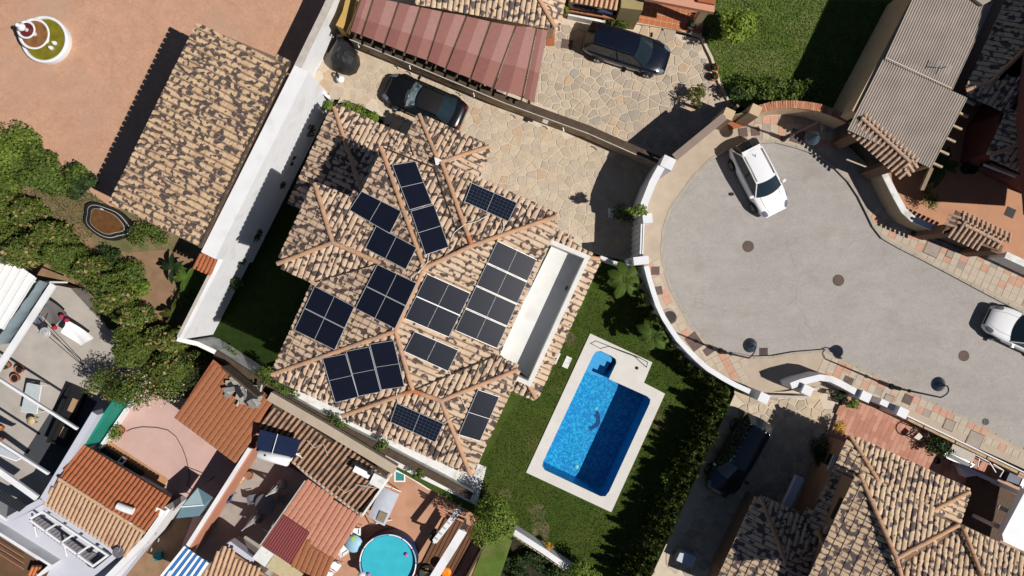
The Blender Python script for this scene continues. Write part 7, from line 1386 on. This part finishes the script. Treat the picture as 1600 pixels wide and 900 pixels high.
# ================================================================ PLANTS
def hedge_row(name, label, path, width, z0, h, m, per_m, size, aspect, seed, dry=0.0, shell=0.6, up=0.5, blob=0.55, droop=0.0):
    "a continuous hedge: uneven clumps along a line"
    t = thing(name, label, 'hedge', path[0]); g = random.Random(seed); blobs = []; L = 0
    for a, b in zip(path, path[1:]):
        n = max(2, int((b-a).length/(width*0.32)*(.55/blob)**1.6)); L += (b-a).length
        for i in range(n):
            p = a.lerp(b, (i+g.random())/n); nn = Vector((-(b-a).y, (b-a).x, 0)).normalized()*g.uniform(-.5, .5)*width*0.62; r = width*g.uniform(.22, .42)*blob/.55
            blobs.append((p.x+nn.x, p.y+nn.y, z0+h*g.uniform(.45, .85), r, r, h*g.uniform(.28, .5)))
    v, val = leaf_cloud(blobs, int(L*per_m), size, aspect, seed=seed, shell=shell, up=up, droop=droop); leaf_object('foliage', v, val, m, t)
    st = MB()
    for a, b in zip(path, path[1:]):
        for i in range(max(2, int((b-a).length/0.9))): p = a.lerp(b, (i+.5)/max(2, int((b-a).length/0.9))); st.tube([Vector((p.x, p.y, z0-.1)), Vector((p.x+.05, p.y, z0+h*.6))], .05, 5, .02)
    obj('stems', st, M['bark'], t)
    if dry:
        v, val = leaf_cloud([b for b in blobs if g.random() < .35], int(L*per_m*dry), size*.8, .8, seed=seed+3, shell=.2, up=.8); leaf_object('dry_leaves', v, val, M['leaf_dry'], t)
    return t
hp = [P(-40, 296, .6), P(20, 352, .6), P(80, 402, .6), P(140, 450, .6), P(200, 505, .6), P(250, 548, .6), P(300, 585, .5)]
hedge_row('conifer_hedge', 'broad yellow green conifer hedge with dry patches beside the planted bank', [Vector((p.x, p.y, -2)) for p in hp], 3.3, -2.0, 3.4, M['leaf_conifer'], 5200, 0.24, .24, 2, dry=.02, droop=.5, blob=.42)
bush('flowering_climber', 'climber with orange and white flowers hanging over the pink patio', 'climber', P(262, 592, -2), 2.0, 1.3, 1.1, M['leaf_mid'], 5200, .13, 16, 33, extra=[('orange_flowers', M['petal_orange'], .07, .09), ('white_flowers', M['petal_white'], .045, .08)], trunk=1.3)
bush('flowering_climber', 'loose orange flowered sprays at the end of the conifer hedge', 'climber', P(196, 592, -2), 1.2, .9, .8, M['leaf_mid'], 2200, .12, 10, 34, extra=[('orange_flowers', M['petal_orange'], .10, .09)], trunk=1.0)
bush('flowering_climber', 'darker flowering bush between the hedge and the red shed', 'climber', P(312, 578, -2), 1.1, .9, .8, M['leaf_dark'], 2200, .12, 9, 35, extra=[('orange_flowers', M['petal_orange'], .03, .08)], trunk=1.4)
for x, y, r, lb, mm, sd_ in ((22, 238, 1.9, 'broad light green bush at the left edge of the pink court', 'leaf_lime', 41), (72, 262, 1.75, 'light green bush in the middle of the court border', 'leaf_mid', 42), (112, 280, 1.35, 'green bush of the court border nearer the carport', 'leaf_mid', 43), (140, 293, 1.0, 'dense dark green bush at the corner of the carport shadow', 'leaf_dark', 44), (10, 285, 1.1, 'small green bush below the broad one at the left edge', 'leaf_lime', 45)):
    bush('border_bush', lb, 'bush', P(x, y, -.82), r, r*.8, r*.5, M[mm], int(2600*r), .17, 12, sd_, group='bushes of the court border', trunk=.2, aspect=.55)
for x, y, r, lb, mm, sd_, ls in ((242, 372, 1.05, 'grey green shrub under the lower edge of the carport', 'leaf_mid', 51, .13), (205, 418, 1.15, 'bed of grey green leafy plants beside the ornamental pond', 'leaf_mid', 52, .16), (178, 396, .8, 'dark shrub shading the side of the ornamental pond', 'leaf_dark', 53, .14), (222, 452, .7, 'low light green plant in the bare soil bed', 'leaf_lime', 54, .15), (300, 470, .8, 'round dark green shrub beside the lower white wall', 'leaf_mid', 55, .12)):
    bush('bank_shrub', lb, 'shrub', P(x, y, -.8), r, r*.85, r*.5, M[mm], int(1500*r), ls, 9, sd_, group='shrubs on the planted bank', trunk=.15)
def banana(x, y, z, r, n, label, seed, m=None, h=.9, cat='plant'):
    at = P(x, y, z); t = thing('broadleaf_plant', label, cat, at, 'broad leaved plants'); g = random.Random(seed); obj('stem', MB().tube([at-UP*.05, at+UP*h], .08, 8, .05), M['leaf_olive'], t)
    for i in range(n):
        a = 2.4*i+g.uniform(-.3, .3); d = Vector((math.cos(a), math.sin(a), 0)); sd_ = Vector((-d.y, d.x, 0)); L = r*g.uniform(.7, 1.1); v = []; fs = []
        for k in range(7):
            u = k/6; w = .17*L*math.sin(math.pi*(u*.9+.07)); p = at+UP*(h+L*(.55*u-.75*u*u))+d*L*u
            v += [p-sd_*w+UP*.04*w, p-UP*w*.25, p+sd_*w+UP*.04*w]
        for k in range(6): fs += [(k*3, k*3+1, k*3+4, k*3+3), (k*3+1, k*3+2, k*3+5, k*3+4)]
        obj('leaf', MB().add(v, fs, True), m or M['leaf_lime'], t)
banana(303, 435, -.8, 1.1, 9, 'banana plant with bright leaves beside the little red canopy', 61); banana(284, 490, -.8, .9, 8, 'broad leaved plant with yellowish leaves at the lower white wall', 62, M['leaf_olive']); banana(282, 420, -.8, .9, 7, 'dark broad leaved plant in the shade by the bare soil', 63, M['leaf_dark'])
# climbers rooted along the white wall in the sunken garden
for i, (x, y) in enumerate(((507, 168), (478, 203), (451, 250), (433, 282), (412, 318), (396, 362), (378, 402), (364, 438))):
    bush('wall_shrub', ['small lime shrub at the top of the sunken garden wall', 'dark wall shrub second from the top of the sunken garden', 'dark wall shrub third from the top of the sunken garden', 'dark wall shrub fourth from the top of the sunken garden', 'dark wall shrub fifth from the top of the sunken garden', 'dark wall shrub sixth from the top of the sunken garden', 'dark wall shrub seventh from the top of the sunken garden', 'lowest dark shrub against the white garden wall'][i], 'shrub', P(x, y, -2)+A3*.55, .45, .45, .5, M['leaf_lime'] if i == 0 else M['leaf_dark'], 420, .14, 6, 70+i, group='shrubs along the sunken garden wall', trunk=.9)
for i, (x, y, r) in enumerate(((553, 185, .55), (575, 190, .55), (590, 196, .4))): bush('garden_shrub', ['lime shrub under the lower roof eaves, first of three', 'lime shrub under the lower roof eaves, middle one', 'lime shrub under the lower roof eaves, smallest one'][i], 'shrub', P(x-4, y-6, -1.2), r, r*.8, .4, M['leaf_lime'], 420, .16, 5, 80+i, group='lime shrubs by the villa', trunk=.5)
bush('climbing_rose', 'loose shrub leaning over the villa gate wall', 'shrub', P(982, 338, -.5), .75, .45, .4, M['leaf_lime'], 520, .15, 7, 90, trunk=3.1, sub=.36)
bush('gate_shrub', 'darker low shrub behind the villa gate wall', 'shrub', P(974, 338, -.5), .7, .6, .5, M['leaf_mid'], 700, .13, 7, 91, trunk=.5)
for i, (x, y, rx) in enumerate(((330, 548, .9), (352, 556, 1.0), (408, 588, 1.1), (432, 600, .8), (455, 612, .7), (528, 657, .8), (598, 692, .6), (660, 735, .5))):
    bush('path_plant', 'green plant number %s along the white side path, counted from the sunken garden' % ['one', 'two', 'three', 'four', 'five', 'six', 'seven', 'eight'][i], 'plant', P(x, y, -.5 if i > 1 else -1.6), rx, rx*.6, .45, M['leaf_mid'], int(900*rx), .13, 7, 100+i, group='plants along the side path', trunk=.2)
# clipped tree and bushes in the south
t = thing('clipped_tree', 'dense round clipped tree at the corner of the lawn', 'tree', P(766, 806, -1.2)); tc = P(770, 815, 1.2); obj('trunk', MB().tube([P(766, 806, -1.5), tc], [.14, .10], 9), M['bark'], t)
v, val = leaf_cloud([(tc.x, tc.y, tc.z, 1.25, 1.25, 1.2)]+lumps(tc, 1.3, 1.3, 1.2, 14, 5, .42), 9000, .12, .5, seed=111, shell=.45, up=.6); leaf_object('crown', v, val, M['leaf_lime'], t)
bush('round_bush', 'bright lime round bush at the lower edge of the lawn', 'bush', P(912, 884, -.52), 1.0, .9, .7, M['leaf_lime'], 3600, .12, 10, 112, trunk=.4)
bush('yellow_shrub', 'small yellow leaved shrub at the white wall by the clipped tree', 'shrub', P(857, 848, -.52), .28, .3, .3, M['petal_yellow'], 260, .10, 4, 113, trunk=.3)
# cypresses: spiky rows
def cypress_row(label, pts, hgt, rad, seed, z=-.5, group=None, n=300, m=None):
    t = thing('cypress_hedge', label, 'hedge', pts[0], group); g = random.Random(seed)
    for i, p in enumerate(pts):
        h = hgt*g.uniform(.8, 1.25); r = rad*g.uniform(.85, 1.15); gg = np.random.default_rng(seed*100+i); k = n
        u = gg.random(k)**.8; a = gg.uniform(0, 6.283, k); rr = r*(1-u)**.75*(.55+.45*gg.random(k))+.02; c = np.stack([p.x+np.cos(a)*rr, p.y+np.sin(a)*rr, z+.1+u*h], 1)
        d = np.stack([np.cos(a)*.55, np.sin(a)*.55, np.full(k, .85)], 1)+gg.normal(size=(k, 3))*.25; d /= np.linalg.norm(d, axis=1)[:, None]; s_ = np.cross(d, gg.normal(size=(k, 3))); s_ /= np.linalg.norm(s_, axis=1)[:, None]; L = (.20+.22*gg.random(k))[:, None]; w = L*.17
        v = np.stack([c-d*L*.4, c+s_*w, c+d*L*.6, c-s_*w], 1).reshape(-1, 3); o_ = leaf_object('cypress', v, gg.random(k), m or M['leaf_cypress'], t)
        obj('stem', MB().tube([Vector((p.x, p.y, z)), Vector((p.x, p.y, z+h*.9))], .05, 5, .015), M['bark'], o_)
    return t
def along(pts, step, jit, seed):
    g = random.Random(seed); out = []
    for a, b in zip(pts, pts[1:]):
        n = max(1, round((b-a).length/step))
        for i in range(n): p = a.lerp(b, (i+.5)/n); out.append(Vector((p.x+g.uniform(-jit, jit), p.y+g.uniform(-jit, jit), p.z)))
    return out
hz = PL([(1124, 612), (1086, 690), (1046, 776), (1000, 872), (980, 920)], -.5)
cypress_row('long cypress hedge between the pool lawn and the shaded drive', along(hz, .38, .10, 1)+along([p-A3*.4 for p in hz], .55, .12, 2), 2.1, .36, 3, n=240)
cw = PL([(1000, 432), (1010, 458), (1022, 482), (1036, 508), (1060, 540), (1085, 565), (1115, 588), (1140, 600)], -.5)
cypress_row('row of dark cypresses inside the curved white garden wall', along([p+Vector((-.55, -.25, 0)) for p in cw], .58, .10, 4), 2.25, .34, 5, n=220)
palm('garden_palm', 'feathery palm nearest the villa gate in the pool garden', P(966, 438, -.5), 1.05, 2.3, 17, M['palm_frond'], 7, 'palms in the pool garden'); palm('garden_palm', 'feathery palm nearer the pool below the curved wall', P(1009, 520, -.5), 1.0, 2.3, 17, M['palm_frond'], 8, 'palms in the pool garden')
bush('lawn_shrub', 'thin light green shrub in the shade of the cypress hedge', 'shrub', P(1040, 745, -.5), .5, .8, .5, M['leaf_lime'], 380, .17, 6, 121, trunk=.6, shell=.8)
# north lawn and driveway
bush('lime_tree', 'bright lime green young tree on the big lawn', 'tree', P(1138, 60, -.4), 1.0, 1.1, .8, M['leaf_bright'], 2600, .19, 12, 131, trunk=1.0, sub=.42)
for i, (x, y, r) in enumerate(((1165, 140, .6), (1195, 148, .7), (1225, 148, .65), (1255, 150, .7), (1150, 150, .5))): bush('wall_plant', ['leafy plant behind the brick coping, below the lime tree', 'leafy plant second along the brick coping', 'leafy plant third along the brick coping', 'leafy plant last along the brick coping near the beige wall', 'dark leafy plant beside the narrow olive gate'][i], 'plant', P(x, y, -.4), r*1.3, r, .5, M['leaf_mid'] if i < 4 else M['leaf_dark'], int(1100*r), .16, 8, 140+i, group='plants behind the brick coping', trunk=.3)
bush('porch_shrub', 'flowering shrub in front of the dark blue car', 'shrub', P(965, 36, -.5), .75, .65, .5, M['leaf_mid'], 1200, .12, 8, 150, extra=[('flowers', M['petal_yellow'], .05, .07)], trunk=.3)
bush('drive_shrub', 'olive green shrub in the shadow of the long gate', 'shrub', P(1083, 158, -.5), .6, .6, .5, M['leaf_olive'], 900, .13, 7, 151, trunk=.4)
bush('corner_shrub', 'lime plant squeezed between the cream roof and the orange bay roof', 'shrub', P(879, 18, -.5), .35, .7, .5, M['leaf_lime'], 500, .13, 6, 152, trunk=.8)
banana(1456, 262, 0, 1.2, 12, 'spiky green plant under the corner of the corrugated roof', 64, M['leaf_mid'], h=.8); bush('yard_shrub', 'grey green shrub in the yard behind the pale coping', 'shrub', P(1440, 312, 0), .5, .7, .4, M['leaf_mid'], 600, .11, 7, 153, trunk=.3, shell=.8)
bush('gold_shrub', 'golden yellow shrub at the corner of the shaded stone drive', 'shrub', P(1305, 666, -.3), .42, .4, .4, M['petal_yellow'], 800, .09, 7, 154, trunk=.3); bush('pillar_plant', 'lime green plant behind the lower white pillars', 'plant', P(1328, 627, -.1), .45, .35, .3, M['leaf_lime'], 420, .13, 5, 155, trunk=.2); bush('pillar_plant', 'dark leafless shrub beside the lime plant at the white pillars', 'plant', P(1306, 615, -.3), .5, .4, .3, M['leaf_dark'], 300, .12, 5, 156, trunk=.3)
bush('fence_shrub', 'dark green shrub in the shade of the tan fence', 'shrub', P(1452, 692, -.1), .8, .6, .5, M['leaf_dark'], 1100, .13, 8, 157, trunk=.2); bush('drive_pot_plant', 'dark bushy plants along the shaded house wall', 'plant', P(1272, 700, -.3), .5, .9, .5, M['leaf_dark'], 900, .13, 7, 158, trunk=.2)

for i, (x, y, r) in enumerate(((838, 868, .9), (800, 872, .8), (868, 888, .8), (812, 895, .7))): bush('shade_plant', ['dark plant in the deep shade below the brown fence, uppermost', 'dark plant in the deep shade beside the clipped tree', 'dark plant in the deep shade near the lime bush', 'dark plant in the deep shade at the lower edge'][i], 'plant', P(x, y, -3.2), r, r*.8, .4, M['leaf_dark'], int(900*r), .16, 8, 170+i, group='dark plants below the fence', trunk=.2)
